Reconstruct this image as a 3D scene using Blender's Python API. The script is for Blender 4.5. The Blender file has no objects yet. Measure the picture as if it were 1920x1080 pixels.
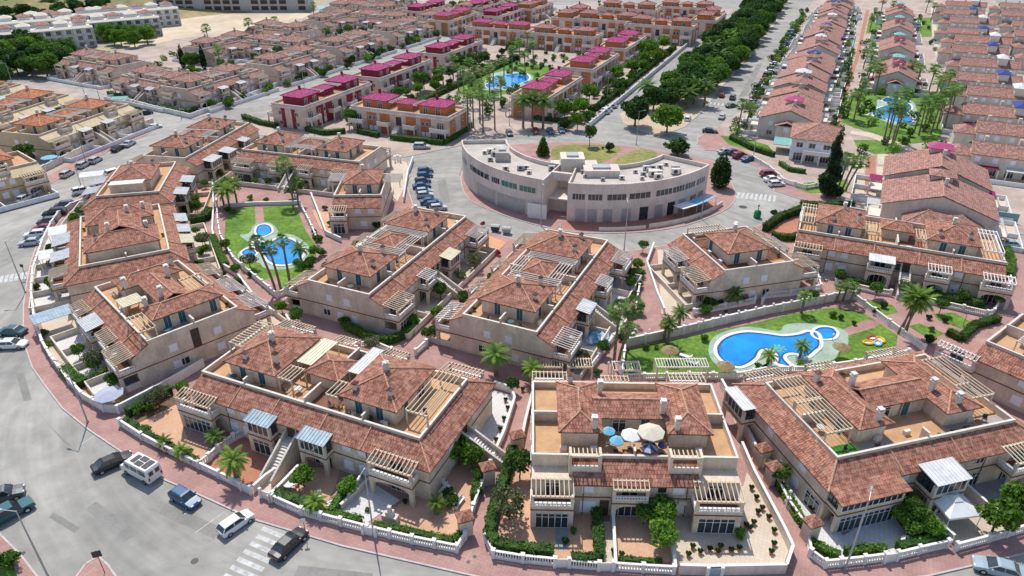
import bpy, math, random
from mathutils import Vector, noise
R = math.radians
random.seed(7)
rnd = random.uniform
scene = bpy.context.scene
COL = scene.collection
# ---------------------------------------------------------------- camera
CAM_H = 60.0; FPX = 1300.0; TILT = R(29.4)
cam = bpy.data.objects.new('camera', bpy.data.cameras.new('camera')); COL.objects.link(cam)
cam.location = (0, 0, CAM_H); cam.rotation_euler = (R(90) - TILT, 0, 0)
cam.data.sensor_width = 36.0; cam.data.lens = FPX / 1920 * 36.0
cam.data.clip_start = 0.5; cam.data.clip_end = 6000
scene.camera = cam
# ---------------------------------------------------------------- sky, sun, exposure
SUN_EL = R(59); SUN_DIR = Vector((-0.30, 0.954, 0)).normalized()      # horizontal direction towards the sun
w = bpy.data.worlds.new('World'); scene.world = w; w.use_nodes = True
nt = w.node_tree; sky = nt.nodes.new('ShaderNodeTexSky'); sky.sky_type = 'NISHITA'; sky.sun_disc = False
sky.sun_elevation = SUN_EL; sky.sun_rotation = math.atan2(SUN_DIR.x, SUN_DIR.y)
sky.air_density = 1.0; sky.dust_density = 1.0
bg = nt.nodes['Background']; nt.links.new(sky.outputs[0], bg.inputs[0]); bg.inputs[1].default_value = 0.15
ld = bpy.data.lights.new('sun', 'SUN'); ld.energy = 3.7; ld.angle = R(0.5); ld.color = (1, 0.95, 0.87)
sun = bpy.data.objects.new('sun', ld); COL.objects.link(sun)
sdir = Vector((SUN_DIR.x * math.cos(SUN_EL), SUN_DIR.y * math.cos(SUN_EL), math.sin(SUN_EL)))
sun.rotation_euler = sdir.to_track_quat('Z', 'Y').to_euler(); sun.location = (0, 100, 150)
scene.view_settings.view_transform = 'Standard'; scene.view_settings.look = 'None'
scene.view_settings.exposure = 0.13; scene.view_settings.gamma = 1.0
scene.render.engine = 'CYCLES'
scene.cycles.max_bounces = 5; scene.cycles.diffuse_bounces = 4; scene.cycles.transparent_max_bounces = 6

# ---------------------------------------------------------------- helpers
def at(px, py, z=0.0):
    """where the ray through a photograph pixel meets height z (used to survey the plan)"""
    u = (px - 960) / FPX; v = (540 - py) / FPX
    dy = math.cos(TILT) + v * math.sin(TILT); dz = -math.sin(TILT) + v * math.cos(TILT)
    t = (z - CAM_H) / dz
    return (u * t, dy * t)
TA = R(66)
def town(a, b):
    """plan grid of the town: a runs along the avenue, b across it"""
    return (a * math.cos(TA) + b * math.sin(TA), a * math.sin(TA) - b * math.cos(TA))

class MB:
    def __init__(s): s.v = []; s.f = []; s.u = []; s.m = []
    def face(s, pts, uv=None, m=0):
        n = len(s.v); s.v += [tuple(p) for p in pts]; s.f.append(tuple(range(n, n + len(pts))))
        s.u.append(uv or [(0, 0)] * len(pts)); s.m.append(m)
    def box(s, x0, y0, z0, x1, y1, z1, m=0):
        if x0 > x1: x0, x1 = x1, x0
        if y0 > y1: y0, y1 = y1, y0
        s.hexa([(x0, y0, z0), (x1, y0, z0), (x1, y1, z0), (x0, y1, z0)], [(x0, y0, z1), (x1, y0, z1), (x1, y1, z1), (x0, y1, z1)], m)
    def hexa(s, b, t, m=0):
        n = len(s.v); k = len(b); s.v += [tuple(p) for p in b] + [tuple(p) for p in t]
        s.f.append(tuple(n + i for i in reversed(range(k)))); s.u.append([(0, 0)] * k); s.m.append(m)
        s.f.append(tuple(n + k + i for i in range(k))); s.u.append([(0, 0)] * k); s.m.append(m)
        for i in range(k):
            j = (i + 1) % k
            s.f.append((n + i, n + j, n + k + j, n + k + i)); s.u.append([(0, 0)] * 4); s.m.append(m)
    def prism(s, poly, z0, z1, m=0):
        s.hexa([(x, y, z0) for x, y in poly], [(x, y, z1) for x, y in poly], m)
    def rod(s, p, q, r=0.08, r2=None, n=6, m=0):
        p = Vector(p); q = Vector(q); d = (q - p)
        if d.length < 1e-6: return
        d.normalize(); a = d.orthogonal().normalized(); b = d.cross(a); r2 = r if r2 is None else r2
        k = len(s.v)
        for c, rr in ((p, r), (q, r2)):
            for i in range(n):
                t = 2 * math.pi * i / n; s.v.append(tuple(c + (a * math.cos(t) + b * math.sin(t)) * rr))
        for i in range(n):
            j = (i + 1) % n; s.f.append((k + i, k + j, k + n + j, k + n + i)); s.u.append([(0, 0)] * 4); s.m.append(m)
        s.f.append(tuple(k + i for i in reversed(range(n)))); s.u.append([(0, 0)] * n); s.m.append(m)
        s.f.append(tuple(k + n + i for i in range(n))); s.u.append([(0, 0)] * n); s.m.append(m)
    def ball(s, c, rx, ry, rz, n=8, m=0):
        k = len(s.v); rows = n // 2
        for i in range(rows + 1):
            a = math.pi * i / rows
            for j in range(n):
                b = 2 * math.pi * j / n
                s.v.append((c[0] + rx * math.sin(a) * math.cos(b), c[1] + ry * math.sin(a) * math.sin(b), c[2] + rz * math.cos(a)))
        for i in range(rows):
            for j in range(n):
                j2 = (j + 1) % n
                s.f.append((k + i * n + j, k + (i + 1) * n + j, k + (i + 1) * n + j2, k + i * n + j2)); s.u.append([(0, 0)] * 4); s.m.append(m)
    def mesh(s, name, mats):
        me = bpy.data.meshes.new(name); me.from_pydata(s.v, [], s.f)
        if not isinstance(mats, (list, tuple)): mats = [mats]
        for mt in mats: me.materials.append(mt)
        if any(s.m): me.polygons.foreach_set('material_index', s.m)
        uvl = me.uv_layers.new(name='uv'); flat = []
        for uv in s.u:
            for a, b in uv: flat += [a, b]
        uvl.data.foreach_set('uv', flat); me.update(); return me
    def build(s, name, mats, parent=None, smooth=False):
        me = s.mesh(name, mats)
        if smooth: me.polygons.foreach_set('use_smooth', [True] * len(me.polygons))
        return link(name, me, parent)

def link(name, me, parent=None, loc=None, rz=0.0):
    o = bpy.data.objects.new(name, me); COL.objects.link(o)
    if parent is not None: o.parent = parent
    if loc is not None: o.location = loc
    if rz: o.rotation_euler = (0, 0, rz)
    return o
def thing(name, label, cat, loc=(0, 0, 0), rz=0.0, group=None):
    o = bpy.data.objects.new(name, None); COL.objects.link(o); o.location = loc; o.rotation_euler = (0, 0, rz)
    return tag(o, label, cat, group)
def tag(o, label, cat, group=None):
    o['label'] = label; o['category'] = cat
    if group: o['group'] = group
    return o
def struct(o): o['kind'] = 'structure'; return o
def dup(root, loc, rz=0.0, label=None, group=None, scale=None, swap=None):
    r = root.copy(); COL.objects.link(r); r.location = loc; r.rotation_euler = (0, 0, rz)
    if scale is not None: r.scale = scale if isinstance(scale, tuple) else (scale,) * 3
    if label: r['label'] = label
    if group: r['group'] = group
    def kids(src, dst):
        for ch in list(src.children):
            c = ch.copy(); COL.objects.link(c); c.parent = dst
            if swap and ch.name.split('.')[0] in swap:
                c.material_slots[0].link = 'OBJECT'; c.material_slots[0].material = swap[ch.name.split('.')[0]]
            kids(ch, c)
    kids(root, r); return r
_o = 'first second third fourth fifth sixth seventh eighth ninth tenth eleventh twelfth thirteenth fourteenth fifteenth sixteenth seventeenth eighteenth nineteenth'.split()
_t = ['', '', 'twenty', 'thirty', 'forty', 'fifty', 'sixty', 'seventy', 'eighty', 'ninety']; _tt = ['', '', 'twentieth', 'thirtieth', 'fortieth', 'fiftieth', 'sixtieth', 'seventieth', 'eightieth', 'ninetieth']
ORD = _o + [(_tt[n // 10] if n % 10 == 0 else _t[n // 10] + '-' + _o[n % 10 - 1]) for n in range(20, 100)]

# ---------------------------------------------------------------- materials
M = {}
def mat(name, col, rough=0.8, var=0.12, scale=1.5, col2=None, metallic=0.0, bump=0.0, coords='Object', spec=0.3, fine=0.0, alpha=None, two=None, coat=0):
    m = bpy.data.materials.new(name); m.use_nodes = True; n = m.node_tree.nodes; l = m.node_tree.links
    b = n['Principled BSDF']; b.inputs['Roughness'].default_value = rough; b.inputs['Metallic'].default_value = metallic
    b.inputs['Specular IOR Level'].default_value = spec
    if coat: b.inputs['Coat Weight'].default_value = coat
    tc = n.new('ShaderNodeTexCoord')
    nz = n.new('ShaderNodeTexNoise'); nz.inputs['Scale'].default_value = scale; nz.inputs['Detail'].default_value = 5; nz.inputs['Roughness'].default_value = 0.6
    l.new(tc.outputs[coords], nz.inputs['Vector'])
    cr = n.new('ShaderNodeValToRGB')
    c2 = col2 or tuple(c * (1 - var * 2) for c in col)
    cr.color_ramp.elements[0].position = 0.32; cr.color_ramp.elements[0].color = (*c2, 1)
    cr.color_ramp.elements[1].position = 0.66; cr.color_ramp.elements[1].color = (*(min(1, c * (1 + var * .6)) for c in col), 1)
    l.new(nz.outputs['Fac'], cr.inputs['Fac']); out = cr.outputs[0]
    if fine:
        n2 = n.new('ShaderNodeTexNoise'); n2.inputs['Scale'].default_value = scale * 9; n2.inputs['Detail'].default_value = 3
        l.new(tc.outputs[coords], n2.inputs['Vector'])
        mx = n.new('ShaderNodeMix'); mx.data_type = 'RGBA'; mx.blend_type = 'MULTIPLY'; mx.inputs['Factor'].default_value = 1
        mr = n.new('ShaderNodeMapRange'); mr.inputs['From Min'].default_value = .3; mr.inputs['From Max'].default_value = .7
        mr.inputs['To Min'].default_value = 1 - fine; mr.inputs['To Max'].default_value = 1 + fine
        l.new(n2.outputs['Fac'], mr.inputs['Value']); l.new(out, mx.inputs['A']); l.new(mr.outputs[0], mx.inputs['B']); out = mx.outputs['Result']
    l.new(out, b.inputs['Base Color'])
    if bump:
        bp = n.new('ShaderNodeBump'); bp.inputs['Strength'].default_value = bump; bp.inputs['Distance'].default_value = 0.05
        l.new(nz.outputs['Fac'], bp.inputs['Height']); l.new(bp.outputs[0], b.inputs['Normal'])
    M[name] = m; return m
def tile_mat(name, c1, c2, c3, bw=0.32, bh=0.46, mort=0.28, offs=0.5):
    """roof tiles: individually tinted courses laid in UV space (metres), with pantile relief"""
    m = bpy.data.materials.new(name); m.use_nodes = True; n = m.node_tree.nodes; l = m.node_tree.links
    b = n['Principled BSDF']; b.inputs['Roughness'].default_value = 0.85; b.inputs['Specular IOR Level'].default_value = 0.2
    tc = n.new('ShaderNodeTexCoord'); br = n.new('ShaderNodeTexBrick')
    br.offset = offs; br.inputs['Scale'].default_value = 1; br.inputs['Brick Width'].default_value = bw; br.inputs['Row Height'].default_value = bh
    br.inputs['Mortar Size'].default_value = 0.032; br.inputs['Mortar Smooth'].default_value = 0.4; br.inputs['Bias'].default_value = -0.1
    br.inputs['Color1'].default_value = (*c1, 1); br.inputs['Color2'].default_value = (*c2, 1); br.inputs['Mortar'].default_value = (*(c * mort for c in c2), 1)
    l.new(tc.outputs['UV'], br.inputs['Vector'])
    nz = n.new('ShaderNodeTexNoise'); nz.inputs['Scale'].default_value = 1.1; nz.inputs['Detail'].default_value = 6; nz.inputs['Roughness'].default_value = .7
    l.new(tc.outputs['Object'], nz.inputs['Vector'])
    mx = n.new('ShaderNodeMix'); mx.data_type = 'RGBA'; mx.inputs['B'].default_value = (*c3, 1)
    mr = n.new('ShaderNodeMapRange'); mr.inputs['From Min'].default_value = .40; mr.inputs['From Max'].default_value = .70; mr.inputs['To Max'].default_value = .65
    l.new(nz.outputs['Fac'], mr.inputs['Value']); l.new(mr.outputs[0], mx.inputs['Factor']); l.new(br.outputs['Color'], mx.inputs['A'])
    vr = n.new('ShaderNodeTexVoronoi'); vr.inputs['Scale'].default_value = 2.6; l.new(tc.outputs['UV'], vr.inputs['Vector'])
    sp = n.new('ShaderNodeSeparateColor'); l.new(vr.outputs['Color'], sp.inputs[0])
    m3 = n.new('ShaderNodeMapRange'); m3.inputs['To Min'].default_value = .68; m3.inputs['To Max'].default_value = 1.3; l.new(sp.outputs[0], m3.inputs['Value'])
    mm = n.new('ShaderNodeMix'); mm.data_type = 'RGBA'; mm.blend_type = 'MULTIPLY'; mm.inputs['Factor'].default_value = 1
    l.new(mx.outputs['Result'], mm.inputs['A']); l.new(m3.outputs[0], mm.inputs['B']); l.new(mm.outputs['Result'], b.inputs['Base Color'])
    bp = n.new('ShaderNodeBump'); bp.inputs['Strength'].default_value = 0.6; bp.inputs['Distance'].default_value = 0.06
    wv = n.new('ShaderNodeTexWave'); wv.wave_type = 'BANDS'; wv.bands_direction = 'X'; wv.inputs['Scale'].default_value = 0.314 / (2 * bw) * 2.0 if bw else 1
    l.new(tc.outputs['UV'], wv.inputs['Vector']); l.new(wv.outputs['Fac'], bp.inputs['Height']); l.new(bp.outputs[0], b.inputs['Normal'])
    M[name] = m; return m
def paver_mat(name, c1, c2, mortar, bw, bh, var=0.25, scale=.25):
    m = bpy.data.materials.new(name); m.use_nodes = True; n = m.node_tree.nodes; l = m.node_tree.links
    b = n['Principled BSDF']; b.inputs['Roughness'].default_value = 0.85; b.inputs['Specular IOR Level'].default_value = 0.25
    tc = n.new('ShaderNodeTexCoord'); br = n.new('ShaderNodeTexBrick'); br.offset = 0
    br.inputs['Scale'].default_value = 1; br.inputs['Brick Width'].default_value = bw; br.inputs['Row Height'].default_value = bh; br.inputs['Mortar Size'].default_value = .02
    br.inputs['Color1'].default_value = (*c1, 1); br.inputs['Color2'].default_value = (*c2, 1); br.inputs['Mortar'].default_value = (*mortar, 1)
    mp = n.new('ShaderNodeMapping'); mp.inputs['Rotation'].default_value = (0, 0, R(24)); l.new(tc.outputs['Object'], mp.inputs[0]); l.new(mp.outputs[0], br.inputs['Vector'])
    nz = n.new('ShaderNodeTexNoise'); nz.inputs['Scale'].default_value = scale; nz.inputs['Detail'].default_value = 7; nz.inputs['Roughness'].default_value = .65
    l.new(tc.outputs['Object'], nz.inputs['Vector'])
    mr = n.new('ShaderNodeMapRange'); mr.inputs['From Min'].default_value = .3; mr.inputs['From Max'].default_value = .7
    mr.inputs['To Min'].default_value = 1 - var; mr.inputs['To Max'].default_value = 1 + var * .6; l.new(nz.outputs['Fac'], mr.inputs['Value'])
    mm = n.new('ShaderNodeMix'); mm.data_type = 'RGBA'; mm.blend_type = 'MULTIPLY'; mm.inputs['Factor'].default_value = 1
    l.new(br.outputs['Color'], mm.inputs['A']); l.new(mr.outputs[0], mm.inputs['B']); l.new(mm.outputs['Result'], b.inputs['Base Color'])
    M[name] = m; return m
def leaf_mat(name, c1, c2, scale=.9):
    m = mat(name, c1, 0.7, 0, scale, col2=c2, fine=.35, spec=.25)
    n = m.node_tree.nodes; l = m.node_tree.links; b = n['Principled BSDF']
    oi = n.new('ShaderNodeObjectInfo'); hs = n.new('ShaderNodeHueSaturation')
    mr = n.new('ShaderNodeMapRange'); mr.inputs['To Min'].default_value = .75; mr.inputs['To Max'].default_value = 1.3
    l.new(oi.outputs['Random'], mr.inputs['Value']); l.new(mr.outputs[0], hs.inputs['Value'])
    src = b.inputs['Base Color'].links[0].from_socket; l.new(src, hs.inputs['Color']); l.new(hs.outputs[0], b.inputs['Base Color'])
    tr = n.new('ShaderNodeBsdfTranslucent'); l.new(hs.outputs[0], tr.inputs['Color'])
    ms = n.new('ShaderNodeMixShader'); ms.inputs[0].default_value = .3; l.new(b.outputs[0], ms.inputs[1]); l.new(tr.outputs[0], ms.inputs[2])
    l.new(ms.outputs[0], n['Material Output'].inputs['Surface']); return m

tile_mat('tile_red', (.42, .18, .12), (.25, .095, .066), (.50, .29, .21))
tile_mat('tile_mid', (.44, .225, .18), (.32, .145, .115), (.50, .31, .26))
tile_mat('tile_orange', (.54, .20, .10), (.42, .14, .07), (.58, .28, .16))
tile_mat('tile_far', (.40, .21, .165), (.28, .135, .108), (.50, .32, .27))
tile_mat('tile_magenta', (.46, .065, .20), (.36, .045, .15), (.50, .13, .26))
mat('ridge', (.62, .34, .22), .8, .25, 3, fine=.2)
mat('ridge_pink', (.55, .08, .2), .8, .1)
mat('wall_beige', (.74, .61, .475), .9, .13, .45, fine=.09)
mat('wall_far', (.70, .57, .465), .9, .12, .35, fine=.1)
mat('wall_pale', (.72, .64, .54), .9, .08, .4)
mat('wall_cream', (.66, .53, .34), .9, .08, .4)
mat('wall_white', (.80, .81, .83), .8, .06, .6)
mat('wall_terracotta', (.52, .20, .085), .9, .1, .4)
mat('wall_wine', (.26, .04, .06), .9, .1, .4)
mat('wall_pinkish', (.72, .615, .54), .9, .09, .25, fine=.07)
mat('white', (.80, .78, .74), .6, .06, 2)
mat('white_trim', (.72, .66, .59), .6, .08, 1)
mat('cream_slat', (.66, .54, .39), .7, .08, 2)
mat('band', (.20, .085, .05), .8, .1)
mat('deck_orange', (.58, .35, .19), .85, .12, .6, fine=.08)
mat('deck_grey', (.36, .33, .30), .85, .12, .6, fine=.08)
mat('deck_dark', (.25, .11, .07), .85, .12, .6, fine=.08)
mat('turf_green', (.05, .22, .03), .9, .2, 1)
mat('teal', (.03, .12, .15), .5, .1)
mat('glass_dark', (.035, .05, .06), .08, .3, 1.2, spec=.8)
mat('glass_green', (.02, .20, .16), .1, .2, 1.2, spec=.8)
mat('shutter', (.84, .84, .90), .6, .05, 3)
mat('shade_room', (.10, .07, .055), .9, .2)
mat('roof_sheet', (.70, .71, .70), .4, .1, 1)
mat('roof_blue', (.36, .47, .53), .35, .15, 1)
mat('roof_cream', (.76, .70, .50), .5, .08, 1)
mat('roof_teal', (.20, .45, .42), .5, .1, 1)
mat('flat_roof', (.52, .47, .42), .9, .12, .2, fine=.08)
mat('awning_blue', (.02, .05, .25), .7, .1)
mat('awning_pink', (.45, .06, .18), .7, .1)
mat('awning_wine', (.25, .01, .05), .7, .1)
mat('cloth_white', (.78, .78, .76), .8, .05)
mat('cloth_blue', (.20, .50, .66), .8, .05)
mat('cloth_navy', (.07, .07, .14), .8, .05)
mat('cloth_grey', (.42, .45, .55), .8, .08)
mat('cloth_tan', (.62, .56, .46), .8, .05)
mat('metal_grey', (.42, .43, .44), .45, .08, metallic=.4)
mat('metal_dark', (.06, .06, .065), .5, .1)
mat('rubber', (.015, .015, .016), .7, .1)
mat('rim', (.5, .5, .52), .3, .05, metallic=.8)
mat('red_plain', (.55, .02, .02), .5, .05)
mat('yellow_plain', (.75, .45, .02), .5, .05)
mat('green_bin', (.01, .25, .07), .4, .05)
mat('wood', (.30, .16, .08), .7, .15)
mat('soil', (.20, .12, .07), .95, .25, 1.5)
mat('bark', (.20, .15, .11), .95, .25, 3)
mat('palm_bark', (.26, .20, .15), .95, .25, 4)
mat('palm_skirt', (.34, .25, .13), .95, .25, 4)
leaf_mat('leaf_mid', (.12, .24, .032), (.04, .10, .015))
leaf_mat('leaf_dark', (.065, .15, .028), (.02, .06, .012))
leaf_mat('leaf_bright', (.20, .36, .04), (.08, .18, .02))
leaf_mat('leaf_olive', (.20, .22, .10), (.10, .12, .055))
leaf_mat('leaf_palm', (.20, .33, .07), (.09, .17, .035))
leaf_mat('leaf_palm_bright', (.22, .34, .05), (.09, .18, .03))
leaf_mat('leaf_conifer', (.045, .095, .028), (.018, .042, .014))
leaf_mat('flower_pink', (.5, .04, .16), (.25, .02, .09), 2)
for nme, c in dict(car_white=(.78, .78, .78), car_silver=(.48, .50, .52), car_black=(.012, .014, .017), car_blue=(.008, .09, .22), car_teal=(.015, .11, .13),
                   car_red=(.26, .012, .02), car_grey=(.10, .11, .12), car_pale=(.30, .40, .44), car_green=(.02, .06, .05)).items():
    mat(nme, c, .38, .02, spec=.5, coat=.25)
for k_ in ('wall_beige', 'wall_far', 'wall_pale', 'wall_pinkish', 'wall_white', 'wall_cream'):      # rain streaks running down the render
    n = M[k_].node_tree.nodes; l = M[k_].node_tree.links; b = n['Principled BSDF']; src = b.inputs['Base Color'].links[0].from_socket
    tc = n.new('ShaderNodeTexCoord'); mp = n.new('ShaderNodeMapping'); mp.inputs['Scale'].default_value = (1.7, 1.7, .22); l.new(tc.outputs['Object'], mp.inputs[0])
    nz = n.new('ShaderNodeTexNoise'); nz.inputs['Scale'].default_value = 1.3; nz.inputs['Detail'].default_value = 5; nz.inputs['Roughness'].default_value = .7; l.new(mp.outputs[0], nz.inputs['Vector'])
    mr = n.new('ShaderNodeMapRange'); mr.inputs['From Min'].default_value = .35; mr.inputs['From Max'].default_value = .6; mr.inputs['To Min'].default_value = .89; mr.inputs['To Max'].default_value = 1.03; l.new(nz.outputs['Fac'], mr.inputs['Value'])
    mm = n.new('ShaderNodeMix'); mm.data_type = 'RGBA'; mm.blend_type = 'MULTIPLY'; mm.inputs['Factor'].default_value = 1
    l.new(src, mm.inputs['A']); l.new(mr.outputs[0], mm.inputs['B']); l.new(mm.outputs['Result'], b.inputs['Base Color'])
# ground materials
def asphalt():
    m = mat('asphalt', (.375, .36, .325), .9, .06, .05, col2=(.305, .295, .27), fine=.12, bump=.0)
    n = m.node_tree.nodes; l = m.node_tree.links; b = n['Principled BSDF']; src = b.inputs['Base Color'].links[0].from_socket
    tc = n.new('ShaderNodeTexCoord'); cur = src
    # tyre-darkened lanes and pale scuffs follow the bends of the ring road
    sx = n.new('ShaderNodeSeparateXYZ'); mp = n.new('ShaderNodeMapping'); mp.inputs['Location'].default_value = (8, -98, 0); l.new(tc.outputs['Object'], mp.inputs[0]); l.new(mp.outputs[0], sx.inputs[0])
    def mth(op, a, b=None):
        q = n.new('ShaderNodeMath'); q.operation = op
        for k, v in ((0, a), (1, b)):
            if v is None: continue
            if isinstance(v, (int, float)): q.inputs[k].default_value = v
            else: l.new(v, q.inputs[k])
        return q.outputs[0]
    ln = n.new('ShaderNodeVectorMath'); ln.operation = 'LENGTH'; l.new(mp.outputs[0], ln.inputs[0])
    for (fr, fa, lo, hi, off) in ((.22, 3.0, .86, 1.12, 0), (1.1, 5.0, .90, 1.08, 7), (.07, 1.6, .88, 1.10, 13)):
        cx = n.new('ShaderNodeCombineXYZ'); l.new(mth('MULTIPLY', ln.outputs['Value'], fr), cx.inputs[0]); l.new(mth('MULTIPLY', mth('ARCTAN2', sx.outputs[1], sx.outputs[0]), fa), cx.inputs[1]); cx.inputs[2].default_value = off
        nn_ = n.new('ShaderNodeTexNoise'); nn_.inputs['Scale'].default_value = 1; nn_.inputs['Detail'].default_value = 4; l.new(cx.outputs[0], nn_.inputs['Vector'])
        mr = n.new('ShaderNodeMapRange'); mr.inputs['From Min'].default_value = .32; mr.inputs['From Max'].default_value = .68; mr.inputs['To Min'].default_value = lo; mr.inputs['To Max'].default_value = hi; l.new(nn_.outputs['Fac'], mr.inputs['Value'])
        mm = n.new('ShaderNodeMix'); mm.data_type = 'RGBA'; mm.blend_type = 'MULTIPLY'; mm.inputs['Factor'].default_value = 1
        l.new(cur, mm.inputs['A']); l.new(mr.outputs[0], mm.inputs['B']); cur = mm.outputs['Result']
    vr = n.new('ShaderNodeTexVoronoi'); vr.feature = 'DISTANCE_TO_EDGE'; vr.inputs['Scale'].default_value = .07
    nz = n.new('ShaderNodeTexNoise'); nz.inputs['Scale'].default_value = .6; nz.inputs['Detail'].default_value = 5
    l.new(tc.outputs['Object'], nz.inputs['Vector'])
    va = n.new('ShaderNodeVectorMath'); va.operation = 'MULTIPLY_ADD'; va.inputs[1].default_value = (3, 3, 3); l.new(nz.outputs['Color'], va.inputs[0]); l.new(tc.outputs['Object'], va.inputs[2]); l.new(va.outputs[0], vr.inputs['Vector'])
    mr = n.new('ShaderNodeMapRange'); mr.inputs['From Max'].default_value = .004; mr.inputs['To Min'].default_value = .86; mr.inputs['To Max'].default_value = 1; l.new(vr.outputs['Distance'], mr.inputs['Value'])
    mm = n.new('ShaderNodeMix'); mm.data_type = 'RGBA'; mm.blend_type = 'MULTIPLY'; mm.inputs['Factor'].default_value = 1
    l.new(cur, mm.inputs['A']); l.new(mr.outputs[0], mm.inputs['B']); l.new(mm.outputs['Result'], b.inputs['Base Color'])
asphalt()
mat('terrain', (.46, .38, .27), .95, .15, .012, col2=(.20, .22, .11), fine=.15)
mat('sand', (.62, .50, .36), .95, .12, .03, fine=.1)
mat('hill_dry', (.34, .27, .13), .95, .2, .03, col2=(.16, .17, .07), fine=.2)
mat('asphalt_patch', (.27, .26, .24), .9, .1, .4, fine=.1)
mat('skin', (.50, .30, .20), .6, .05)
mat('kerb', (.55, .50, .47), .9, .1)
mat('paint', (.60, .60, .58), .8, .15, 1.6, col2=(.36, .36, .35))
paver_mat('paving_pink', (.46, .275, .24), (.41, .235, .205), (.34, .20, .18), .4, .4, .25)
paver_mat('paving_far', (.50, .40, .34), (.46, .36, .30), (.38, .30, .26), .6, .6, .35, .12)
paver_mat('paving_terracotta', (.66, .40, .26), (.60, .35, .22), (.50, .33, .24), .33, .33, .14)
paver_mat('paving_red', (.50, .22, .14), (.45, .18, .115), (.36, .18, .13), .33, .33, .16)
paver_mat('paving_white', (.70, .68, .66), (.64, .62, .60), (.5, .5, .5), .5, .5, .10)
paver_mat('paving_beige', (.64, .54, .42), (.59, .49, .38), (.48, .42, .35), .45, .45, .14)
paver_mat('paving_grey', (.34, .35, .36), (.29, .30, .31), (.25, .25, .25), .45, .45, .14)
paver_mat('paving_orange', (.66, .34, .17), (.60, .30, .14), (.5, .3, .2), .33, .33, .14)
mat('lawn', (.145, .255, .035), .95, .2, .16, col2=(.075, .155, .02), fine=.32)
mat('lawn_dry', (.27, .27, .085), .95, .2, .09, col2=(.17, .17, .05), fine=.25)
mat('pool_deck', (.36, .45, .35), .85, .1, .5, col2=(.26, .36, .29), fine=.1)
mat('pool_wall_shade', (.003, .09, .36), .08, .1, .6, spec=.6)
mat('mosaic', (.10, .50, .50), .1, .3, 3, spec=.6)
def water():
    m = mat('water', (.008, .31, .72), .06, .12, .22, col2=(.004, .20, .60), spec=.6)
    n = m.node_tree.nodes; l = m.node_tree.links; b = n['Principled BSDF']
    tc = n.new('ShaderNodeTexCoord'); nz = n.new('ShaderNodeTexNoise'); nz.inputs['Scale'].default_value = 1.6; nz.inputs['Detail'].default_value = 3
    bp = n.new('ShaderNodeBump'); bp.inputs['Strength'].default_value = .25; bp.inputs['Distance'].default_value = .08
    l.new(tc.outputs['Object'], nz.inputs['Vector']); l.new(nz.outputs['Fac'], bp.inputs['Height']); l.new(bp.outputs[0], b.inputs['Normal'])
water()
# ---------------------------------------------------------------- building parts
def uvface(mb, pts, eave_a, eave_b, m=0):
    """face with UV in metres: u along the eave, v up the slope"""
    a = Vector(eave_a); e = (Vector(eave_b) - a).normalized()
    nrm = (Vector(pts[1]) - Vector(pts[0])).cross(Vector(pts[2]) - Vector(pts[1])).normalized(); up = nrm.cross(e)
    off = (a.x * 7.3 + a.y * 3.1) % 5
    mb.face(pts, [((Vector(p) - a).dot(e) + off, (Vector(p) - a).dot(up)) for p in pts], m)
def hip(mb, x0, y0, x1, y1, z, h=None, rb=None, th=.14, pitch=.40):
    """hipped roof over a rectangle (eave outline); rb collects the ridge tiles"""
    w_ = x1 - x0; d_ = y1 - y0; s = min(w_, d_) / 2
    h = h or pitch * s
    if w_ >= d_: A = (x0 + s, (y0 + y1) / 2, z + h); B = (x1 - s, (y0 + y1) / 2, z + h)
    else: A = ((x0 + x1) / 2, y0 + s, z + h); B = ((x0 + x1) / 2, y1 - s, z + h)
    c = [(x0, y0, z), (x1, y0, z), (x1, y1, z), (x0, y1, z)]
    if w_ >= d_: faces = [(c[0], c[1], B, A), (c[1], c[2], B), (c[2], c[3], A, B), (c[3], c[0], A)]; hips = [(c[0], A), (c[3], A), (c[1], B), (c[2], B)]
    else: faces = [(c[0], c[1], A), (c[1], c[2], B, A), (c[2], c[3], B), (c[3], c[0], A, B)]; hips = [(c[0], A), (c[1], A), (c[2], B), (c[3], B)]
    for f in faces:
        pts = [p for i, p in enumerate(f) if p != f[i - 1]]
        uvface(mb, pts, f[0], f[1])
    for i in range(4):
        p, q = c[i], c[(i + 1) % 4]; mb.face([(p[0], p[1], z - th), (q[0], q[1], z - th), q, p])
    mb.face([(p[0], p[1], z - th) for p in reversed(c)])
    if rb is not None:
        for p, q in hips + ([(A, B)] if A != B else []): rb.rod(Vector(p) + Vector((0, 0, .03)), Vector(q) + Vector((0, 0, .03)), .11, n=5)
def gable(mb, x0, y0, x1, y1, z, h, axis='x', rb=None, th=.14):
    if axis == 'x':
        A = (x0, (y0 + y1) / 2, z + h); B = (x1, (y0 + y1) / 2, z + h)
        f = [((x0, y0, z), (x1, y0, z), B, A), ((x1, y1, z), (x0, y1, z), A, B)]
    else:
        A = ((x0 + x1) / 2, y0, z + h); B = ((x0 + x1) / 2, y1, z + h)
        f = [((x1, y0, z), (x1, y1, z), B, A), ((x0, y1, z), (x0, y0, z), A, B)]
    for q in f:
        uvface(mb, q, q[0], q[1]); mb.face([(p[0], p[1], p[2] - th) for p in reversed(q)])
        for i in range(4):
            p, r = q[i], q[(i + 1) % 4]; mb.face([(p[0], p[1], p[2] - th), (r[0], r[1], r[2] - th), r, p])
    if rb is not None: rb.rod(A, B, .12, n=5)

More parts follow.
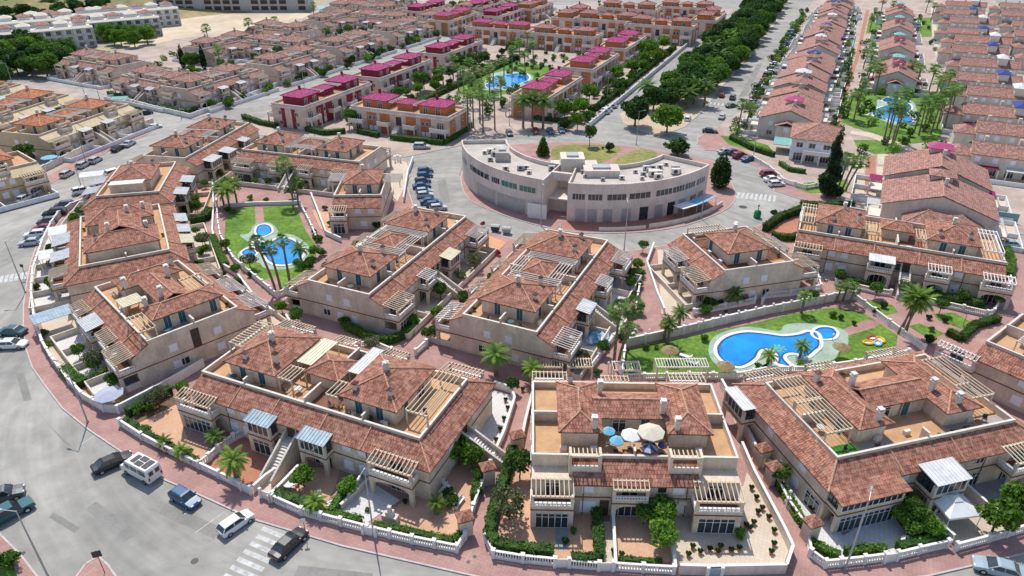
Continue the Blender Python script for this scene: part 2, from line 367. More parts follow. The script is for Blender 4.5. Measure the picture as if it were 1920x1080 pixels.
def opening(kind, w_=1.2, h=1.2):
    """window / door meshes looking towards -y, origin at the sill centre; shared between copies"""
    key = (kind, round(w_, 1), round(h, 1))
    if key in opening.c: return opening.c[key]
    mb = MB(); f = .07
    if kind == 'shutter':
        mb.box(-w_ / 2, -.05, 0, w_ / 2, .02, h, 0); mb.box(-w_ / 2 + f, -.065, f, w_ / 2 - f, -.052, h - f, 1)
        mb.box(-w_ / 2 - .08, -.12, -.09, w_ / 2 + .08, .02, -.003, 0)
        me = mb.mesh('window', [M['white'], M['shutter']])
    elif kind == 'door':
        mb.box(-w_ / 2, -.05, 0, w_ / 2, .02, h, 0); mb.box(-w_ / 2 + .08, -.075, .06, -.02, -.052, h - .08, 1); mb.box(.02, -.075, .06, w_ / 2 - .08, -.052, h - .08, 1)
        me = mb.mesh('door', [M['white'], M['teal']])
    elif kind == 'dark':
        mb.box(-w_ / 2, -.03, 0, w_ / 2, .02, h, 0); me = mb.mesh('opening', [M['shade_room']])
    else:   # glazed: white frame, dark panes
        n = max(1, round(w_ / .75)); mb.box(-w_ / 2, -.03, 0, w_ / 2, .02, h, 0)
        for i in range(n + 1):
            x = -w_ / 2 + (w_ - f) * i / n; mb.box(x, -.075, 0, x + f, -.032, h, 1)
        xs = [-w_ / 2 + (w_ - f) * i / n for i in range(n + 1)]
        for i in range(n):
            mb.box(xs[i] + f + .002, -.07, 0, xs[i + 1] - .002, -.034, f, 1); mb.box(xs[i] + f + .002, -.07, h - f, xs[i + 1] - .002, -.034, h, 1)
            if h > 1.8: mb.box(xs[i] + f + .002, -.07, h * .74, xs[i + 1] - .002, -.034, h * .74 + .06, 1)
        me = mb.mesh('window', [M['glass_green' if kind == 'green' else 'glass_dark'], M['white']])
    opening.c[key] = me; return me
opening.c = {}

def chimney(parent, x, y, z, kind=0):
    mb = MB(); mb.box(x - .27, y - .27, z - .9, x + .27, y + .27, z + .75)
    c = mb.build('chimney', M['wall_pale'], parent)
    mb = MB(); mb.box(x - .36, y - .36, z + .752, x + .36, y + .36, z + .84)
    if kind == 0: mb.box(x - .2, y - .2, z + .842, x + .2, y + .2, z + 1.1); mb.box(x - .33, y - .33, z + 1.102, x + .33, y + .33, z + 1.17)
    else: mb.hexa([(x - .34, y - .34, z + .842), (x + .34, y - .34, z + .842), (x + .34, y + .34, z + .842), (x - .34, y + .34, z + .842)], [(x - .05, y - .05, z + 1.2), (x + .05, y - .05, z + 1.2), (x + .05, y + .05, z + 1.2), (x - .05, y + .05, z + 1.2)])
    mb.build('chimney_cap', M['white_trim'] if kind == 0 else M['tile_red'], c)
def slats(mb, x0, y0, x1, y1, z0, z1=None, along='y', gap=.5, w_=.09, h=.13, frame=True):
    """pergola field; slats run along the given axis; z may slope in y from z0 to z1"""
    z1 = z0 if z1 is None else z1
    def Z(y): return z0 + (z1 - z0) * (y - y0) / (y1 - y0)
    def beam(xa, ya, xb, yb, dz=0, t=None, hh=None):
        hh = hh or h
        mb.hexa([(xa, ya, Z(ya) + dz), (xb, ya, Z(ya) + dz), (xb, yb, Z(yb) + dz), (xa, yb, Z(yb) + dz)],
                [(xa, ya, Z(ya) + dz + hh), (xb, ya, Z(ya) + dz + hh), (xb, yb, Z(yb) + dz + hh), (xa, yb, Z(yb) + dz + hh)])
    if along == 'y':
        n = max(2, round((x1 - x0) / gap))
        for i in range(n + 1):
            x = x0 + (x1 - x0 - w_) * i / n; beam(x, y0, x + w_, y1)
        if frame: beam(x0, y0, x1, y0 + .2, -.222, hh=.22); beam(x0, y1 - .2, x1, y1, -.222, hh=.22)
    else:
        n = max(2, round((y1 - y0) / gap))
        for i in range(n + 1):
            y = y0 + (y1 - y0 - w_) * i / n; beam(x0, y, x1, y + w_)
        if frame: beam(x0, y0, x0 + .2, y1, -.222, hh=.22); beam(x1 - .2, y0, x1, y1, -.222, hh=.22)
def sheet_roof(mb, x0, y0, x1, y1, z0, z1=None):
    z1 = z0 if z1 is None else z1
    n = max(3, round((x1 - x0) / .45)); mb.hexa([(x0, y0, z0), (x1, y0, z0), (x1, y1, z1), (x0, y1, z1)], [(x0, y0, z0 + .06), (x1, y0, z0 + .06), (x1, y1, z1 + .06), (x0, y1, z1 + .06)])
    for i in range(n + 1):
        x = x0 + (x1 - x0 - .06) * i / n
        mb.hexa([(x, y0, z0 + .062), (x + .06, y0, z0 + .062), (x + .06, y1, z1 + .062), (x, y1, z1 + .062)], [(x, y0, z0 + .12), (x + .06, y0, z0 + .12), (x + .06, y1, z1 + .12), (x, y1, z1 + .12)])

class Side:
    """maps facade coordinates (s along, o outward, z) into block coordinates"""
    def __init__(S, side, L, W, d):
        S.side = side
        S.f = {'f': lambda s, o: (s, -d - o), 'b': lambda s, o: (s, W + d + o), 'l': lambda s, o: (-d - o, s), 'r': lambda s, o: (L + d + o, s),
               'L': lambda s, o: (0 - o, s), 'R': lambda s, o: (L + o, s)}[side]
        S.rz = {'f': 0, 'b': math.pi, 'l': -math.pi / 2, 'L': -math.pi / 2, 'r': math.pi / 2, 'R': math.pi / 2}[side]
        S.along = 'y' if side in 'fb' else 'x'
    def box(S, mb, s0, o0, z0, s1, o1, z1, m=0):
        a = S.f(s0, o0); b = S.f(s1, o1); mb.box(a[0], a[1], z0, b[0], b[1], z1, m)
    def hexa(S, mb, pts_b, pts_t, m=0):
        b = [(*S.f(s, o), z) for s, o, z in pts_b]; t = [(*S.f(s, o), z) for s, o, z in pts_t]
        mb.hexa(b, t, m)
    def win(S, parent, kind, s, z, w_=1.2, h=1.2, o=0.0):
        p = S.f(s, o + .012); return link('door' if kind == 'door' else ('opening' if kind == 'dark' else 'window'), opening(kind, w_, h), parent, (p[0], p[1], z), S.rz)

def baluster_run(S, mb, s0, o0, s1, o1, z0, h=.95, step=.26):
    """white balustrade: low wall, balusters, rail, between two facade points"""
    t = .09
    horiz = abs(s1 - s0) > abs(o1 - o0)
    def bx(a0, a1, z_0, z_1, tt):
        if horiz: S.box(mb, a0, o0 - tt, z_0, a1, o0 + tt, z_1)
        else: S.box(mb, s0 - tt, a0, z_0, s0 + tt, a1, z_1)
    a0, a1 = (min(s0, s1), max(s0, s1)) if horiz else (min(o0, o1), max(o0, o1))
    bx(a0, a1, z0, z0 + .14, t); bx(a0, a1, z0 + h - .12, z0 + h, t + .03)
    n = max(2, round((a1 - a0) / step))
    for i in range(n):
        a = a0 + (a1 - a0) * (i + .5) / n; bx(a - .06, a + .06, z0 + .142, z0 + h - .122, .06)

def bay(root, S, kind, s0, s1, D=2.4, roof='slats', ground='arch', upper='open', lo=False, rm=None, top=None):
    """projecting bay: ground room or arch, balcony, and its roof"""
    zf = 2.6; z1 = 2.97
    wallm = M['wall_beige'] if not lo else M['wall_far']
    if kind == 'stair':
        w2 = (s1 - s0); run = 5.4; n = 14
        st = MB()
        for i in range(n):
            o0 = .9 + (run - .9) * i / n; o1 = .9 + (run - .9) * (i + 1) / n; z = 2.95 * (1 - (i + 1) / (n + 0.0)) + .12
            S.box(st, s0 + .2, o0, 0.12, s1 - .2, o1 - .001, z + .1)
        S.box(st, s0 + .2, 0.01, 0.12, s1 - .2, .899, 2.97)
        o = st.build('staircase', M['white_trim'], root)
        for a in (s0, s1 - .19):
            sw = MB(); S.hexa(sw, [(a, .02, .12), (a + .19, .02, .12), (a + .19, run, .12), (a, run, .12)], [(a, .02, 3.95), (a + .19, .02, 3.95), (a + .19, run, 1.0), (a, run, 1.0)])
            o2 = sw.build('stair_wall', wallm, root); a -= .03
            cp = MB(); S.hexa(cp, [(a, .02, 3.953), (a + .25, .02, 3.953), (a + .25, run, 1.003), (a, run, 1.003)], [(a, .02, 4.03), (a + .25, .02, 4.03), (a + .25, run, 1.08), (a, run, 1.08)])
            cp.build('coping', M['white_trim'], o2)
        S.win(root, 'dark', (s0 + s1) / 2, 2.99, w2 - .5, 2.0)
        return
    if kind == 'loggia':      # roof-level balcony box breaking through the skirt roof
        m_ = MB(); S.box(m_, s0, -2.28, 5.2, s1, -.9, 5.9); b = m_.build('balcony', M['wall_beige'], root)
        for a in (s0, s1 - .28): m_ = MB(); S.box(m_, a, -2.28, 5.902, a + .28, -.9, 8.0); m_.build('side_wall', M['wall_beige'], root)
        m_ = MB(); S.box(m_, s0 + .282, -1.1, 5.902, s1 - .282, -.9, 6.5); m_.build('parapet', M['white_trim'], b)
        m_ = MB(); 
        for q in range(6): u = s0 + .5 + (s1 - s0 - 1.1) * q / 5; S.box(m_, u, -2.28, 7.7, u + .12, -1.1, 7.85)
        S.box(m_, s0 + .282, -1.099, 7.65, s1 - .282, -.92, 7.9); m_.build('pergola', M['cream_slat'], root); return
    # slab
    sl = MB(); S.box(sl, s0, .002, zf, s1, D, z1 - .15); b = sl.build('balcony', wallm, root)
    bd = MB(); S.box(bd, s0 - .05, .002, z1 - .148, s1 + .05, D + .05, z1); bd.build('band', M['band'], b)
    # upper parapet
    pw = MB(); zr = z1
    S.box(pw, s0, D - .14, z1 + .002, s1, D, z1 + .42); S.box(pw, s0, .002, z1 + .002, s0 + .14, D - .142, z1 + .42); S.box(pw, s1 - .14, .002, z1 + .002, s1, D - .142, z1 + .42)
    pw.build('parapet', wallm, b)
    if upper == 'glazed':
        hh = 1.75
        S.win(root, 'glazed', (s0 + s1) / 2, z1 + .42, s1 - s0 - .4, hh - .3, D - .05)
        for a in (s0 + .02, s1 - .12):
            sdw = MB()
            for k in range(3):
                o0 = .1 + (D - .35) * k / 3; S.box(sdw, a + .02, o0 + .1, z1 + .422, a + .08, o0 + (D - .35) / 3 - .02, z1 + .42 + hh - .35)
            sdw.build('side_glazing', M['glass_dark'], root)
    elif lo:
        rl = MB(); S.box(rl, s0, D - .12, z1 + .422, s1, D - .02, z1 + .95); rl.build('balustrade', M['white_trim'], b)
    else:
        bl = MB(); baluster_run(S, bl, s0 + .1, D - .07, s1 - .1, D - .07, z1 + .42, .55, .3)
        baluster_run(S, bl, s0 + .07, .05, s0 + .07, D - .2, z1 + .42, .55, .3); baluster_run(S, bl, s1 - .07, .05, s1 - .07, D - .2, z1 + .42, .55, .3)
        bl.build('balustrade', M['white'], b)
    # columns
    zt0 = 5.35; zt1 = 4.95
    cw = .34
    for a in (s0, s1 - cw): col = MB(); S.box(col, a, D - cw, z1 + .422, a + cw, D, zt1 - .24); col.build('column', wallm, root)
    for a in (s0, s1 - .5): col = MB(); S.box(col, a, D - .45, 0.12, a + .5, D, zf - .002); col.build('pier', wallm, root)
    if ground == 'arch':
        ar = MB(); n = 8; a0 = s0 + .5; a1 = s1 - .5; cx = (a0 + a1) / 2; rr = (a1 - a0) / 2
        for i in range(n):
            t0 = math.pi - math.pi * i / n; t1 = math.pi - math.pi * (i + 1) / n
            p0 = (cx + rr * math.cos(t0), 1.75 + .72 * math.sin(t0)); p1 = (cx + rr * math.cos(t1), 1.75 + .72 * math.sin(t1))
            S.hexa(ar, [(p0[0], D - .4, p0[1]), (p1[0], D - .4, p1[1]), (p1[0], D - .05, p1[1]), (p0[0], D - .05, p0[1])],
                   [(p0[0], D - .4, zf - .004), (p1[0], D - .4, zf - .004), (p1[0], D - .05, zf - .004), (p0[0], D - .05, zf - .004)])
        ar.build('arch', wallm, root)
        S.win(root, 'dark', cx, .14, min(s1 - s0 - 1, 2.6), 2.1)
        S.win(root, 'glazed', cx, .14, min(s1 - s0 - 1.6, 2.2), 2.0, .03)
    elif ground == 'glazed':
        S.win(root, 'glazed', (s0 + s1) / 2, .14, s1 - s0 - 1.04, 2.2, D - .12)
        hd = MB(); S.box(hd, s0 + .502, D - .3, 2.36, s1 - .502, D - .06, zf - .004); hd.build('lintel', wallm, root)
    S.win(root, 'glazed', (s0 + s1) / 2, z1 + .03, min(1.8, s1 - s0 - 1), 2.0)
    # roof over balcony
    rf = MB()
    a = S.f(s0, D + .1); c = S.f(s1, -.25)
    x0, x1 = sorted((a[0], c[0])); y0, y1 = sorted((a[1], c[1]))
    if S.along == 'y':
        zz = (zt1, zt0) if S.side == 'f' else (zt0, zt1)
        if roof == 'slats': slats(rf, x0, y0, x1, y1, zz[0], zz[1], 'y', .52)
        elif roof == 'tile':
            pass
        else: sheet_roof(rf, x0 - .1, y0 - .1, x1 + .1, y1, zz[0] + .02, zz[1] + .02)
    else:
        if roof == 'slats': slats(rf, x0, y0, x1, y1, 5.1, None, 'x', .52)
        else: sheet_roof(rf, x0 - .1, y0 - .1, x1 + .1, y1, 5.05)
    if roof == 'slats': rf.build('pergola', rm or M['cream_slat'], root)
    elif roof != 'tile': rf.build('balcony_roof', rm or M['roof_sheet'], root)
    if roof == 'tile':
        tr = MB(); rr_ = MB()
        q = [(*S.f(s0 - .3, D + .45), 4.85), (*S.f(s1 + .3, D + .45), 4.85), (*S.f(s1 + .3, -.2), 5.30), (*S.f(s0 - .3, -.2), 5.30)]
        if S.side in 'br': q = [q[1], q[0], q[3], q[2]]
        uvface(tr, q, q[0], q[1]); tr.face([(p[0], p[1], p[2] - .14) for p in reversed(q)])
        for i in range(4):
            p, r_ = q[i], q[(i + 1) % 4]; tr.face([(p[0], p[1], p[2] - .14), (r_[0], r_[1], r_[2] - .14), r_, p])
        tr.build('balcony_roof', M['tile_red'], root)

ZD, ZP = 5.9, 6.75
def yards(parent, x0, x1, y0, y1, gaps=(), mt='wall_white', n=3, fl='paving_beige', zt=.142):
    """front yards: paved ground with low white walls round them"""
    mb = MB(); mb.box(x0, y0, .1, x1, y1, zt); fl = mb.build('yard_paving', M[fl], parent); mb = MB(); t = .2
    yo = y0 if abs(y0) > abs(y1) or y0 < 0 and y1 <= 0 else y1
    if yo == y0: mb.box(x0, y0, .1, x1, y0 + t, 1.2); ya, yb = y0 + t + .002, y1
    else: mb.box(x0, y1 - t, .1, x1, y1, 1.2); ya, yb = y0, y1 - t - .002
    for i in range(n + 1): x = x0 + (x1 - x0 - t) * i / n; mb.box(x, ya, .1, x + t, yb, 1.2)
    mb.build('yard_wall', M[mt], fl)
def block(name, label, cat, x, y, ang, L, W, sides='fb', d=2.3, bays=(), wins=(), pods=(), pergolas=(), decks=(), parts_=(), chims=(), sheets=(), ridges=(), doors=(),
          tile='tile_red', wall='wall_beige', deck='deck_orange', lo=False, group=None, fspan=None):
    """two-storey block with a tiled skirt, roof terraces behind a parapet and hipped pavilions"""
    root = thing(name, label, cat, (x, y, 0), R(ang), group)
    X0 = -d if 'l' in sides else 0.0; X1 = L + d if 'r' in sides else L; Y0 = -d if 'f' in sides else 0.0; Y1 = W + d if 'b' in sides else W
    ov = .45; ze = 5.1; sl = (6.25 - ze) / d
    mb = MB(); mb.box(X0, Y0, 0, X1, Y1, 2.82); mb.box(X0, Y0, 2.95, X1, Y1, ze); mb.box(0, 0, ze, L, W, ZD - .002)
    def wedge(mbx, o0, o1, i0, i1, zo, zi, th, tiled):
        pts = [(*o0, zo), (*o1, zo), (*i1, zi), (*i0, zi)]
        if tiled: uvface(mbx, pts, pts[0], pts[1])
        else: mbx.face(pts)
        lowp = [(p[0], p[1], (p[2] - th) if tiled else ze) for p in pts]
        mbx.face(list(reversed(lowp)))
        for i in range(4):
            j = (i + 1) % 4; mbx.face([lowp[i], lowp[j], pts[j], pts[i]])
    rb = MB(); tls = {q_: MB() for q_ in sides}; zo = ze + .13 - sl * ov; zi = 6.25 + .13
    gx0 = -.0 if 'l' not in sides else 0; 
    def ring(side, o):
        # outer corners of the skirt on this side, o = overhang
        xl = (X0 - o) if 'l' in sides else -.12 * (o > 0); xr = (X1 + o) if 'r' in sides else L + .12 * (o > 0)
        yf = (Y0 - o) if 'f' in sides else -.12 * (o > 0); yb = (Y1 + o) if 'b' in sides else W + .12 * (o > 0)
        ixl = 0 if 'l' in sides else xl; ixr = L if 'r' in sides else xr; iyf = 0 if 'f' in sides else yf; iyb = W if 'b' in sides else yb
        return {'f': ((xl, yf), (xr, yf), (ixl, 0), (ixr, 0)), 'b': ((xr, yb), (xl, yb), (ixr, W), (ixl, W)),
                'l': ((xl, yb), (xl, yf), (0, iyb), (0, iyf)), 'r': ((xr, yf), (xr, yb), (L, iyf), (L, iyb))}[side]
    for sd in sides:
        tl = tls[sd]
        if sd == 'f' and fspan:
            f0, f1 = fspan; wedge(tl, (f0, Y0 - ov), (f1, Y0 - ov), (f0, 0), (f1, 0), zo, zi, .12, True); wedge(mb, (f0, Y0), (f1, Y0), (f0, 0), (f1, 0), ze + .002, 6.25, .1, False); continue
        a, b, ia, ib = ring(sd, ov); wedge(tl, a, b, ia, ib, zo, zi, .12, True)
        a, b, ia, ib = ring(sd, 0); wedge(mb, a, b, ia, ib, ze + .002, 6.25, .1, False)
        if sd in 'fb':
            yy0, yy1 = (a[1] - (ov if sd == 'f' else -ov)), ia[1]
            for s in ridges:
                rb.rod((s, yy0, zo + .05), (s, yy1, zi + .05), .10, n=5)
        if sd in 'lr' and 'f' in sides:
            cx = X0 - ov if sd == 'l' else X1 + ov; rb.rod((cx, Y0 - ov, zo + .05), (0 if sd == 'l' else L, 0, zi + .05), .11, n=5)
        if sd in 'lr' and 'b' in sides:
            cx = X0 - ov if sd == 'l' else X1 + ov; rb.rod((cx, Y1 + ov, zo + .05), (0 if sd == 'l' else L, W, zi + .05), .11, n=5)
    body = mb.build('wall', M[wall], root)
    bd = MB(); bd.box(X0 - .06, Y0 - .06, 2.822, X1 + .06, Y1 + .06, 2.948); bd.build('band', M['band'], body)
    for q_ in sides: sk = tls[q_].build('skirt_roof', M[tile], root)
    if rb.v: rb.build('ridge_tiles', M['ridge'], sk)
    # parapet and coping
    pp = MB(); cp = MB(); t = .2
    segs = [((0, 0), (L, t)), ((0, W - t), (L, W)), ((0, t), (t, W - t)), ((L - t, t), (L, W - t))]
    for (a, b) in segs:
        pp.box(a[0], a[1], ZD, b[0], b[1], ZP)
    cp.box(-.04, -.04, ZP + .002, L + .04, t + .03, ZP + .08); cp.box(-.04, W - t - .03, ZP + .002, L + .04, W + .04, ZP + .08)
    cp.box(-.04, t + .032, ZP + .002, t + .03, W - t - .032, ZP + .08); cp.box(L - t - .03, t + .032, ZP + .002, L + .04, W - t - .032, ZP + .08)
    for (x0, y0, x1, y1) in parts_:
        pp.box(x0, y0, ZD + .01, x1, y1, ZP + .55); cp.box(x0 - .05, y0 - .05, ZP + .552, x1 + .05, y1 + .05, ZP + .64)
    par = pp.build('parapet', M[wall], root); cp.build('coping', M['white_trim'], par)
    dk = MB(); dk.box(t, t, ZD, L - t, W - t, ZD + .01); dko = dk.build('roof_terrace', M[deck], root)
    for i, (x0, y0, x1, y1, mt) in enumerate(decks):
        q = MB(); q.box(x0, y0, ZD + .011, x1, y1, ZD + .016 + .002 * i); q.build('terrace_floor', M[mt], dko)
    # pavilions
    for (x0, y0, x1, y1, kind) in pods:
        ins = .5; zw = 8.25 if kind != 'low' else 7.9
        if kind == 'flat':
            pw = MB(); pw.box(x0, y0, ZD + .012, x1, y1, zw); po = pw.build('penthouse', M[wall], root)
            r_ = MB(); r_.box(x0 - .1, y0 - .1, zw + .002, x1 + .1, y1 + .1, zw + .12); r_.build('roof', M['white_trim'], po); continue
        pw = MB(); pw.box(x0 + ins, y0 + ins, ZD + .012, x1 - ins, y1 - ins, zw - .14); po = pw.build('penthouse', M[wall], root)
        r_ = MB(); rr = MB()
        if kind == 'gx': gable(r_, x0, y0, x1, y1, zw, (y1 - y0) / 2 * .4, 'x', rr)
        elif kind == 'gy': gable(r_, x0, y0, x1, y1, zw, (x1 - x0) / 2 * .4, 'y', rr)
        else: hip(r_, x0, y0, x1, y1, zw, None, rr)
        ro = r_.build('roof', M[tile], po); rr.build('ridge_tiles', M['ridge'], ro)
    for (sd, s, o, kind) in doors:      # doors on pavilions: side, position along, coordinate across
        rzs = {'f': 0, 'b': math.pi, 'l': -math.pi / 2, 'r': math.pi / 2}[sd]; e = .012
        loc = {'f': (s, o - e), 'b': (s, o + e), 'l': (o - e, s), 'r': (o + e, s)}[sd]
        ww, hh, zz = {'door': (1.1, 2.0, ZD + .03), 'glazed': (1.6, 1.9, ZD + .03), 'shutter': (1.0, 1.0, ZD + .9)}[kind]
        link('door' if kind == 'door' else 'window', opening(kind, ww, hh), root, (loc[0], loc[1], zz), rzs)
    for (x0, y0, x1, y1, z, along, mt) in pergolas:
        pg = MB(); slats(pg, x0, y0, x1, y1, z, None, along, .55)
        for px_, py_ in ((x0 + .1, y0 + .1), (x1 - .1, y0 + .1), (x1 - .1, y1 - .1), (x0 + .1, y1 - .1)): pg.box(px_ - .08, py_ - .08, ZD + .02, px_ + .08, py_ + .08, z - .224)
        pg.build('pergola', M[mt], root)
    for (x0, y0, x1, y1, z, mt) in sheets:
        pg = MB(); sheet_roof(pg, x0, y0, x1, y1, z)
        for px_, py_ in ((x0 + .1, y0 + .1), (x1 - .1, y0 + .1), (x1 - .1, y1 - .1), (x0 + .1, y1 - .1)): pg.box(px_ - .06, py_ - .06, ZD + .02, px_ + .06, py_ + .06, z - .002)
        pg.build('canopy', M[mt], root)
    for c in chims: chimney(root, *c)
    for (sd, kind, s0, s1, kw) in bays:
        bay(root, Side(sd, L, W, d), kind, s0, s1, lo=lo, **kw)
    if lo: yards(root, 0, L, -8.2, -d - .02); yards(root, 0, L, W + d + .02, W + 8.2)
    for (sd, kind, s, z, w_, h) in wins: Side(sd, L, W, d).win(root, kind, s, z, w_, h)
    return root

def furniture_set(parent_xyz, rz, label, group=None, cloth='white', n=4):
    t = thing('garden_table', label, 'garden table', parent_xyz, rz, group)
    mb = MB(); mb.prism([(math.cos(a) * .75, math.sin(a) * .55) for a in [math.pi / 5 * i for i in range(10)]], .70, .75); mb.build('table_top', M[cloth], t)
    mb = MB(); mb.rod((0, 0, 0), (0, 0, .7), .05); mb.box(-.3, -.3, 0, .3, .3, .04); mb.build('leg', M['metal_grey'], t); return t
def chair(loc, rz, label, mt='white', group='garden chairs'):
    t = thing('garden_chair', label, 'chair', loc, rz, group)
    mb = MB(); mb.box(-.24, -.24, .40, .24, .24, .45); mb.build('seat', M[mt], t)
    mb = MB(); mb.box(-.24, .2, .452, .24, .25, .92); mb.build('backrest', M[mt], t)
    for sx in (-.2, .2):
        for sy in (-.2, .2): mb = MB(); mb.box(sx - .02, sy - .02, 0, sx + .02, sy + .02, .398); mb.build('leg', M[mt], t)
    return t
def parasol(loc, r, h, mt, label, group=None, mt2=None):
    t = thing('parasol', label, 'parasol', loc, 0, group)
    mb = MB(); mb.rod((0, 0, 0), (0, 0, h + .1), .03); mb.build('pole', M['metal_grey'], t)
    mb = MB(); n = 8
    for i in range(n):
        a = 2 * math.pi * i / n; b = 2 * math.pi * (i + 1) / n; p = (r * math.cos(a), r * math.sin(a), h - .45); q = (r * math.cos(b), r * math.sin(b), h - .45)
        mb.face([p, q, (0, 0, h + .05)], m=(i % 2 if mt2 else 0)); mb.face([(0, 0, h), (q[0], q[1], q[2] - .12), (p[0], p[1], p[2] - .12)])
        mb.face([(p[0], p[1], p[2] - .12), (q[0], q[1], q[2] - .12), q, p], m=(i % 2 if mt2 else 0))
    mb.build('canopy', [M[mt], M[mt2 or mt]], t); mb = MB(); mb.box(-.25, -.25, 0, .25, .25, .08); mb.build('base', M['metal_dark'], t); return t
# ---------------------------------------------------------------- ground, roads, plots (pixel-surveyed plan)
def P(*pts, z=0.0): return [at(x, y, z) for x, y in pts]
def smooth(pts, n=5, closed=True):
    out = []; k = len(pts)
    for i in range(k if closed else k - 1):
        g = (lambda j: pts[j % k]) if closed else (lambda j: pts[min(max(j, 0), k - 1)])
        p0, p1, p2, p3 = g(i - 1), g(i), g(i + 1), g(i + 2)
        for t in [q / n for q in range(n)]:
            out.append(tuple(.5 * ((2 * p1[c]) + (-p0[c] + p2[c]) * t + (2 * p0[c] - 5 * p1[c] + 4 * p2[c] - p3[c]) * t * t + (-p0[c] + 3 * p1[c] - 3 * p2[c] + p3[c]) * t ** 3) for c in (0, 1)))
    if not closed: out.append(tuple(pts[-1]))
    return out
def area(poly): return sum(poly[i - 1][0] * poly[i][1] - poly[i][0] * poly[i - 1][1] for i in range(len(poly))) / 2
def sheet(name, poly, z, mt, kind='structure', zb=None, label=None):
    if area(poly) < 0: poly = poly[::-1]
    mb = MB()
    if zb is None: mb.face([(x, y, z) for x, y in poly])
    else:
        mb.face([(x, y, z) for x, y in poly])
        for i in range(len(poly)):
            a = poly[i]; b = poly[(i + 1) % len(poly)]; mb.face([(a[0], a[1], zb), (b[0], b[1], zb), (b[0], b[1], z), (a[0], a[1], z)])
    o = mb.build(name, M[mt])
    o['kind'] = kind
    return o
_z = [0.13]
def patch(name, poly, mt):
    """a surface laid a few millimetres over the one below"""
    _z[0] += 0.0013
    return sheet(name, poly, _z[0], mt)
sheet('terrain', [(-3000, -400), (3000, -400), (3000, 5000), (-3000, 5000)], -0.06, 'terrain')
sheet('road', [(-330, -40), (330, -40), (480, 900), (-420, 900)], 0.0, 'asphalt')
def plot(pts, sm=0, name='pavement', mt='paving_pink'):
    poly = pts
    if sm: poly = smooth(pts, sm)
    o = sheet(name, poly, .12, mt, zb=-.02)
    mb = MB(); n = len(poly); k = .16
    if area(poly) < 0: poly = poly[::-1]
    for i in range(n):      # kerb stones, slightly proud
        a = Vector(poly[i]); b = Vector(poly[(i + 1) % n]); d = b - a
        if d.length < .05: continue
        d.normalize(); nr = Vector((d.y, -d.x)) * .0; inn = Vector((-d.y, d.x)) * k; nr = Vector((d.y, -d.x)) * .02
        mb.prism([tuple(a + nr), tuple(b + nr), tuple(b + inn), tuple(a + inn)], -.02, .135)
    o2 = mb.build('kerb', M['kerb']); o2['kind'] = 'structure'
    return o
P1 = P((2200, 985), (1920, 1040), (1740, 1082), (1480, 1112), (1200, 1118), (1000, 1103), (880, 1080), (640, 1025), (473, 975), (370, 928), (310, 902), (247, 862), (167, 808), (117, 767), (82, 722), (60, 690),
       (48, 655), (43, 610), (44, 570), (50, 530), (58, 490), (68, 462), (86, 445), (112, 415), (140, 378), (172, 345), (215, 318), (262, 294), (300, 268), (332, 250), (372, 236), (420, 245), (510, 264), (600, 279), (690, 293), (735, 298), (768, 303),
       (762, 325), (765, 355), (775, 385), (800, 405), (850, 418), (905, 432), (960, 448), (1050, 465), (1120, 471), (1180, 471), (1240, 462), (1310, 450), (1400, 432), (1450, 412), (1500, 402), (1545, 402), (1620, 410), (1750, 428), (1880, 455), (1960, 470), (2250, 530))
plot(P1)
plot(P((881, 376), (868, 356), (864, 330), (876, 308), (897, 288), (930, 276), (995, 269), (1060, 267), (1120, 269), (1192, 276), (1245, 285), (1307, 295), (1345, 308), (1362, 330), (1376, 352), (1378, 376), (1362, 393), (1330, 408), (1282, 424), (1212, 435), (1127, 438), (1060, 434), (1000, 421), (950, 406), (908, 390)), 3)
plot(P((-200, 520), (0, 392), (63, 363), (110, 336), (153, 310), (213, 279), (270, 255), (297, 240), (288, 226), (262, 214), (200, 188), (130, 166), (0, 152), (-150, 150), (-420, 300)), mt='paving_far')
sheet('pavement', P((-20, 410), (63, 363), (110, 336), (153, 310), (213, 279), (270, 255), (297, 240), (288, 226), (270, 240), (200, 272), (100, 325), (-20, 392)), .1245, 'paving_pink')
plot(P((366, 224), (330, 217), (280, 205), (228, 190), (150, 160), (100, 135), (105, 118), (250, 92), (330, 74), (470, 58), (560, 38), (610, 12)) + [town(a, b) for a, b in ((520, -270), (520, -176.5))], mt='paving_far')
plot([town(a, b) for a, b in ((150, -158), (149, -120), (150, -98))] + P((900, 266), (960, 252), (1060, 252), (1118, 238)) + [town(196, -62), (town(470, -60)), town(470, -158)], mt='paving_far')
plot(P((1162, 214), (1170, 232), (1205, 248), (1240, 255), (1285, 238), (1322, 205), (1345, 172), (1402, 110), (1442, 62), (1484, 0)) + [town(520, -33), town(520, -50), town(330, -52), town(240, -53)], name='median', mt='sand')
plot(P((1350, 236), (1308, 258), (1306, 270), (1322, 282), (1350, 284), (1390, 298), (1422, 314), (1440, 340), (1452, 358), (1500, 374), (1560, 384), (1700, 400), (1880, 434), (2000, 455), (2300, 500)) + [(520, 900), town(560, -18)] + P((1472, 95), (1425, 160), (1385, 212)), mt='paving_far')
sheet('pavement', P((1350, 236), (1308, 258), (1306, 270), (1322, 282), (1350, 284), (1390, 298), (1422, 314), (1440, 340), (1452, 358), (1500, 374), (1560, 384), (1560, 372), (1480, 350), (1450, 318), (1400, 285), (1362, 262)), .1245, 'paving_pink')
plot(P((-300, 900), (0, 1000), (40, 1040), (75, 1085), (40, 1300), (-400, 1300)))
plot(P((140, 1085), (160, 1058), (185, 1042), (205, 1060), (225, 1090), (230, 1300), (120, 1300)))
sheet('lawn', P((-300, 960), (0, 1035), (22, 1052), (35, 1085), (20, 1200), (-300, 1200)), .131, 'lawn')
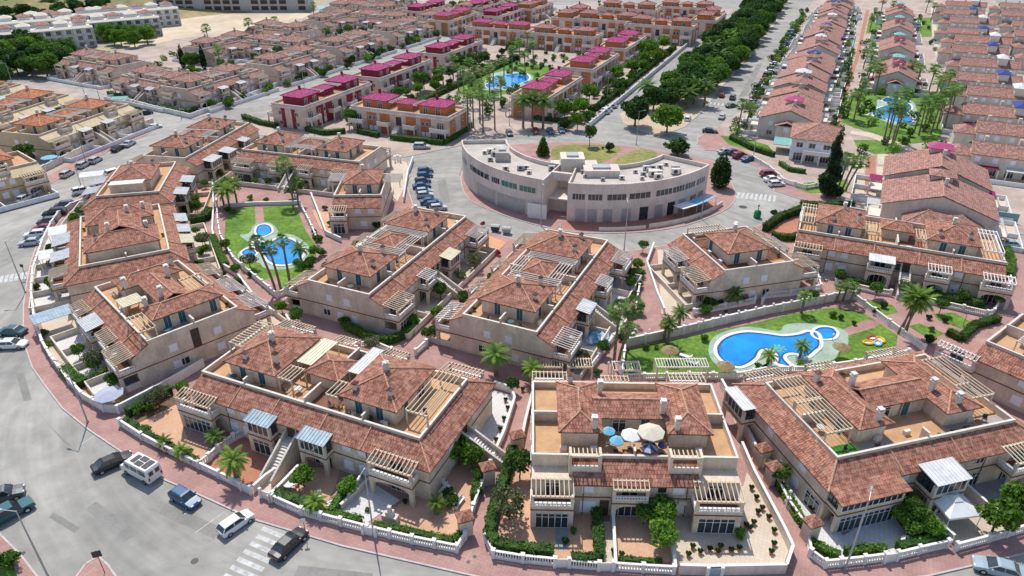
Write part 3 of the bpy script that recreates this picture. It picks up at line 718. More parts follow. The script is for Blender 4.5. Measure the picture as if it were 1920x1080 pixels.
# open land beyond the estates
sheet('sand_field', P((215, 88), (235, 50), (330, 22), (560, 20), (600, 30), (470, 60), (330, 78), (260, 95)), .007, 'sand')
sheet('dry_ground', P((-700, 160), (-60, 150), (0, 150), (60, 118), (105, 116), (250, 91), (330, 73), (470, 57), (560, 37), (610, 10), (640, -70), (-1800, -70)), .003, 'terrain')
sheet('car_park', P((228, 52), (300, 30), (325, 33), (262, 56)), .011, 'paving_white')
sheet('court', P((594, 32), (598, 12), (660, 8), (648, 26)), .2, 'roof_teal')
def hill():
    mb = MB(); n = 26; cx, cy = -300, 470
    g = [[(cx + (i - n / 2) * 14, cy + (j - n / 2) * 14, max(0, 17 * math.exp(-(((i - n / 2) * 14 / 95) ** 2 + ((j - n / 2) * 14 / 75) ** 2)) + 3 * noise.noise(Vector((i * .3, j * .3, 0))) - 2.2) - .3) for i in range(n + 1)] for j in range(n + 1)]
    for j in range(n):
        for i in range(n): mb.face([g[j][i], g[j][i + 1], g[j + 1][i + 1], g[j + 1][i]])
    o = mb.build('hill', M['hill_dry'], smooth=True); o['kind'] = 'structure'
hill()
# ---------------------------------------------------------------- near villas
GV = 'villa blocks of the ring estate'
def Q(label, x, y, ang, L=33.0, W=11.8, bays_f=None, bays_b=None, end_balc=False, **kw):
    k = L / 33.0
    p1 = (2.6, 1.3, 10.9, 10.7); p2 = (L - 12, 1.3, L - 3.7, 10.7)
    base = dict(
        pods=[p1 + ('hip',), p2 + ('hip',), (13.6 * k, 3.9, 19.0 * k, 8.6, 'low')],
        pergolas=[(10.95, 1.4, 13.4 * k, 9.9, 8.0, 'y', 'white_trim'), (19.2 * k, 1.4, L - 12.1, 9.9, 8.0, 'y', 'white_trim'), (13.45 * k, 8.7, 19.15 * k, 10.3, 7.95, 'x', 'white_trim'), (13.45 * k, 1.6, 19.15 * k, 3.8, 7.95, 'x', 'white_trim')],
        parts_=[(6.7, .21, 6.85, 1.7), (L - 7.9, .21, L - 7.75, 1.7), (L / 2 - .08, .21, L / 2 + .08, 3.5), (L / 2 - .08, 9.2, L / 2 + .08, W - .21), (6.7, W - 1.1, 6.85, W - .21), (.21, 5.8, 2.9, 5.95)],
        doors=[('f', 5.3, 1.8, 'door'), ('f', 8.3, 1.8, 'door'), ('f', L - 9.3, 1.8, 'door'), ('f', L - 6.4, 1.8, 'door'), ('l', 4.0, 3.1, 'door'), ('l', 7.6, 3.1, 'door'), ('r', 4.0, L - 4.2, 'door'), ('r', 7.6, L - 4.2, 'glazed'), ('b', 5, 10.2, 'door'), ('b', L - 6, 10.2, 'door')],
        chims=[(7.0, 6.0, 9.9, 0), (9.6, 3.4, 9.2, 1), (5.4, 2.6, 8.7, 1), (L - 8.0, 6.2, 9.9, 0), (L - 5.6, 3.2, 8.9, 1), (L - 10.2, 2.7, 8.8, 1)],
        decks=[(.22, .22, 6.7, W - .22, 'deck_orange'), (10.95, .22, L / 2 - .1, W - .22, 'deck_orange'), (L / 2 + .1, .22, L - 12, W - .22, 'deck_dark')],
        bays=[], wins=[], ridges=(6.5, 16.5 * k - 3.5, 16.5 * k + 3.6, L - 6.4))
    std = [('corner', -.2, 5.0, dict(D=2.3, ground='glazed')), ('bay', 10.0 * k, 13.4 * k, dict(D=1.9, roof='slats')), ('stair', 14.5 * k, 16.4 * k, {}), ('bay', 18.2 * k, 21.7 * k, dict(D=1.9)), ('corner', L - 5.1, L + .1, dict(D=2.3))]
    def add(sd, lst, mid):
        for (kd, a, b, o) in lst:
            if sd == 'b': a, b = a, b
            base['bays'].append((sd, kd, a, b, o))
        for s in (6.3, 8.4, L - 8.6, L - 6.5): base['wins'] += [(sd, 'shutter', s, 3.75, 1.2, 1.15), (sd, 'shutter' if sd == 'f' else 'glazed', s, .95, 1.3, 1.3)]
        base['wins'] += [(sd, 'glazed', mid, 3.0, 1.0, 1.95)]
    add('f', bays_f if bays_f is not None else std, 17.2 * k)
    add('b', bays_b if bays_b is not None else std, 17.2 * k)
    ends = kw.pop('ends', 'LR')
    for sd in ends:
        base['wins'] += [(sd, 'shutter', 4.4, 3.75, 1.25, 1.1), (sd, 'shutter', 7.8, 3.75, 1.25, 1.1), (sd, 'shutter', 3.3, .95, 1.1, 1.1), (sd, 'shutter', 6.0, .95, 1.2, 1.1), (sd, 'glazed', 8.6, .95, 1.4, 1.2)]
    cat = kw.pop('cat', 'villa block')
    ex = kw.pop('extra', {})
    for q_, v in ex.items(): base[q_] = list(base[q_]) + list(v)
    base.update(kw)
    return block('villa_block', label, cat, x, y, ang, L, W, **base)
def S_(label, x, y, ang, L=22.5, W=13.2, pods=None, **kw):
    base = dict(
        pods=pods or [(2.9, 1.9, 7.9, 11.3, 'hip'), (L - 7.4, 1.9, L - 2.4, 11.3, 'hip'), (7.0, 4.4, L - 6.6, 9.0, 'gx')],
        parts_=[(.21, 6.6, 3.2, 6.75), (L - 2.9, 6.6, L - .21, 6.75), (L / 2 - .08, .21, L / 2 + .08, 1.2)],
        doors=[('l', 4.2, 3.4, 'door'), ('l', 9, 3.4, 'door'), ('r', 4.2, L - 2.9, 'door'), ('f', 10, 4.9, 'glazed'), ('f', 13, 4.9, 'door'), ('b', 10, 8.5, 'glazed')],
        chims=[(6.9, 2.7, 8.9, 0), (8.0, 8.7, 9.3, 0), (L - 7.6, 5.4, 9.2, 0), (L - 6.4, 2.7, 8.9, 0), (4.6, 10.6, 9, 1)],
        wins=[(s, 'shutter', a, z, 1.2, 1.1) for s in 'LR' for a in (3, 9.5) for z in (3.75, .95)] + [('b', 'shutter', a, 3.75, 1.2, 1.1) for a in (7, 15)],
        bays=[('b', 'corner', 0, 4.6, dict(D=2.2)), ('b', 'corner', L - 4.6, L, dict(D=2.2)), ('b', 'bay', 9, 12.6, dict(D=1.5))], ridges=(4.4, L - 4.4))
    cat = kw.pop('cat', 'villa block'); ex = kw.pop('extra', {})
    for q_, v in ex.items(): base[q_] = list(base[q_]) + list(v)
    base.update(kw)
    return block('villa_block', label, cat, x, y, ang, L, W, **base)
sl_ = lambda rm=None, **k: dict(D=1.9, rm=rm, **k)
E_ = {}
E_['B'] = Q('long beige villa block beside the camper van, with two glass-roofed bays flanking its stair', -40, 72.6, -23.3, 32.2, 12.1, sides='fbr', group=GV, ends='L',
  bays_f=[('corner', -1.3, 4.3, dict(D=1.5, ground='glazed')), ('bay', 10, 13.6, dict(D=1.5, roof='sheet', rm=M['roof_blue'], ground='glazed', upper='glazed')), ('stair', 14.7, 16.5, {}), ('bay', 17.8, 21.6, dict(D=1.5, roof='sheet', rm=M['roof_blue'], upper='glazed')), ('corner', 27.5, 33.2, dict(D=1.6))],
  pergolas=[(28.95, 2.4, 31.95, 10.8, 8.0, 'y', 'cream_slat'), (11.0, 1.6, 13.2, 4.4, 8.0, 'y', 'cream_slat'), (18.6, 1.2, 20.4, 4.2, 8.0, 'y', 'cream_slat'), (-.1, 5.2, 2.4, 11.2, 8, 'x', 'cream_slat')],
  sheets=[(11.2, 5.2, 13.5, 11.0, 8.05, 'roof_cream'), (18.5, 6.0, 20.2, 11.8, 8.05, 'roof_sheet')], extra=dict(wins=[('r', 'shutter', a, z, 1.2, 1.1) for a in (3, 9) for z in (3.7, .95)], bays=[('r', 'stair', 5.6, 7.3, {})]))
E_['C'] = Q('beige villa block just right of the round-ended pool with three leaning palms', -22, 92.4, 66.3, 32.9, 11.7, group=GV,
  bays_f=[('corner', 0.1, 5.1, dict(D=2.6, ground='glazed')), ('bay', 10.4, 13.6, sl_(roof='slats', rm=M['white'])), ('stair', 14.4, 16.2, {}), ('bay', 18.3, 22.0, sl_(roof='sheet', rm=M['roof_cream'], upper='glazed')), ('corner', 28, 33, dict(D=2.4, rm=M['white_trim']))])
E_['D'] = Q('central beige villa block whose long side faces the pink path up to the shops', 3.5, 81.8, 65.6, 33, 11.8, group=GV,
  bays_f=[('corner', .2, 5.1, dict(D=2.7, rm=M['white_trim'], ground='glazed')), ('bay', 10.4, 13.8, sl_(roof='sheet', rm=M['roof_sheet'], upper='glazed')), ('stair', 14.6, 16.4, {}), ('bay', 19.4, 22.8, sl_(rm=M['white'])), ('corner', 28, 33, dict(D=2.4, rm=M['white_trim']))],
  bays_b=[('corner', -.1, 4.8, dict(D=2.4, rm=M['white_trim'])), ('bay', 9.6, 13.2, sl_()), ('stair', 14.6, 16.4, {}), ('bay', 18, 21.6, sl_()), ('corner', 28, 33, dict(D=2.3))])
E_['E'] = S_('symmetrical beige villa block with sun umbrellas crowding its middle roof terrace', 2.2, 57.3, -1.5, 22.5, 13.2, group=GV, fspan=(4.4, 18.0),
  pods=[(2.9, 2.0, 7.9, 11.2, 'hip'), (15.0, 2.0, 20.1, 11.2, 'hip'), (7.0, 4.5, 15.9, 9.2, 'gx')], ridges=(), pergolas=(),
  bays=[('f', 'corner', -.1, 4.5, dict(D=2.0, ground='glazed')), ('f', 'corner', 17.3, 22.3, dict(D=2.3, ground='glazed')), ('f', 'bay', 8.7, 12.6, dict(D=.9)), ('f', 'loggia', 4.0, 7.5, {}), ('f', 'loggia', 14.8, 18.3, {}), ('b', 'corner', 0, 4.6, dict(D=2.2, rm=M['cream_slat'])), ('b', 'corner', 17.9, 22.5, dict(D=2.2)), ('b', 'bay', 9, 12.6, dict(D=1.5))],
  extra=dict(wins=[('f', 'shutter', 6.1, 3.7, 1.3, 1.2), ('f', 'glazed', 14.1, 3.7, 1.1, 1.1), ('f', 'shutter', 15.9, 3.7, 1.3, 1.2), ('f', 'shutter', 6.2, .8, 1.8, 1.5), ('f', 'shutter', 15.9, .8, 1.8, 1.5), ('f', 'dark', 8.0, .14, 1.0, 2.3), ('f', 'glazed', 13.7, .14, 1.0, 2.1)]))
E_['F'] = S_('red-tiled villa block with a glazed corner room and green turf on its terrace', 35.5, 56.8, 15, 24.2, 13.9, group=GV, sides='fblr',
  pods=[(3.8, 1.8, 8.5, 12.4, 'hip'), (15.5, 1.5, 20.6, 12.4, 'hip'), (7.6, 4.6, 16.4, 9.4, 'gx')],
  pergolas=[(.1, 2.5, 3.7, 8.2, 8.0, 'y', 'cream_slat'), (.1, 8.3, 3.7, 12.8, 8.0, 'y', 'cream_slat'), (20.8, 3.4, 24.2, 11.6, 8.0, 'y', 'cream_slat')],
  decks=[(.3, .3, 3.9, 2.4, 'turf_green'), (8.6, .3, 15.4, 4.9, 'deck_orange'), (16, .3, 24, 2, 'deck_grey'), (4, .3, 8.4, 2.0, 'deck_grey')], ridges=(6.9, 15.0),
  bays=[('f', 'corner', -2.2, 6.0, dict(D=2.0, ground='glazed', upper='glazed', roof='tile')), ('f', 'bay', 9.2, 13.6, dict(D=2.6, ground='glazed', upper='glazed', roof='sheet')), ('f', 'corner', 20.5, 26.2, dict(D=2.2, rm=M['roof_cream'])), ('l', 'corner', 11.5, 16.0, dict(D=1.8, roof='sheet', upper='glazed')), ('b', 'corner', 0, 5, dict(D=2.2)), ('b', 'bay', 9, 12.6, dict(D=1.8)), ('b', 'corner', 19, 24, dict(D=2.2))],
  wins=[('f', 'shutter', 7.6, 3.7, 1.1, 1.1), ('f', 'glazed', 17.8, 3.7, 1.2, 1.2), ('f', 'glazed', 17.8, .14, 1.9, 2.1), ('l', 'shutter', 2, 3.7, 1.2, 1.1), ('l', 'shutter', 8.3, 3.7, 1.2, 1.1), ('l', 'shutter', 2.6, .9, 1.2, 1.1), ('l', 'glazed', -.6, .14, 2.4, 2.1), ('l', 'shutter', 5, .9, 1.2, 1.2)])
E_['A'] = S_('angled villa block with a tall doorway in its blank wall, above the grey-blue parasol', -65.5, 94.8, -45, 21.6, 13.1, group=GV,
  pods=[(2.3, 1.9, 7.2, 11.2, 'hip'), (14.6, 1.9, 19.4, 12.2, 'hip'), (6.4, 4.4, 15.4, 9.0, 'gx')], pergolas=[(15.5, -.6, 20.8, 1.8, 8.0, 'x', 'cream_slat'), (9.5, 9.5, 14.5, 13, 8, 'x', 'cream_slat')],
  sheets=[(8.4, .5, 11.6, 3.6, 7.6, 'roof_cream')], doors=[('r', 3.9, 18.9, 'door'), ('r', 6.0, 18.9, 'door'), ('r', 10.6, 18.9, 'door'), ('f', 9.4, 4.9, 'glazed')],
  bays=[('f', 'corner', 16.6, 21.6, dict(D=2.4, ground='glazed')), ('f', 'corner', 11.2, 15.6, dict(D=1.6)), ('f', 'bay', 5.6, 9.8, dict(D=2.2, roof='sheet')), ('f', 'corner', 0, 4.4, dict(D=1.8)), ('b', 'corner', 16, 21, dict(D=2.6, rm=M['white_trim'])), ('b', 'corner', 9, 14, dict(D=2.4, rm=M['white_trim'])), ('b', 'corner', 1, 6, dict(D=2.2))],
  extra=dict(wins=[('R', 'dark', 6.3, 2.96, 1.2, 3.0), ('R', 'glazed', 4, .9, 1.5, 1.2)]), decks=[(19, .3, 21.3, 6.4, 'deck_grey'), (19, 6.8, 21.3, 12.8, 'deck_orange')])
E_['G'] = Q('small square villa block with one hipped pavilion, above the lawn of the wide pool', 31, 114.5, -75, 14.7, 13.0, group=GV,
  pods=[(3.6, 1.9, 12.1, 10.3, 'hip')], pergolas=[(.3, .6, 3.4, 7, 8, 'x', 'cream_slat'), (3, 10.6, 11, 12.8, 7.9, 'y', 'cream_slat')], parts_=[(12.1, 5.9, 14.5, 6.05)],
  doors=[('r', 4.0, 11.6, 'door'), ('r', 8.3, 11.6, 'door'), ('f', 6, 2.4, 'door')], chims=[(6.8, 6.0, 9.8, 0), (5.9, 6.6, 9.7, 0)], decks=[(.3, .3, 14.4, 12.7, 'deck_dark'), (12, 6.3, 14.4, 12.7, 'deck_orange')],
  bays_f=[('corner', 9.4, 14.6, dict(D=2.6)), ('corner', 2, 7, dict(D=2.2, rm=M['white_trim']))], bays_b=[('corner', 9.4, 14.6, dict(D=3.2)), ('corner', 2, 7, dict(D=2.4, rm=M['white_trim']))], ridges=(8,))
E_['H'] = Q('long villa block right of the green bottle bank, with a central stair between balconies', 52.7, 116.4, -24, 32.8, 11.9, group=GV,
  bays_f=[('corner', -.1, 4.6, dict(D=1.4)), ('bay', 12.3, 16.3, sl_(roof='sheet', rm=M['roof_sheet'])), ('stair', 17.5, 19.2, {}), ('bay', 21.4, 25.0, sl_(rm=M['white'])), ('corner', 29.6, 34.2, dict(D=1.8, rm=M['white']))],
  pergolas=[(-.2, 1, 2.4, 10.5, 8.0, 'y', 'cream_slat'), (29.4, 1, 32.4, 10.5, 8.0, 'y', 'white'), (11.0, 1.6, 13.4, 6, 8.0, 'y', 'cream_slat'), (19.2, 1.6, 20.8, 6, 8.0, 'y', 'cream_slat')])
E_['I'] = Q('red-tiled villa block cut off by the right edge, below the small hedged lawns', 65.3, 79.6, -53, 22, 12, group=GV, bays_f=[('corner', -4.6, .6, dict(D=.8, rm=M['white_trim'])), ('stair', 12, 13.8, {})], bays_b=[], pergolas=[(3, 1, 7, 4.5, 7.9, 'x', 'white_trim')], pods=[(9, 1.9, 19, 10.6, 'hip')], chims=[(12, 6, 9.6, 0)])
def sj(label, x, y, ang, L, W, pods, **k): return S_(label, x, y, ang, L, W, pods=pods, group=GV, **k)
E_['J'] = sj('villa block beside the ring road, directly behind the angled one', -59.5, 108.2, 118, 23.2, 13.8, [(1.4, 1.0, 8.8, 12.8, 'hip'), (13.6, 1.2, 21.4, 12.6, 'hip'), (7.6, 3.4, 15.6, 10.4, 'gx')], sides='fblr', decks=[(.3, .3, 2.6, 2.8, 'deck_orange'), (.3, 11, 2.6, 13.5, 'deck_orange')], parts_=[(.21, 6.6, 2.6, 6.75), (20.8, 6, 23, 6.15)],
  bays=[('f', 'bay', 5, 9, dict(D=1.8, roof='sheet', rm=M['roof_cream'])), ('f', 'bay', 16, 20, dict(D=1.8, roof='sheet')), ('f', 'bay', 10.4, 14.2, dict(D=1.8, roof='sheet', upper='glazed')), ('b', 'bay', 15, 20, dict(D=2.6, roof='sheet')), ('b', 'corner', 1, 5, dict(D=2.6)), ('b', 'bay', 8, 12, dict(D=2.6, roof='sheet'))])
E_['K1'] = sj('ring-road villa block with a pale flat-topped room on its roof terrace', -73.4, 135.5, 103, 19, 12.0, [(3.4, 1.9, 14, 10.4, 'hip'), (1.4, 3.2, 4.2, 9.6, 'flat')], sides='fbl', chims=[(9, 6.5, 9.6, 0), (12, 3, 8.8, 1)], doors=[], parts_=[],
  bays=[('f', 'bay', 1.6, 5.6, dict(D=2.2, roof='sheet', upper='glazed')), ('f', 'bay', 9, 13, dict(D=2.2, roof='sheet', upper='glazed')), ('b', 'bay', 6, 10, dict(D=2.6, roof='sheet')), ('b', 'bay', 12, 16, dict(D=2.6, roof='sheet'))])
E_['K2'] = Q('villa block at the far end of the left row, touching the road junction', -76.6, 156.5, 80, 30, 11, group=GV, bays_f=[('bay', 3, 7.5, dict(D=2.2, roof='sheet', upper='glazed')), ('bay', 9.8, 13.4, dict(D=2.8, roof='sheet', upper='glazed')), ('stair', 14.4, 16, {}), ('bay', 19, 22, sl_(roof='sheet', upper='glazed'))], deck='deck_orange')
E_['L'] = Q('villa block behind the tall lone palm, opposite the magenta-roofed houses', -65.6, 163.2, -17, 31.5, 11.7, group=GV, ends='R', sides='fb')
E_['M'] = Q('narrow villa block with one hipped roof, beside the perpendicular parking bays', -36.6, 133.2, 2, 9.7, 12.5, group=GV, pods=[(1.4, 2.4, 9.2, 11, 'hip')], pergolas=[(-2.2, 5.5, 1.2, 10, 7.8, 'x', 'white_trim'), (9.3, 6, 13, 11, 7.2, 'x', 'white_trim')], parts_=[(5.2, .21, 5.35, 2.6)],
  doors=[('f', 3.9, 2.9, 'door'), ('f', 6.9, 2.9, 'door')], chims=[(5.2, 7, 9.7, 0)], decks=[], bays_f=[('corner', -.4, 3.0, dict(D=2.2, ground='glazed'))], bays_b=[('corner', 0, 4, dict(D=2.2))], ridges=(),
  wins=[('f', 'shutter', 5.0, 3.7, 1.3, 1.1), ('f', 'shutter', 7.7, 3.7, 1.3, 1.1), ('f', 'shutter', 6, .9, 1.3, 1.1), ('L', 'shutter', 5, 3.7, 1.2, 1.1), ('R', 'shutter', 5, 3.7, 1.2, 1.1)])

for nm, n0, n1, mt, ns, dep in (('C', 'f', 0, 'paving_beige', 5, 4.2), ('C', 'b', 0, 'paving_terracotta', 5, 4.2), ('D', 'f', 0, 'paving_white', 5, 4.4), ('D', 'b', 0, 'paving_terracotta', 5, 4.2), ('H', 'b', 0, 'paving_beige', 4, 4), ('L', 'f', 0, 'paving_beige', 5, 4.5), ('J', 'b', 0, 'paving_white', 4, 6.5), ('J', 'f', 0, 'paving_beige', 4, 5), ('K1', 'b', 0, 'paving_white', 3, 6), ('K1', 'f', 0, 'paving_terracotta', 3, 5), ('A', 'f', 0, 'paving_white', 4, 5.6), ('A', 'b', 0, 'paving_beige', 3, 5), ('K2', 'f', 0, 'paving_beige', 4, 4), ('G', 'f', 0, 'paving_beige', 2, 4), ('M', 'b', 0, 'paving_beige', 2, 3.5)):
    L_, W_ = {'C': (32.9, 11.7), 'D': (33, 11.8), 'H': (32.8, 11.9), 'L': (31.5, 11.7), 'J': (23.2, 13.8), 'K1': (19, 12), 'A': (21.6, 13.1), 'K2': (30, 11), 'G': (14.7, 13), 'M': (9.7, 12.5)}[nm]
    if n0 == 'f': yards(E_[nm], 0, L_, -2.32 - dep, -2.32, n=ns, fl=mt, zt=.215, mt='wall_pale')
    else: yards(E_[nm], 0, L_, W_ + 2.32, W_ + 2.32 + dep, n=ns, fl=mt, zt=.215, mt='wall_pale')
# ---------------------------------------------------------------- curved shop building
def arc_building():
    cx, cy = at(1110, 300)[0], 0
    # outer wall survey at the ground and roof
    outer = P((902, 398 - 18), (930, 405), (975, 428), (1020, 440)), P((1064, 448), (1130, 448), (1200, 443), (1270, 430), (1325, 408))
    t = thing('shop_arcade', 'curved pale two-storey shop building on the crescent of the ring road', 'shop building', (0, 0, 0))
    H_ = 8.6
    # one circle through surveyed parapet points (z = H_)
    A, B, C = at(903, 305, H_), at(1065, 343, H_), at(1331, 308, H_)
    def circ(A, B, C):
        ax, ay = A; bx, by = B; cx, cy = C; d = 2 * (ax * (by - cy) + bx * (cy - ay) + cx * (ay - by))
        ux = ((ax * ax + ay * ay) * (by - cy) + (bx * bx + by * by) * (cy - ay) + (cx * cx + cy * cy) * (ay - by)) / d
        uy = ((ax * ax + ay * ay) * (cx - bx) + (bx * bx + by * by) * (ax - cx) + (cx * cx + cy * cy) * (bx - ax)) / d
        return ux, uy, math.hypot(ax - ux, ay - uy)
    ux, uy, r = circ(A, B, C)
    ang = lambda p: math.atan2(p[1] - uy, p[0] - ux)
    aL = ang(at(897, 262, H_)); aL = aL if aL < 0 else aL - 2 * math.pi; aR = ang(C)
    gapA = ang(at(1024, 333, H_)); gapB = ang(at(1065, 343, H_)); dep = 11.5
    pt = lambda a, rr: (ux + rr * math.cos(a), uy + rr * math.sin(a))
    def wing(a0, a1, dep0, lab, flat_end):
        n = 26; w_ = thing('wing', lab, 'x'); del w_['category']; w_.parent = t
        mb = MB(); N = [a0 + (a1 - a0) * i / n for i in range(n + 1)]
        dp = lambda i: dep0
        for i in range(n):
            o0, o1, i0, i1 = pt(N[i], r), pt(N[i + 1], r), pt(N[i], r - dp(i)), pt(N[i + 1], r - dp(i + 1))
            mb.face([(*o0, 0), (*o1, 0), (*o1, H_), (*o0, H_)]); mb.face([(*i1, 0), (*i0, 0), (*i0, H_), (*i1, H_)])
            q0, q1, k0, k1 = pt(N[i], r - .35), pt(N[i + 1], r - .35), pt(N[i], r - dp(i) + .35), pt(N[i + 1], r - dp(i + 1) + .35)
            mb.face([(*o0, H_), (*o1, H_), (*q1, H_), (*q0, H_)]); mb.face([(*k0, H_), (*k1, H_), (*i1, H_), (*i0, H_)])
            mb.face([(*q0, H_), (*q1, H_), (*q1, H_ - .9), (*q0, H_ - .9)]); mb.face([(*k1, H_), (*k0, H_), (*k0, H_ - .9), (*k1, H_ - .9)])
        for a, s in ((a0, 1), (a1, -1)):
            p, q = pt(a, r), pt(a, r - dep0); mb.face([(*p, 0), (*p, H_), (*q, H_), (*q, 0)])
            e = a + s * .35 / r; p2, q2 = pt(e, r - .35), pt(e, r - dep0 + .35); mb.face([(*p2, H_ - .9), (*p2, H_), (*q2, H_), (*q2, H_ - .9)]); mb.face([(*p, H_ + .002), (*q, H_ + .002), (*q2, H_ + .002), (*p2, H_ + .002)])
        mb.build('wall', M['wall_pinkish'], w_)
        mb = MB()
        for i in range(n):
            q0, q1, k0, k1 = pt(N[i], r - .36), pt(N[i + 1], r - .36), pt(N[i], r - dep0 + .36), pt(N[i + 1], r - dep0 + .36)
            mb.face([(*q0, H_ - .9), (*q1, H_ - .9), (*k1, H_ - .9), (*k0, H_ - .9)])
        mb.build('roof', M['flat_roof'], w_)
        return w_
    w1 = wing(aL, gapA, 11.0, 'left wing with large grey shutters', 0); w2 = wing(gapB, aR, 11.5, 'right wing with a row of small shops', 0)
    def panel(par, name, a0, a1, z0, z1, mt, off=.05, nseg=3):
        mb = MB()
        for i in range(nseg):
            b0 = a0 + (a1 - a0) * i / nseg; b1 = a0 + (a1 - a0) * (i + 1) / nseg
            o0, o1 = pt(b0, r + off), pt(b1, r + off); k0, k1 = pt(b0, r - .02), pt(b1, r - .02)
            mb.hexa([(*k0, z0), (*o0, z0), (*o1, z0), (*k1, z0)], [(*k0, z1), (*o0, z1), (*o1, z1), (*k1, z1)])
        return mb.build(name, M[mt], par)
    # left wing: upper strip windows, two big shutters
    sp = gapA - aL
    for i, (f0, f1, mt) in enumerate([(.10, .26, 'glass_dark'), (.34, .40, 'glass_dark'), (.40, .58, 'glass_dark'), (.61, .68, 'glass_dark'), (.70, .82, 'glass_green'), (.84, .95, 'glass_green')]):
        wv = panel(w1, 'window', aL + sp * f0, aL + sp * f1, 5.3, 6.5, mt)
        for k in range(1, 4): panel(wv, 'mullion', aL + sp * (f0 + (f1 - f0) * k / 4) - .0008, aL + sp * (f0 + (f1 - f0) * k / 4) + .0008, 5.3, 6.5, 'white', .1, 1)
    for f0, f1 in ((.44, .64), (.66, .88)): panel(w1, 'shutter', aL + sp * f0, aL + sp * f1, .15, 3.4, 'metal_grey')
    panel(w1, 'red_coping', aL + .02, gapA - .01, H_ + .004, H_ + .05, 'tile_far', .0, 14)
    sp = aR - gapB
    for i, (f0, f1) in enumerate([(.03, .10), (.12, .20), (.23, .34), (.36, .49), (.53, .64), (.65, .74), (.75, .84), (.86, .95)]):
        wv = panel(w2, 'window', gapB + sp * f0, gapB + sp * f1, 5.1, 6.35, 'glass_dark')
        nn = 4
        for k in range(1, nn): panel(wv, 'mullion', gapB + sp * (f0 + (f1 - f0) * k / nn) - .0009, gapB + sp * (f0 + (f1 - f0) * k / nn) + .0009, 5.1, 6.35, 'white', .1, 1)
    for i, f0 in enumerate([.05, .12, .21, .32, .43, .53, .62, .71, .81, .90]):
        panel(w2, 'shop_front', gapB + sp * f0, gapB + sp * (f0 + .055), .15, 3.1, 'metal_grey' if i in (0, 1, 2, 3, 5, 7) else 'glass_dark')
    # middle link: recessed, with a framed opening
    am = (gapA + gapB) / 2; p = pt(gapA, r - 4.5); q = pt(gapB, r - 4.5); p2 = pt(gapA, r - 10.5); q2 = pt(gapB, r - 10.5)
    mb = MB(); mb.prism([p, q, q2, p2], 0.1, 3.3); mb.build('link', M['wall_pinkish'], t); mb = MB(); mb.prism([pt(gapA, r - 4.5), pt(gapB, r - 4.5), pt(gapB, r - 5.3), pt(gapA, r - 5.3)], 7.2, H_ + .3); mb.build('bridge', M['wall_pinkish'], t)
    mb = MB(); mb.prism([pt(gapA, r - 3.6), pt(gapB, r - 3.6), pt(gapB, r - 4.4), pt(gapA, r - 4.4)], 3.1, 3.4); mb.build('shop_sign', M['white'], t)
    # roof clutter
    def ac(a, rr, s, k):
        c = pt(a, r - rr); z = H_ - .88
        mb = MB(); mb.box(c[0] - s, c[1] - s * .5, z + .12, c[0] + s, c[1] + s * .5, z + .12 + s * 1.3)
        o = mb.build('air_conditioner', M['white_trim' if k % 3 else 'metal_grey'], t)
        mb = MB(); mb.rod((c[0], c[1] - s * .5 - .03, z + .12 + s * .65), (c[0], c[1] - s * .5 - .002, z + .12 + s * .65), s * .5, n=10); mb.box(c[0] - s, c[1] - s * .4, z, c[0] - s + .1, c[1] + s * .4, z + .118); mb.box(c[0] + s - .1, c[1] - s * .4, z, c[0] + s, c[1] + s * .4, z + .118)
        mb.build('fan', M['metal_dark'], o)
    random.seed(11)
    for k in range(9): ac(aL + (gapA - aL) * rnd(.22, .5), rnd(3, 8.5), rnd(.5, .85), k)
    for k in range(6): ac(aL + (gapA - aL) * rnd(.55, .95), rnd(2, 8.5), rnd(.4, .8), k)
    for k in range(16): ac(gapB + (aR - gapB) * rnd(.56, .85), rnd(2.5, 9), rnd(.5, .9), k)
    for k in range(10): ac(gapB + (aR - gapB) * rnd(.05, .55), rnd(2.5, 9), rnd(.4, .75), k)
    for (a, rr, sx, sy, h, mt) in ((aL + (gapA - aL) * .42, 7.0, 1.6, 2.6, 2.0, 'flat_roof'), (am + .02, 12.5, 2.6, 2.4, 2.6, 'wall_pale'), (gapB + (aR - gapB) * .22, 8.6, 3.8, 2.2, 1.5, 'wall_pinkish')):
        c = pt(a, r - rr); mb = MB(); mb.box(c[0] - sx, c[1] - sy, H_ - 2.9, c[0] + sx, c[1] + sy, H_ - .9 + h); o = mb.build('stair_head', M[mt], t)
        mb = MB(); mb.box(c[0] - sx * .5, c[1] - sy * .5, H_ - .9 + h + .004, c[0] + sx * .5, c[1] + sy * .5, H_ - .5 + h); mb.build('tank', M['metal_grey'], o)
    mb = MB(); c = pt(am + .02, r - 14); mb.box(c[0] - 5, c[1] - 3, 0.1, c[0] + 5.5, c[1] + 3, H_ - .9); mb.build('core', M['wall_pinkish'], t)
    # terrace wall and ramp in front
    tw = thing('terrace_wall', 'low pale wall round the cafe terrace in front of the curved shops', 'wall', (0, 0, 0))
    mb = MB()
    def arcwall(a0, a1, rr, z1, n=14, th=.2):
        for i in range(n):
            b0 = a0 + (a1 - a0) * i / n; b1 = a0 + (a1 - a0) * (i + 1) / n
            mb.prism([pt(b0, rr), pt(b0, rr + th), pt(b1, rr + th), pt(b1, rr)], .1, z1)
    arcwall(gapB + sp * .18, gapB + sp * .42, r + 4.2, .9); arcwall(gapB + sp * .44, gapB + sp * .99, r + 4.2, 1.1)
    mb.build('wall', M['white_trim'], tw)
    ft = [pt(gapB + sp * f, r + .3) for f in [i / 12 for i in range(13)]] + [pt(gapB + sp * f, r + 4.1) for f in [1 - i / 12 for i in range(13)]]
    patch('cafe_terrace', ft, 'paving_red')
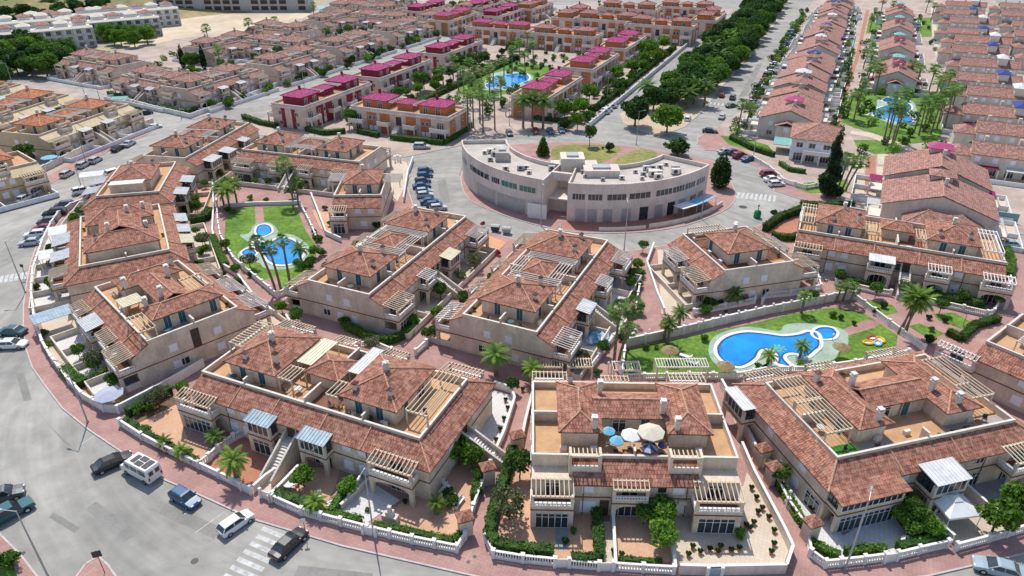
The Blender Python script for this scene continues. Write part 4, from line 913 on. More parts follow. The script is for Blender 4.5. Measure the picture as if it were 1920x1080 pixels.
    rp = P((883, 310), (897, 300), (904, 318), (908, 358), (885, 356), (880, 335)); sheet('ramp', rp, .5, 'paving_orange', zb=.1)
    for i, (px_, py_) in enumerate([(1230, 418), (1262, 410), (1290, 402), (1312, 392)]):
        p_ = at(px_, py_ + 4); a = [1.9, 1.7, 1.8, 1.8][i]
    for i, (f, mt, lb) in enumerate([(.70, 'cloth_white', 'white square awning over the cafe terrace by the curved shops'), (.80, 'cloth_blue', 'long pale blue awning at the right end of the cafe terrace'), (.88, 'roof_blue', 'striped blue canopy nearest the dark tree at the shops')]):
        a = gapB + sp * f; c = pt(a, r + 2.3); aw = thing('awning', lb, 'awning', (c[0], c[1], .1), a + math.pi / 2)
        mb = MB(); mb.hexa([(-2.2, -1.5, 2.7), (2.2, -1.5, 2.7), (2.2, 1.5, 2.5), (-2.2, 1.5, 2.5)], [(-2.2, -1.5, 2.78), (2.2, -1.5, 2.78), (2.2, 1.5, 2.58), (-2.2, 1.5, 2.58)]); mb.build('canopy', M[mt], aw)
        for sx in (-2.0, 2.0):
            for sy in (-1.4, 1.4): mb = MB(); mb.rod((sx, sy, 0), (sx, sy, 2.5), .05); mb.build('pole', M['metal_grey'], aw)
    # white shop signboards by the gap
    sg = thing('signboard', 'white shop signboard with dark lettering beside the passage', 'sign', (*pt(gapA - .03, r + .9), .12), am + math.pi / 2)
    mb = MB(); mb.box(-2.1, -.12, 0, 2.1, .12, 3.3); mb.build('board', M['white'], sg)
    mb = MB(); 
    for k in range(7): mb.box(-1.7 + k * .5, .122, 2.2, -1.7 + k * .5 + .36, .14, 2.55)
    sg2 = mb.build('lettering', M['wall_wine'], sg)
arc_building()
sheet('lawn', smooth(P((1036, 300), (1040, 276), (1095, 272), (1158, 276), (1158, 290), (1120, 308), (1060, 308)), 4), .134, 'lawn_dry')
sheet('lawn', smooth(P((1150, 306), (1192, 282), (1232, 288), (1215, 312), (1180, 322)), 4), .134, 'lawn_dry')

# ---------------------------------------------------------------- magenta-roofed estate
def magenta(label, a, b, rot, L=33, W=12, group='magenta-roofed blocks', accent='wall_terracotta', wall='wall_far', proto=None, third=True):
    x, y = town(a, b); ang = TA + R(rot); 
    if proto: return dup(proto, (x, y, 0), ang, label, group)
    r_ = thing('apartment_block', label, 'apartment block', (x, y, 0), ang, group)
    zr = 6.0
    mb = MB(); mb.box(-L / 2, -W / 2, 0, L / 2, W / 2, zr); body = mb.build('wall', M[wall], r_)
    mb = MB(); o = .35; mb.box(-L / 2 - o, -W / 2 - o, zr + .002, L / 2 + o, W / 2 + o, zr + .45); mb.build('cornice', M['wall_pinkish'], body)
    t = .25; pp = MB()
    for q in ((-L / 2, -W / 2, L / 2, -W / 2 + t), (-L / 2, W / 2 - t, L / 2, W / 2), (-L / 2, -W / 2 + t, -L / 2 + t, W / 2 - t), (L / 2 - t, -W / 2 + t, L / 2, W / 2 - t)): pp.box(q[0], q[1], zr + .45, q[2], q[3], zr + 1.1)
    pp.build('parapet', M['wall_pinkish'], r_)
    mb = MB(); mb.box(-L / 2 + t, -W / 2 + t, zr + .45, L / 2 - t, W / 2 - t, zr + .46); mb.build('roof_terrace', M['deck_orange'], r_)
    for (x0, x1, kind) in ((-L / 2 + 2, -L / 2 + 11, 0), (L / 2 - 11, L / 2 - 2, 0), (-3, 3, 1)):
        y0, y1 = (-W / 2 + 2.2, W / 2 - 2) if kind == 0 else (-2.6, 2.6); zp = zr + (2.9 if kind == 0 else 2.4)
        m2 = MB(); m2.box(x0 + .5, y0 + .5, zr + .47, x1 - .5, y1 - .5, zp - .14); ph = m2.build('penthouse', M[accent], r_)
        m2 = MB(); rr = MB(); hip(m2, x0, y0, x1, y1, zp, (y1 - y0) / 2 * .36, rr); ro = m2.build('roof', M['tile_magenta'], ph); rr.build('ridge_tiles', M['ridge_pink'], ro)
        if kind == 0:
            m2 = MB(); m2.box((x0 + x1) / 2 - .3, (y0 + y1) / 2 - .3, zp + .6, (x0 + x1) / 2 + .3, (y0 + y1) / 2 + .3, zp + 2.3); m2.build('chimney', M['wall_wine'], ph)
            for s in (-1, 1):
                xx = (x0 + x1) / 2 + s * 2; yy = (y0 + .49)
                link('door', opening('glazed', 1.5, 1.9), r_, (xx, yy - .01, zr + .48)); link('door', opening('glazed', 1.5, 1.9), r_, (xx, y1 - .48, zr + .48), math.pi)
    for x0, x1 in ((-L / 2 + 11.3, -3.3), (3.3, L / 2 - 11.3)):
        m2 = MB(); slats(m2, x0, -3, x1, 3, zr + 2.5, None, 'y', .6); m2.build('pergola', M['white_trim'], r_)
    for s in (-1, 1):
        yw = s * W / 2; rz = 0 if s < 0 else math.pi
        for x0 in (-L / 2 + 5.4, -L / 2 + 9.8, L / 2 - 13.5, L / 2 - 8.8):
            m2 = MB(); m2.box(x0, yw, .1, x0 + 3.2, yw + s * .12, zr - .01); m2.build('accent_panel', M[accent], body)
        for x0, x1 in ((-L / 2, -L / 2 + 5), (-6.2, -2.4), (2.4, 6.2), (L / 2 - 5, L / 2)):
            m2 = MB(); m2.box(x0, yw + s * .01, 2.75, x1, yw + s * 2.1, 3.05); b_ = m2.build('balcony', M['wall_pinkish'], r_)
            m2 = MB()
            for q in ((x0, yw + s * 1.98, x1, yw + s * 2.1), (x0, yw + s * .01, x0 + .12, yw + s * 1.97), (x1 - .12, yw + s * .01, x1, yw + s * 1.97)): m2.box(q[0], q[1], 3.052, q[2], q[3], 4.0)
            m2.build('balustrade', M['white_trim'], b_)
            for xx in (x0, x1 - .3): m2 = MB(); m2.box(xx, yw + s * 1.8, .1, xx + .3, yw + s * 2.1, 2.748); m2.build('column', M['wall_pinkish'], r_)
            link('window', opening('glazed', 2.2, 2.1), r_, ((x0 + x1) / 2, yw + s * .015, 3.06), rz); link('window', opening('glazed', 2.4, 2.2), r_, ((x0 + x1) / 2, yw + s * .015, .15), rz)
        for xx in (-L / 2 + 6.6, -8, 8, L / 2 - 6.6):
            link('window', opening('glazed', 1.1, 1.2), r_, (xx, yw + s * .13, 3.8), rz); link('window', opening('shutter', 1.1, 1.2), r_, (xx, yw + s * .13, .9), rz)
        m2 = MB()
        for k in range(10): m2.box(-.8, yw + s * (.9 + k * .42), .1, .8, yw + s * (.9 + (k + 1) * .42 - .001), 2.9 - k * .28)
        m2.build('staircase', M['white_trim'], r_)
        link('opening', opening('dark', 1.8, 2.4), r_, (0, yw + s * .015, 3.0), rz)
    for s in (-1, 1):
        rz = -math.pi / 2 if s < 0 else math.pi / 2
        for y0 in ((-5.2, 1.6) if accent != 'wall_wine' else (-2.6, 1.2)): m2 = MB(); m2.box(s * L / 2, y0, .1, s * (L / 2 + .01), y0 + (3.6 if accent != 'wall_wine' else 1.5), zr - .01); m2.build('accent_panel', M[accent], body)
        for yy in (-3, 3): link('window', opening('glazed', 1.2, 1.2), r_, (s * (L / 2 + .012), yy, 3.8), rz); link('window', opening('glazed', 1.2, 1.2), r_, (s * (L / 2 + .012), yy, .9), rz)
    return r_
GM = 'magenta-roofed apartment blocks'
mp = magenta('orange-walled magenta-roofed block behind the clipped hedge, nearest the road junction', 172, -109.5, -90, 32, 12, GM)
mp.rotation_euler = (0, 0, R(-23))
mw = magenta('wine-walled magenta-roofed block at the near end of the street row', 176, -143, 0, 34, 12, GM, accent='wall_wine')
for i, (a, lb) in enumerate([(216, 'second magenta-roofed block along the left street row'), (260, 'third magenta-roofed block along the left street row, before the cross block')]):
    magenta(lb, a, -143, 0, proto=mw, group=GM)
for i, (a, lb) in enumerate([(213, 'magenta-roofed block right of the far pool, nearest the parked cars'), (257, 'magenta-roofed block right of the far pool, middle of its row'), (299, 'magenta-roofed block farthest up the row beside the avenue path')]):
    magenta(lb, a, -82, 0, proto=mp, group=GM)
o = dup(mp, (*town(313, -145), 0), R(-24), 'magenta-roofed orange-walled block closing the far end of the pool garden, left one', GM)
o = dup(mp, (*town(310, -112), 0), R(-24), 'orange-walled block at the far end of the pool garden, right one', GM, swap={'roof': M['tile_far']})

# ---------------------------------------------------------------- far villa blocks, copied from one block
def far_proto(tile, wall, label, x, y, ang, group, cat='villa block', L=32):
    bb = [('loggia', 6, 9.5, {}), ('loggia', 22.5, 26, {}), ('corner', .0, 4.8, dict(D=2.0)), ('bay', 10.0, 13.2, dict(D=1.7, roof='sheet')), ('stair', 14.5, 16.4, {}), ('bay', 18.2, 21.4, dict(D=1.7, roof='sheet')), ('corner', L - 4.8, L, dict(D=2.0))]
    return Q(label, x, y, ang, L, 11.8, bays_f=bb, bays_b=bb, lo=True, tile=tile, wall=wall, group=group, chims=[(7, 6, 9.9, 0), (L - 8, 6.2, 9.9, 0)], cat=cat)
GF = 'pink-roofed villa blocks beyond the street'
rows = [(-191, [(178, 0), (217, 0), (256, 0), (296, 0), (336, 0), (376, 0), (416, 0)], 'street row'), (-238, [ (232, 0), (270, 1), (308, 0), (346, 1)], 'second row back from the street'), (-214, [(240, 1), (318, 1)], 'cross row'),
        (-258, [(352, 0), (392, 0)], 'third row back from the street')]
fp = None
_u = town(1, 0); 
for ri, (b, lst, nm) in enumerate(rows):
    for i, (a, cross) in enumerate(lst):
        ang = 66 if not cross else -24
        L = 32; off = -L / 2
        x, y = town(a, b); c, s = math.cos(R(ang)), math.sin(R(ang)); x0, y0 = x + off * c + 5.9 * s, y + off * s - 5.9 * c
        lb = '%s pink-roofed villa block from the near end, %s' % (ORD[i], nm)
        if fp is None: fp = far_proto('tile_far', 'wall_far', lb, x0, y0, ang, GF)
        else: dup(fp, (x0, y0, 0), R(ang), lb, GF)
def place_far(px, py, ang, lb, grp, sc=1.0, swap=None, src=None, z=8.5):
    x, y = at(px, py, z); c, s = math.cos(R(ang)), math.sin(R(ang)); L = 32 * sc
    return dup(src or fp, (x - L / 2 * c + 5.9 * sc * s, y - L / 2 * s - 5.9 * sc * c, 0), R(ang), lb, grp, scale=(sc, sc, 1), swap=swap)
_a, _b = at(228, 140, 6.8), at(345, 163, 6.8); _g = math.atan2(_b[1] - _a[1], _b[0] - _a[0])
dup(fp, (_a[0], _a[1], 0), _g, 'pink-roofed villa block facing the curved entrance street, beside the estate corner', GF)
_a, _b = at(118, 108, 6.8), at(205, 122, 6.8); _g = math.atan2(_b[1] - _a[1], _b[0] - _a[0])
dup(fp, (_a[0], _a[1], 0), _g, 'pink-roofed villa block nearest the green tree belt', GF)
# orange-roofed blocks at the left edge
GO = 'orange-roofed blocks at the left edge'
op = far_proto('tile_orange', 'wall_cream', 'orange-roofed villa block behind the round clipped trees by the ring road', -121.8, 174.5, 75, GO, L=32)
for ch in op.children:
    if ch.name.startswith('skirt_roof'): ch.data.materials[0] = M['wall_cream']
for (x_, y_), ang, lb in (((-144.5, 186), 78, 'orange-roofed villa block at the left edge, second back from the ring road'), ((-168, 200), 78, 'orange-roofed villa block at the left edge, third back from the ring road'), ((lambda p: (p[0] - 17 * math.cos(R(50)) - 5 * math.sin(R(50)), p[1] - 17 * math.sin(R(50)) + 5 * math.cos(R(50))))(at(-60, 345, 6.8)), 50, 'cream villa block behind the blue parasol at the left wall'), ((-158, 150), 60, 'orange-roofed villa block outside the left edge row')):
    dup(op, (x_, y_, 0), R(ang), lb, GO)
# brown and pink blocks beyond the magenta estate
GT = 'tall brown blocks beyond the magenta estate'
bp_ = None
for i, (px_, py_, ang) in enumerate([(1140, 30, -24), (1240, 40, -24), (1330, 26, 66), (1180, 10, -24), (1075, 22, 66), (940, 14, 66), (850, 22, 66), (800, 6, 66), (1000, 2, 66), (905, 0, 66), (1290, 4, -24)]):
    x, y = at(px_, py_, 9)
    lb = '%s brownish block behind the magenta estate, counted from the street crossing' % ORD[i]
    if i < 5: dup(mp, (x, y, 0), R(ang), lb, GT, swap={'roof': M['tile_far']}, scale=(1, 1, 1.15))
    else: dup(mw if i % 2 else mp, (x, y, 0), R(ang), lb, GT, swap={'roof': M['tile_far']} if i in (8, 10) else None)
# white apartment terraces, top left
def white_terrace():
    L, W = 44, 11; g = 'white apartment terraces by the tree belt'
    t = thing('apartment_terrace', 'white apartment terrace nearest the green trees at the left edge', 'apartment block', (0, 0, 0), 0, g)
    mb = MB(); mb.box(0, 0, 0, L, W, 8.4); bd = mb.build('wall', M['wall_white'], t)
    for k in range(6):
        x0 = .4 + k * 7.3; mb = MB(); mb.box(x0 + .5, 3.2, 8.402, x0 + 5.2, W - 1.2, 10.4); ph = mb.build('penthouse', M['wall_white'], t)
        mb = MB(); hip(mb, x0, 2.6, x0 + 5.8, W - .6, 10.5, 1.1); mb.build('roof', M['tile_far' if k % 2 else 'cloth_tan'], ph)
    mb = MB(); gable(mb, 0, -1.4, L, 2.4, 8.5, .8, 'x'); mb.build('eaves_roof', M['cloth_tan'], t)
    for f in range(3):
        for k in range(11):
            link('window', opening('glazed', 2.0, 1.8), t, (2 + k * 4.0, -.012, .5 + f * 2.8))
        mb = MB(); mb.box(.2, -1.3, f * 2.8 + 2.55, L - .2, -.01, f * 2.8 + 2.75)
        for k in range(12): mb.box(.2 + k * 3.95, -1.3, f * 2.8, .4 + k * 3.95, -.01, f * 2.8 + 2.548)
        mb.build('balcony', M['white'], t)
    return t, g
wt, wg = white_terrace()
for i, (px_, py_) in enumerate([(-30, 104), (118, 80), (-60, 84), (60, 68), (170, 58)]):
    x, y = at(px_, py_ + 4); a = 37
    if i == 0: wt.location = (x, y, 0); wt.rotation_euler = (0, 0, R(a))
    else: dup(wt, (x, y, 0), R(a), '%s white apartment terrace, counting away from the tree belt' % ORD[i], wg)
def office():
    x, y = at(292, 22); t = thing('office_building', 'long grey building with dark openings behind the sandy field', 'office building', (x, y, 0), R(1))
    mb = MB(); mb.box(0, 0, 0, 92, 14, 14); mb.build('wall', M['metal_grey'], t)
    for f in range(4):
        for k in range(16):
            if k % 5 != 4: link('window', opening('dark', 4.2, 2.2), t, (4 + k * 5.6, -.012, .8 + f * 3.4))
office()
# ---------------------------------------------------------------- gabled row houses on the right
def gable_unit(label, group, wd=17, ln=13.5, ez=5.3, porch=True, aw='awning_pink', lantern=True):
    t = thing('row_house', label, 'row house', (0, 0, 0), 0, group)
    mb = MB(); mb.box(.3, -wd / 2 + .6, 0, ln - .3, wd / 2 - .6, ez)
    h = wd / 2 * .36
    for x in (.3, ln - .5):
        mb.hexa([(x, -wd / 2 + .6, ez + .002), (x + .2, -wd / 2 + .6, ez + .002), (x + .2, wd / 2 - .6, ez + .002), (x, wd / 2 - .6, ez + .002)], [(x, -.05, ez + h - .3), (x + .2, -.05, ez + h - .3), (x + .2, .05, ez + h - .3), (x, .05, ez + h - .3)])
    body = mb.build('wall', M['wall_pale'], t)
    mb = MB(); rr = MB(); gable(mb, 0, -wd / 2, ln, wd / 2, ez + .05, h, 'x', rr); ro = mb.build('roof', M['tile_mid'], t); rr.build('ridge_tiles', M['ridge'], ro)
    m2 = MB(); m2.box(ln * .5 - .35, -.9, ez + 1.5, ln * .5 + .35, -.2, ez + h + 1.4); m2.build('chimney', M['wall_pale'], ro)
    # terrace well with a coloured canopy near the ridge
    if lantern:
        m2 = MB(); m2.box(ln - 4.2, -1.9, ez + h - .6, ln - .9, 1.9, ez + h + .65); lt = m2.build('lantern', M['wall_pale'], ro)
        m2 = MB(); hip(m2, ln - 4.9, -2.6, ln - .3, 2.6, ez + h + .7, 1.0); m2.build('canopy', M[aw], lt)
    yards(t, .5, ln - .2, -wd / 2 - 5.2, -wd / 2 + .55, n=2); yards(t, .5, ln - .2, wd / 2 - .55, wd / 2 + 5.2, n=2)
    for s in (-1, 1):
        rz = 0 if s < 0 else math.pi
        for x in (3, 6.6, 10.4):
            link('window', opening('shutter', 1.2, 1.1), t, (x, s * (wd / 2 - .588), 3.6), rz); link('window', opening('glazed', 1.8 if x > 5 else 1.2, 1.3), t, (x, s * (wd / 2 - .588), .9), rz)
        m2 = MB(); m2.box(1, s * (wd / 2 - .59), 2.6, 5.5, s * (wd / 2 + 2.1), 2.8); m2.box(1, s * (wd / 2 + 1.98), 2.802, 5.5, s * (wd / 2 + 2.1), 3.6); m2.build('balcony', M['white_trim'], t)
        for x in (1.1, 5.1): m2 = MB(); m2.box(x, s * (wd / 2 + 1.8), 0.1, x + .3, s * (wd / 2 + 2.08), 2.598); m2.build('column', M['white_trim'], t)
        m2 = MB(); sheet_roof(m2, 7.5, min(s * (wd / 2 - .59), s * (wd / 2 + 2.2)), 11.5, max(s * (wd / 2 - .59), s * (wd / 2 + 2.2)), 2.7); m2.build('canopy', M['roof_sheet'], t)
    for y in (-4.5, 4.5):
        link('window', opening('shutter', 1.2, 1.1), t, (.288, y, 3.6), -math.pi / 2); link('window', opening('glazed', 1.6, 1.3), t, (.288, y, .9), -math.pi / 2)
    if porch == 'wide':
        m2 = MB(); m2.box(-4.6, -7.5, 0, .299, 5.5, 4.6); po = m2.build('front_wing', M['wall_pale'], t); m2 = MB(); r3 = MB(); hip(m2, -5.2, -8.2, 3.6, 6.2, 4.65, 2.2, r3); rr2 = m2.build('roof', M['tile_mid'], po); r3.build('ridge_tiles', M['ridge'], rr2)
        for y in (-5.5, -1.5, 2.8): link('window', opening('shutter', 1.2, 1.1), t, (-4.612, y, 3.1), -math.pi / 2); link('window', opening('glazed', 1.5, 1.5), t, (-4.612, y, .5), -math.pi / 2)
    elif porch:
        m2 = MB(); m2.box(-2.6, -2.6, 0, .299, 2.6, 4.4); po = m2.build('porch', M['wall_pale'], t)
        m2 = MB(); r3 = MB(); gable(m2, -3.0, -3.1, .29, 3.1, 4.42, 1.15, 'x', r3); rr2 = m2.build('roof', M['tile_mid'], po)
        link('window', opening('shutter', 1.2, 1.1), t, (-2.612, 0, 3.0), -math.pi / 2)
    return t
GR = 'gabled row houses between the avenue and the palm path'
gu = gable_unit('nearest gabled house of the row beside the avenue, above the white corner house', GR)
i = 0; a = 207.0
aws = ['awning_blue', 'tile_mid', 'awning_pink', 'roof_sheet', 'tile_mid', 'awning_blue']
random.seed(17); gu2 = None
while a < 500:
    ln = rnd(.78, 1.0); b = -8 + (a - 210) * .02 + rnd(-.9, .9); x, y = town(a, b); sc = (ln, rnd(.84, 1.0), rnd(.88, 1.08))
    if i == 0: gu.location = (x, y, 0); gu.rotation_euler = (0, 0, TA - R(1.2)); ln = 1.0
    elif i % 3 == 1:
        lb = '%s gabled house from the near end of the avenue row' % ORD[i]
        if gu2 is None: gu2 = gable_unit(lb, GR, porch=False, lantern=False); gu2.location = (x, y, 0); gu2.rotation_euler = (0, 0, TA - R(1.2)); gu2.scale = sc
        else: dup(gu2, (x, y, 0), TA - R(1.2), lb, GR, scale=sc)
    else: dup(gu, (x, y, 0), TA - R(1.2), '%s gabled house from the near end of the avenue row' % ORD[i], GR, swap={'canopy': M[aws[(i * 5) % 6]]}, scale=sc)
    i += 1; a += 13.6 * ln + .25 + (rnd(1.5, 4) if i % 4 == 0 else 0)
GC = 'gabled houses in the palm gardens'
for i, (a, b) in enumerate([(277, 22), (291, 22.5), (330, 24), (344, 24.5), (385, 26), (399, 26.5), (440, 29), (455, 29)]):
    x, y = town(a, b); dup(gu, (x, y, 0), TA - R(2), '%s gabled house behind the right-hand pool, counting away from it' % ORD[i], GC, scale=(1, .82, .95), swap={'canopy': M['roof_teal' if i % 2 else 'awning_wine']})
big = gable_unit('large gabled double house above the long villa block, nearer gable', 'large gabled double houses', 21, 15, 6.2, 'wide', 'tile_mid')
x, y = town(150, 25.5); big.location = (x, y, 0); big.rotation_euler = (0, 0, TA - R(3))
big.scale = (1, 1, .92)
x, y = town(165.5, 26); dup(big, (x, y, 0), TA - R(3), 'large gabled double house above the long villa block, farther gable with striped canopy', 'large gabled double houses', scale=(1, 1, 1.04), swap={'canopy': M['awning_pink']})
def ridge_row(label, group, ln=22, dp=9.5):
    """row houses whose ridge runs across the town grid"""
    t = thing('row_house', label, 'row house', (0, 0, 0), 0, group); ez = 5.2
    mb = MB(); mb.box(.5, .5, 0, ln - .5, dp - .5, ez); h = dp / 2 * .42
    for x in (.5, ln - .7): mb.hexa([(x, .5, ez + .002), (x + .2, .5, ez + .002), (x + .2, dp - .5, ez + .002), (x, dp - .5, ez + .002)], [(x, dp / 2 - .05, ez + h - .25), (x + .2, dp / 2 - .05, ez + h - .25), (x + .2, dp / 2 + .05, ez + h - .25), (x, dp / 2 + .05, ez + h - .25)])
    mb.build('wall', M['wall_pale'], t)
    mb = MB(); rr = MB(); gable(mb, 0, 0, ln, dp, ez + .05, h, 'x', rr); ro = mb.build('roof', M['tile_mid'], t)
    for x in (0.1, ln / 3, 2 * ln / 3, ln - .1): vt = MB(); vt.rod((x, 0, ez + .08), (x, dp / 2, ez + h + .08), .1, n=5); vt.build('verge_tiles', M['ridge'], ro)
    rr.build('ridge_tiles', M['ridge'], ro)
    m2 = MB(); m2.box(-4.6, 1.2, 0, .498, dp - 1.2, 4.4); an = m2.build('annex', M['wall_pale'], t); m2 = MB(); r3 = MB(); hip(m2, -5.1, .8, .45, dp - .8, 4.45, 1.3, r3); m2.build('roof', M['tile_mid'], an)
    m2 = MB(); m2.box(ln * .62, 1.4, ez + .2, ln * .62 + 3.4, dp - 1.6, ez + h + .9); dm = m2.build('dormer', M['wall_pale'], ro); m2 = MB(); hip(m2, ln * .62 - .4, 1.0, ln * .62 + 3.8, dp - 1.2, ez + h + .95, .9); m2.build('canopy', M['awning_blue'], dm)
    yards(t, -4.5, ln - .2, -5.5, .48, n=3); yards(t, -4.5, ln - .2, dp - .48, dp + 3.2, n=3)
    for k in range(6):
        x = ln / 12 + k * ln / 6; link('window', opening('shutter', 1.2, 1.1), t, (x, .488, 3.5)); link('window', opening('glazed', 1.9, 1.9), t, (x, .488, .2))
    for k in range(3):
        x0 = k * ln / 3 + .6; m2 = MB(); m2.box(x0 + .2, -1.9, 2.5, x0 + ln / 3 - 1.2, .49, 2.62); m2.build('canopy', M[['awning_wine', 'roof_sheet', 'awning_blue'][k]], t)
        for xx in (x0 + .3, x0 + ln / 3 - 1.5): m2 = MB(); m2.box(xx, -1.8, .1, xx + .2, -1.6, 2.498); m2.build('column', M['white'], t)
        m2 = MB(); m2.box(x0 + 2, dp / 2 + .6, ez + h * .5, x0 + 2.8, dp / 2 + 1.4, ez + h + 1.3); m2.build('chimney', M['wall_pale'], ro)
    return t
GS = 'parallel tiled row houses at the upper right'
rr_ = None; i = 0
for j, a in enumerate([196, 216, 238, 262, 286, 311, 338, 366, 396, 428, 462, 496]):
    for c in range(4):
        b = 36 + (a - 196) * .055 + c * 27 + (2 if j % 2 else 0)
        if a > 400 and c > 2 and False: continue
        x, y = town(a, b); lb = '%s house from the palm path in the %s row counted upwards' % (ORD[c], ORD[j])
        if rr_ is None: rr_ = ridge_row(lb, GS); rr_.location = (x, y, 0); rr_.rotation_euler = (0, 0, TA - R(92.5)); random.seed(6)
        else: dup(rr_, (x, y, 0), TA - R(92.5), lb, GS, scale=(rnd(.85, .98), rnd(.9, 1.1), rnd(.9, 1.1)), swap={'canopy': M[aws[(j * 3 + c) % 6]]} if (j + c) % 2 else None)
def corner_house():
    x, y = at(1478, 300); t = thing('corner_house', 'pale corner house with hipped tiled roof and glazed ground floor beside the dark conifer', 'house', (x, y, 0), R(-22))
    mb = MB(); mb.box(0, 0, 0, 11.5, 13, 6.0); mb.build('wall', M['wall_white'], t)
    mb = MB(); rb = MB(); hip(mb, -.7, -.7, 12.2, 13.7, 6.05, 2.6, rb); ro = mb.build('roof', M['tile_mid'], t); rb.build('ridge_tiles', M['ridge'], ro)
    mb = MB(); mb.box(3, -2.6, 2.7, 11.5, -.01, 2.95); mb.box(3, -2.6, 2.952, 11.5, -2.45, 3.7); mb.build('balcony', M['white'], t)
    for xx in (3.0, 7, 11.2): mb = MB(); mb.box(xx, -2.6, .1, xx + .3, -2.3, 2.698); mb.build('column', M['white'], t)
    for xx in (2, 5, 8.5): link('window', opening('glazed', 1.6, 1.3), t, (xx, -.012, 3.7)); link('window', opening('glazed', 2.2, 2.1), t, (xx, -.012, .2))
    for yy in (3, 7, 10.5): link('window', opening('shutter', 1.1, 1.1), t, (-.012, yy, 3.7), -math.pi / 2); link('window', opening('glazed', 1.2, 1.2), t, (-.012, yy, .9), -math.pi / 2)
    mb = MB(); mb.box(-4.5, 4, 2.5, -.02, 11, 2.65); mb.build('canopy', M['roof_teal'], t)
corner_house()
# ---------------------------------------------------------------- vegetation
def leafquad(mb, p, s, up=.3, m=0):
    n = Vector((rnd(-1, 1), rnd(-1, 1), rnd(-.6, 1) + up)).normalized(); a = n.orthogonal().normalized(); b = n.cross(a)
    t = rnd(0, 6.28); a2 = a * math.cos(t) + b * math.sin(t); b2 = n.cross(a2); p = Vector(p)
    mb.face([p - a2 * s, p - b2 * s * .6, p + a2 * s, p + b2 * s * .6], m=m)
def crown_mesh(name, clumps, n, s, mt, up=.3, seed=1, shell=.55):
    random.seed(seed); mb = MB(); tot = sum(c[3] * c[3] for c in clumps)
    for (x, y, z, r, rz) in clumps:
        for i in range(int(n * r * r / tot)):
            d = Vector((random.gauss(0, 1), random.gauss(0, 1), random.gauss(0, 1))).normalized(); q = rnd(shell, 1.05) ** .6
            leafquad(mb, (x + d.x * r * q, y + d.y * r * q, z + d.z * rz * q), s * rnd(.7, 1.3), up)
    return mb.mesh(name, M[mt])
def trunk_mesh(h, r0, r1, mt='bark', limbs=5, spread=2.0, seed=1, lean=0):
    random.seed(seed); mb = MB(); p = Vector((0, 0, -.05)); k = 4
    for i in range(k):
        q = Vector((lean * ((i + 1) / k) ** 1.5 + rnd(-.05, .05), rnd(-.05, .05), h * (i + 1) / k)); mb.rod(p, q, r0 + (r1 - r0) * i / k, r0 + (r1 - r0) * (i + 1) / k, 7); p = q
    for i in range(limbs):
        a = 6.28 * i / limbs + rnd(-.3, .3); mb.rod(p - Vector((0, 0, rnd(.0, h * .25))), p + Vector((math.cos(a) * spread, math.sin(a) * spread, spread * rnd(.5, 1))), r1 * .6, r1 * .2, 5)
    return mb.mesh('trunk', M[mt])
def broad(seed, R_, h, mt, n=2200, s=.34, flat=.8, nc=11):
    random.seed(seed); cl = [(0, 0, h, R_ * .72, R_ * .72 * flat)]
    for i in range(nc):
        a = rnd(0, 6.28); e = rnd(-.35, 1.0); d = R_ * .6; cl.append((d * math.cos(a) * math.cos(e), d * math.sin(a) * math.cos(e), h + d * math.sin(e) * flat, R_ * rnd(.3, .5), R_ * rnd(.28, .45) * flat))
    return crown_mesh('crown', cl, n, s, mt, seed=seed)
TREE = {}
def tree_kind(key, R_, h, mt, n, s, th, seed, flat=.8, tr=.22, nc=11): TREE[key] = (trunk_mesh(th, tr, tr * .6, spread=R_ * .55, seed=seed), broad(seed, R_, h, mt, n, s, flat, nc))
tree_kind('ficus', 5.0, 5.2, 'leaf_dark', 3600, .42, 3.2, 3, .8, .35)
tree_kind('ficus_b', 4.6, 4.8, 'leaf_mid', 3200, .42, 3.0, 4, .85, .35)
tree_kind('bright', 4.6, 4.8, 'leaf_bright', 3400, .38, 3.0, 5, .85, .3)
tree_kind('small', 1.5, 2.3, 'leaf_mid', 900, .20, 1.5, 6, .85, .09)
tree_kind('small_b', 1.4, 2.0, 'leaf_bright', 900, .19, 1.3, 7, .9, .09)
tree_kind('olive', 1.9, 2.3, 'leaf_olive', 800, .19, 1.4, 8, .75, .14)
tree_kind('bush', .9, .75, 'leaf_mid', 420, .16, .4, 9, .85, .06, 6)
tree_kind('bush_b', .9, .75, 'leaf_bright', 420, .16, .4, 10, .85, .06, 6)
tree_kind('bush_d', .9, .8, 'leaf_dark', 420, .17, .4, 12, .9, .06, 6)
tree_kind('flower', .9, .9, 'flower_pink', 380, .15, .4, 13, .9, .06, 6)
random.seed(21); TREE['cone'] = (trunk_mesh(1.0, .15, .1, limbs=0), crown_mesh('crown', [(0, 0, .9 + i * .62, 1.9 - i * .23, .75) for i in range(8)], 1700, .26, 'leaf_mid', seed=21))
TREE['cypress'] = (trunk_mesh(1.0, .15, .1, limbs=0), crown_mesh('crown', [(0, 0, .9 + i * .9, [.8, 1.0, 1.0, .95, .85, .7, .5, .3][i], .9) for i in range(8)], 1400, .24, 'leaf_conifer', seed=22))
TREE['column'] = (trunk_mesh(1.0, .2, .1, limbs=0), crown_mesh('crown', [(0, 0, 1.2 + i * 1.0, [2.0, 2.3, 2.4, 2.3, 2.1, 1.6, 1.0][i], 1.1) for i in range(7)], 2600, .3, 'leaf_dark', seed=23))
random.seed(24); TREE['conifer'] = (trunk_mesh(9, .35, .12, limbs=0), crown_mesh('crown', [(rnd(-.9, .9) * (1 - i / 18), rnd(-.9, .9), 1.4 + i * .72, (3.0 - i * .15) * rnd(.75, 1.05), 1.0) for i in range(17)], 5200, .34, 'leaf_conifer', seed=24))
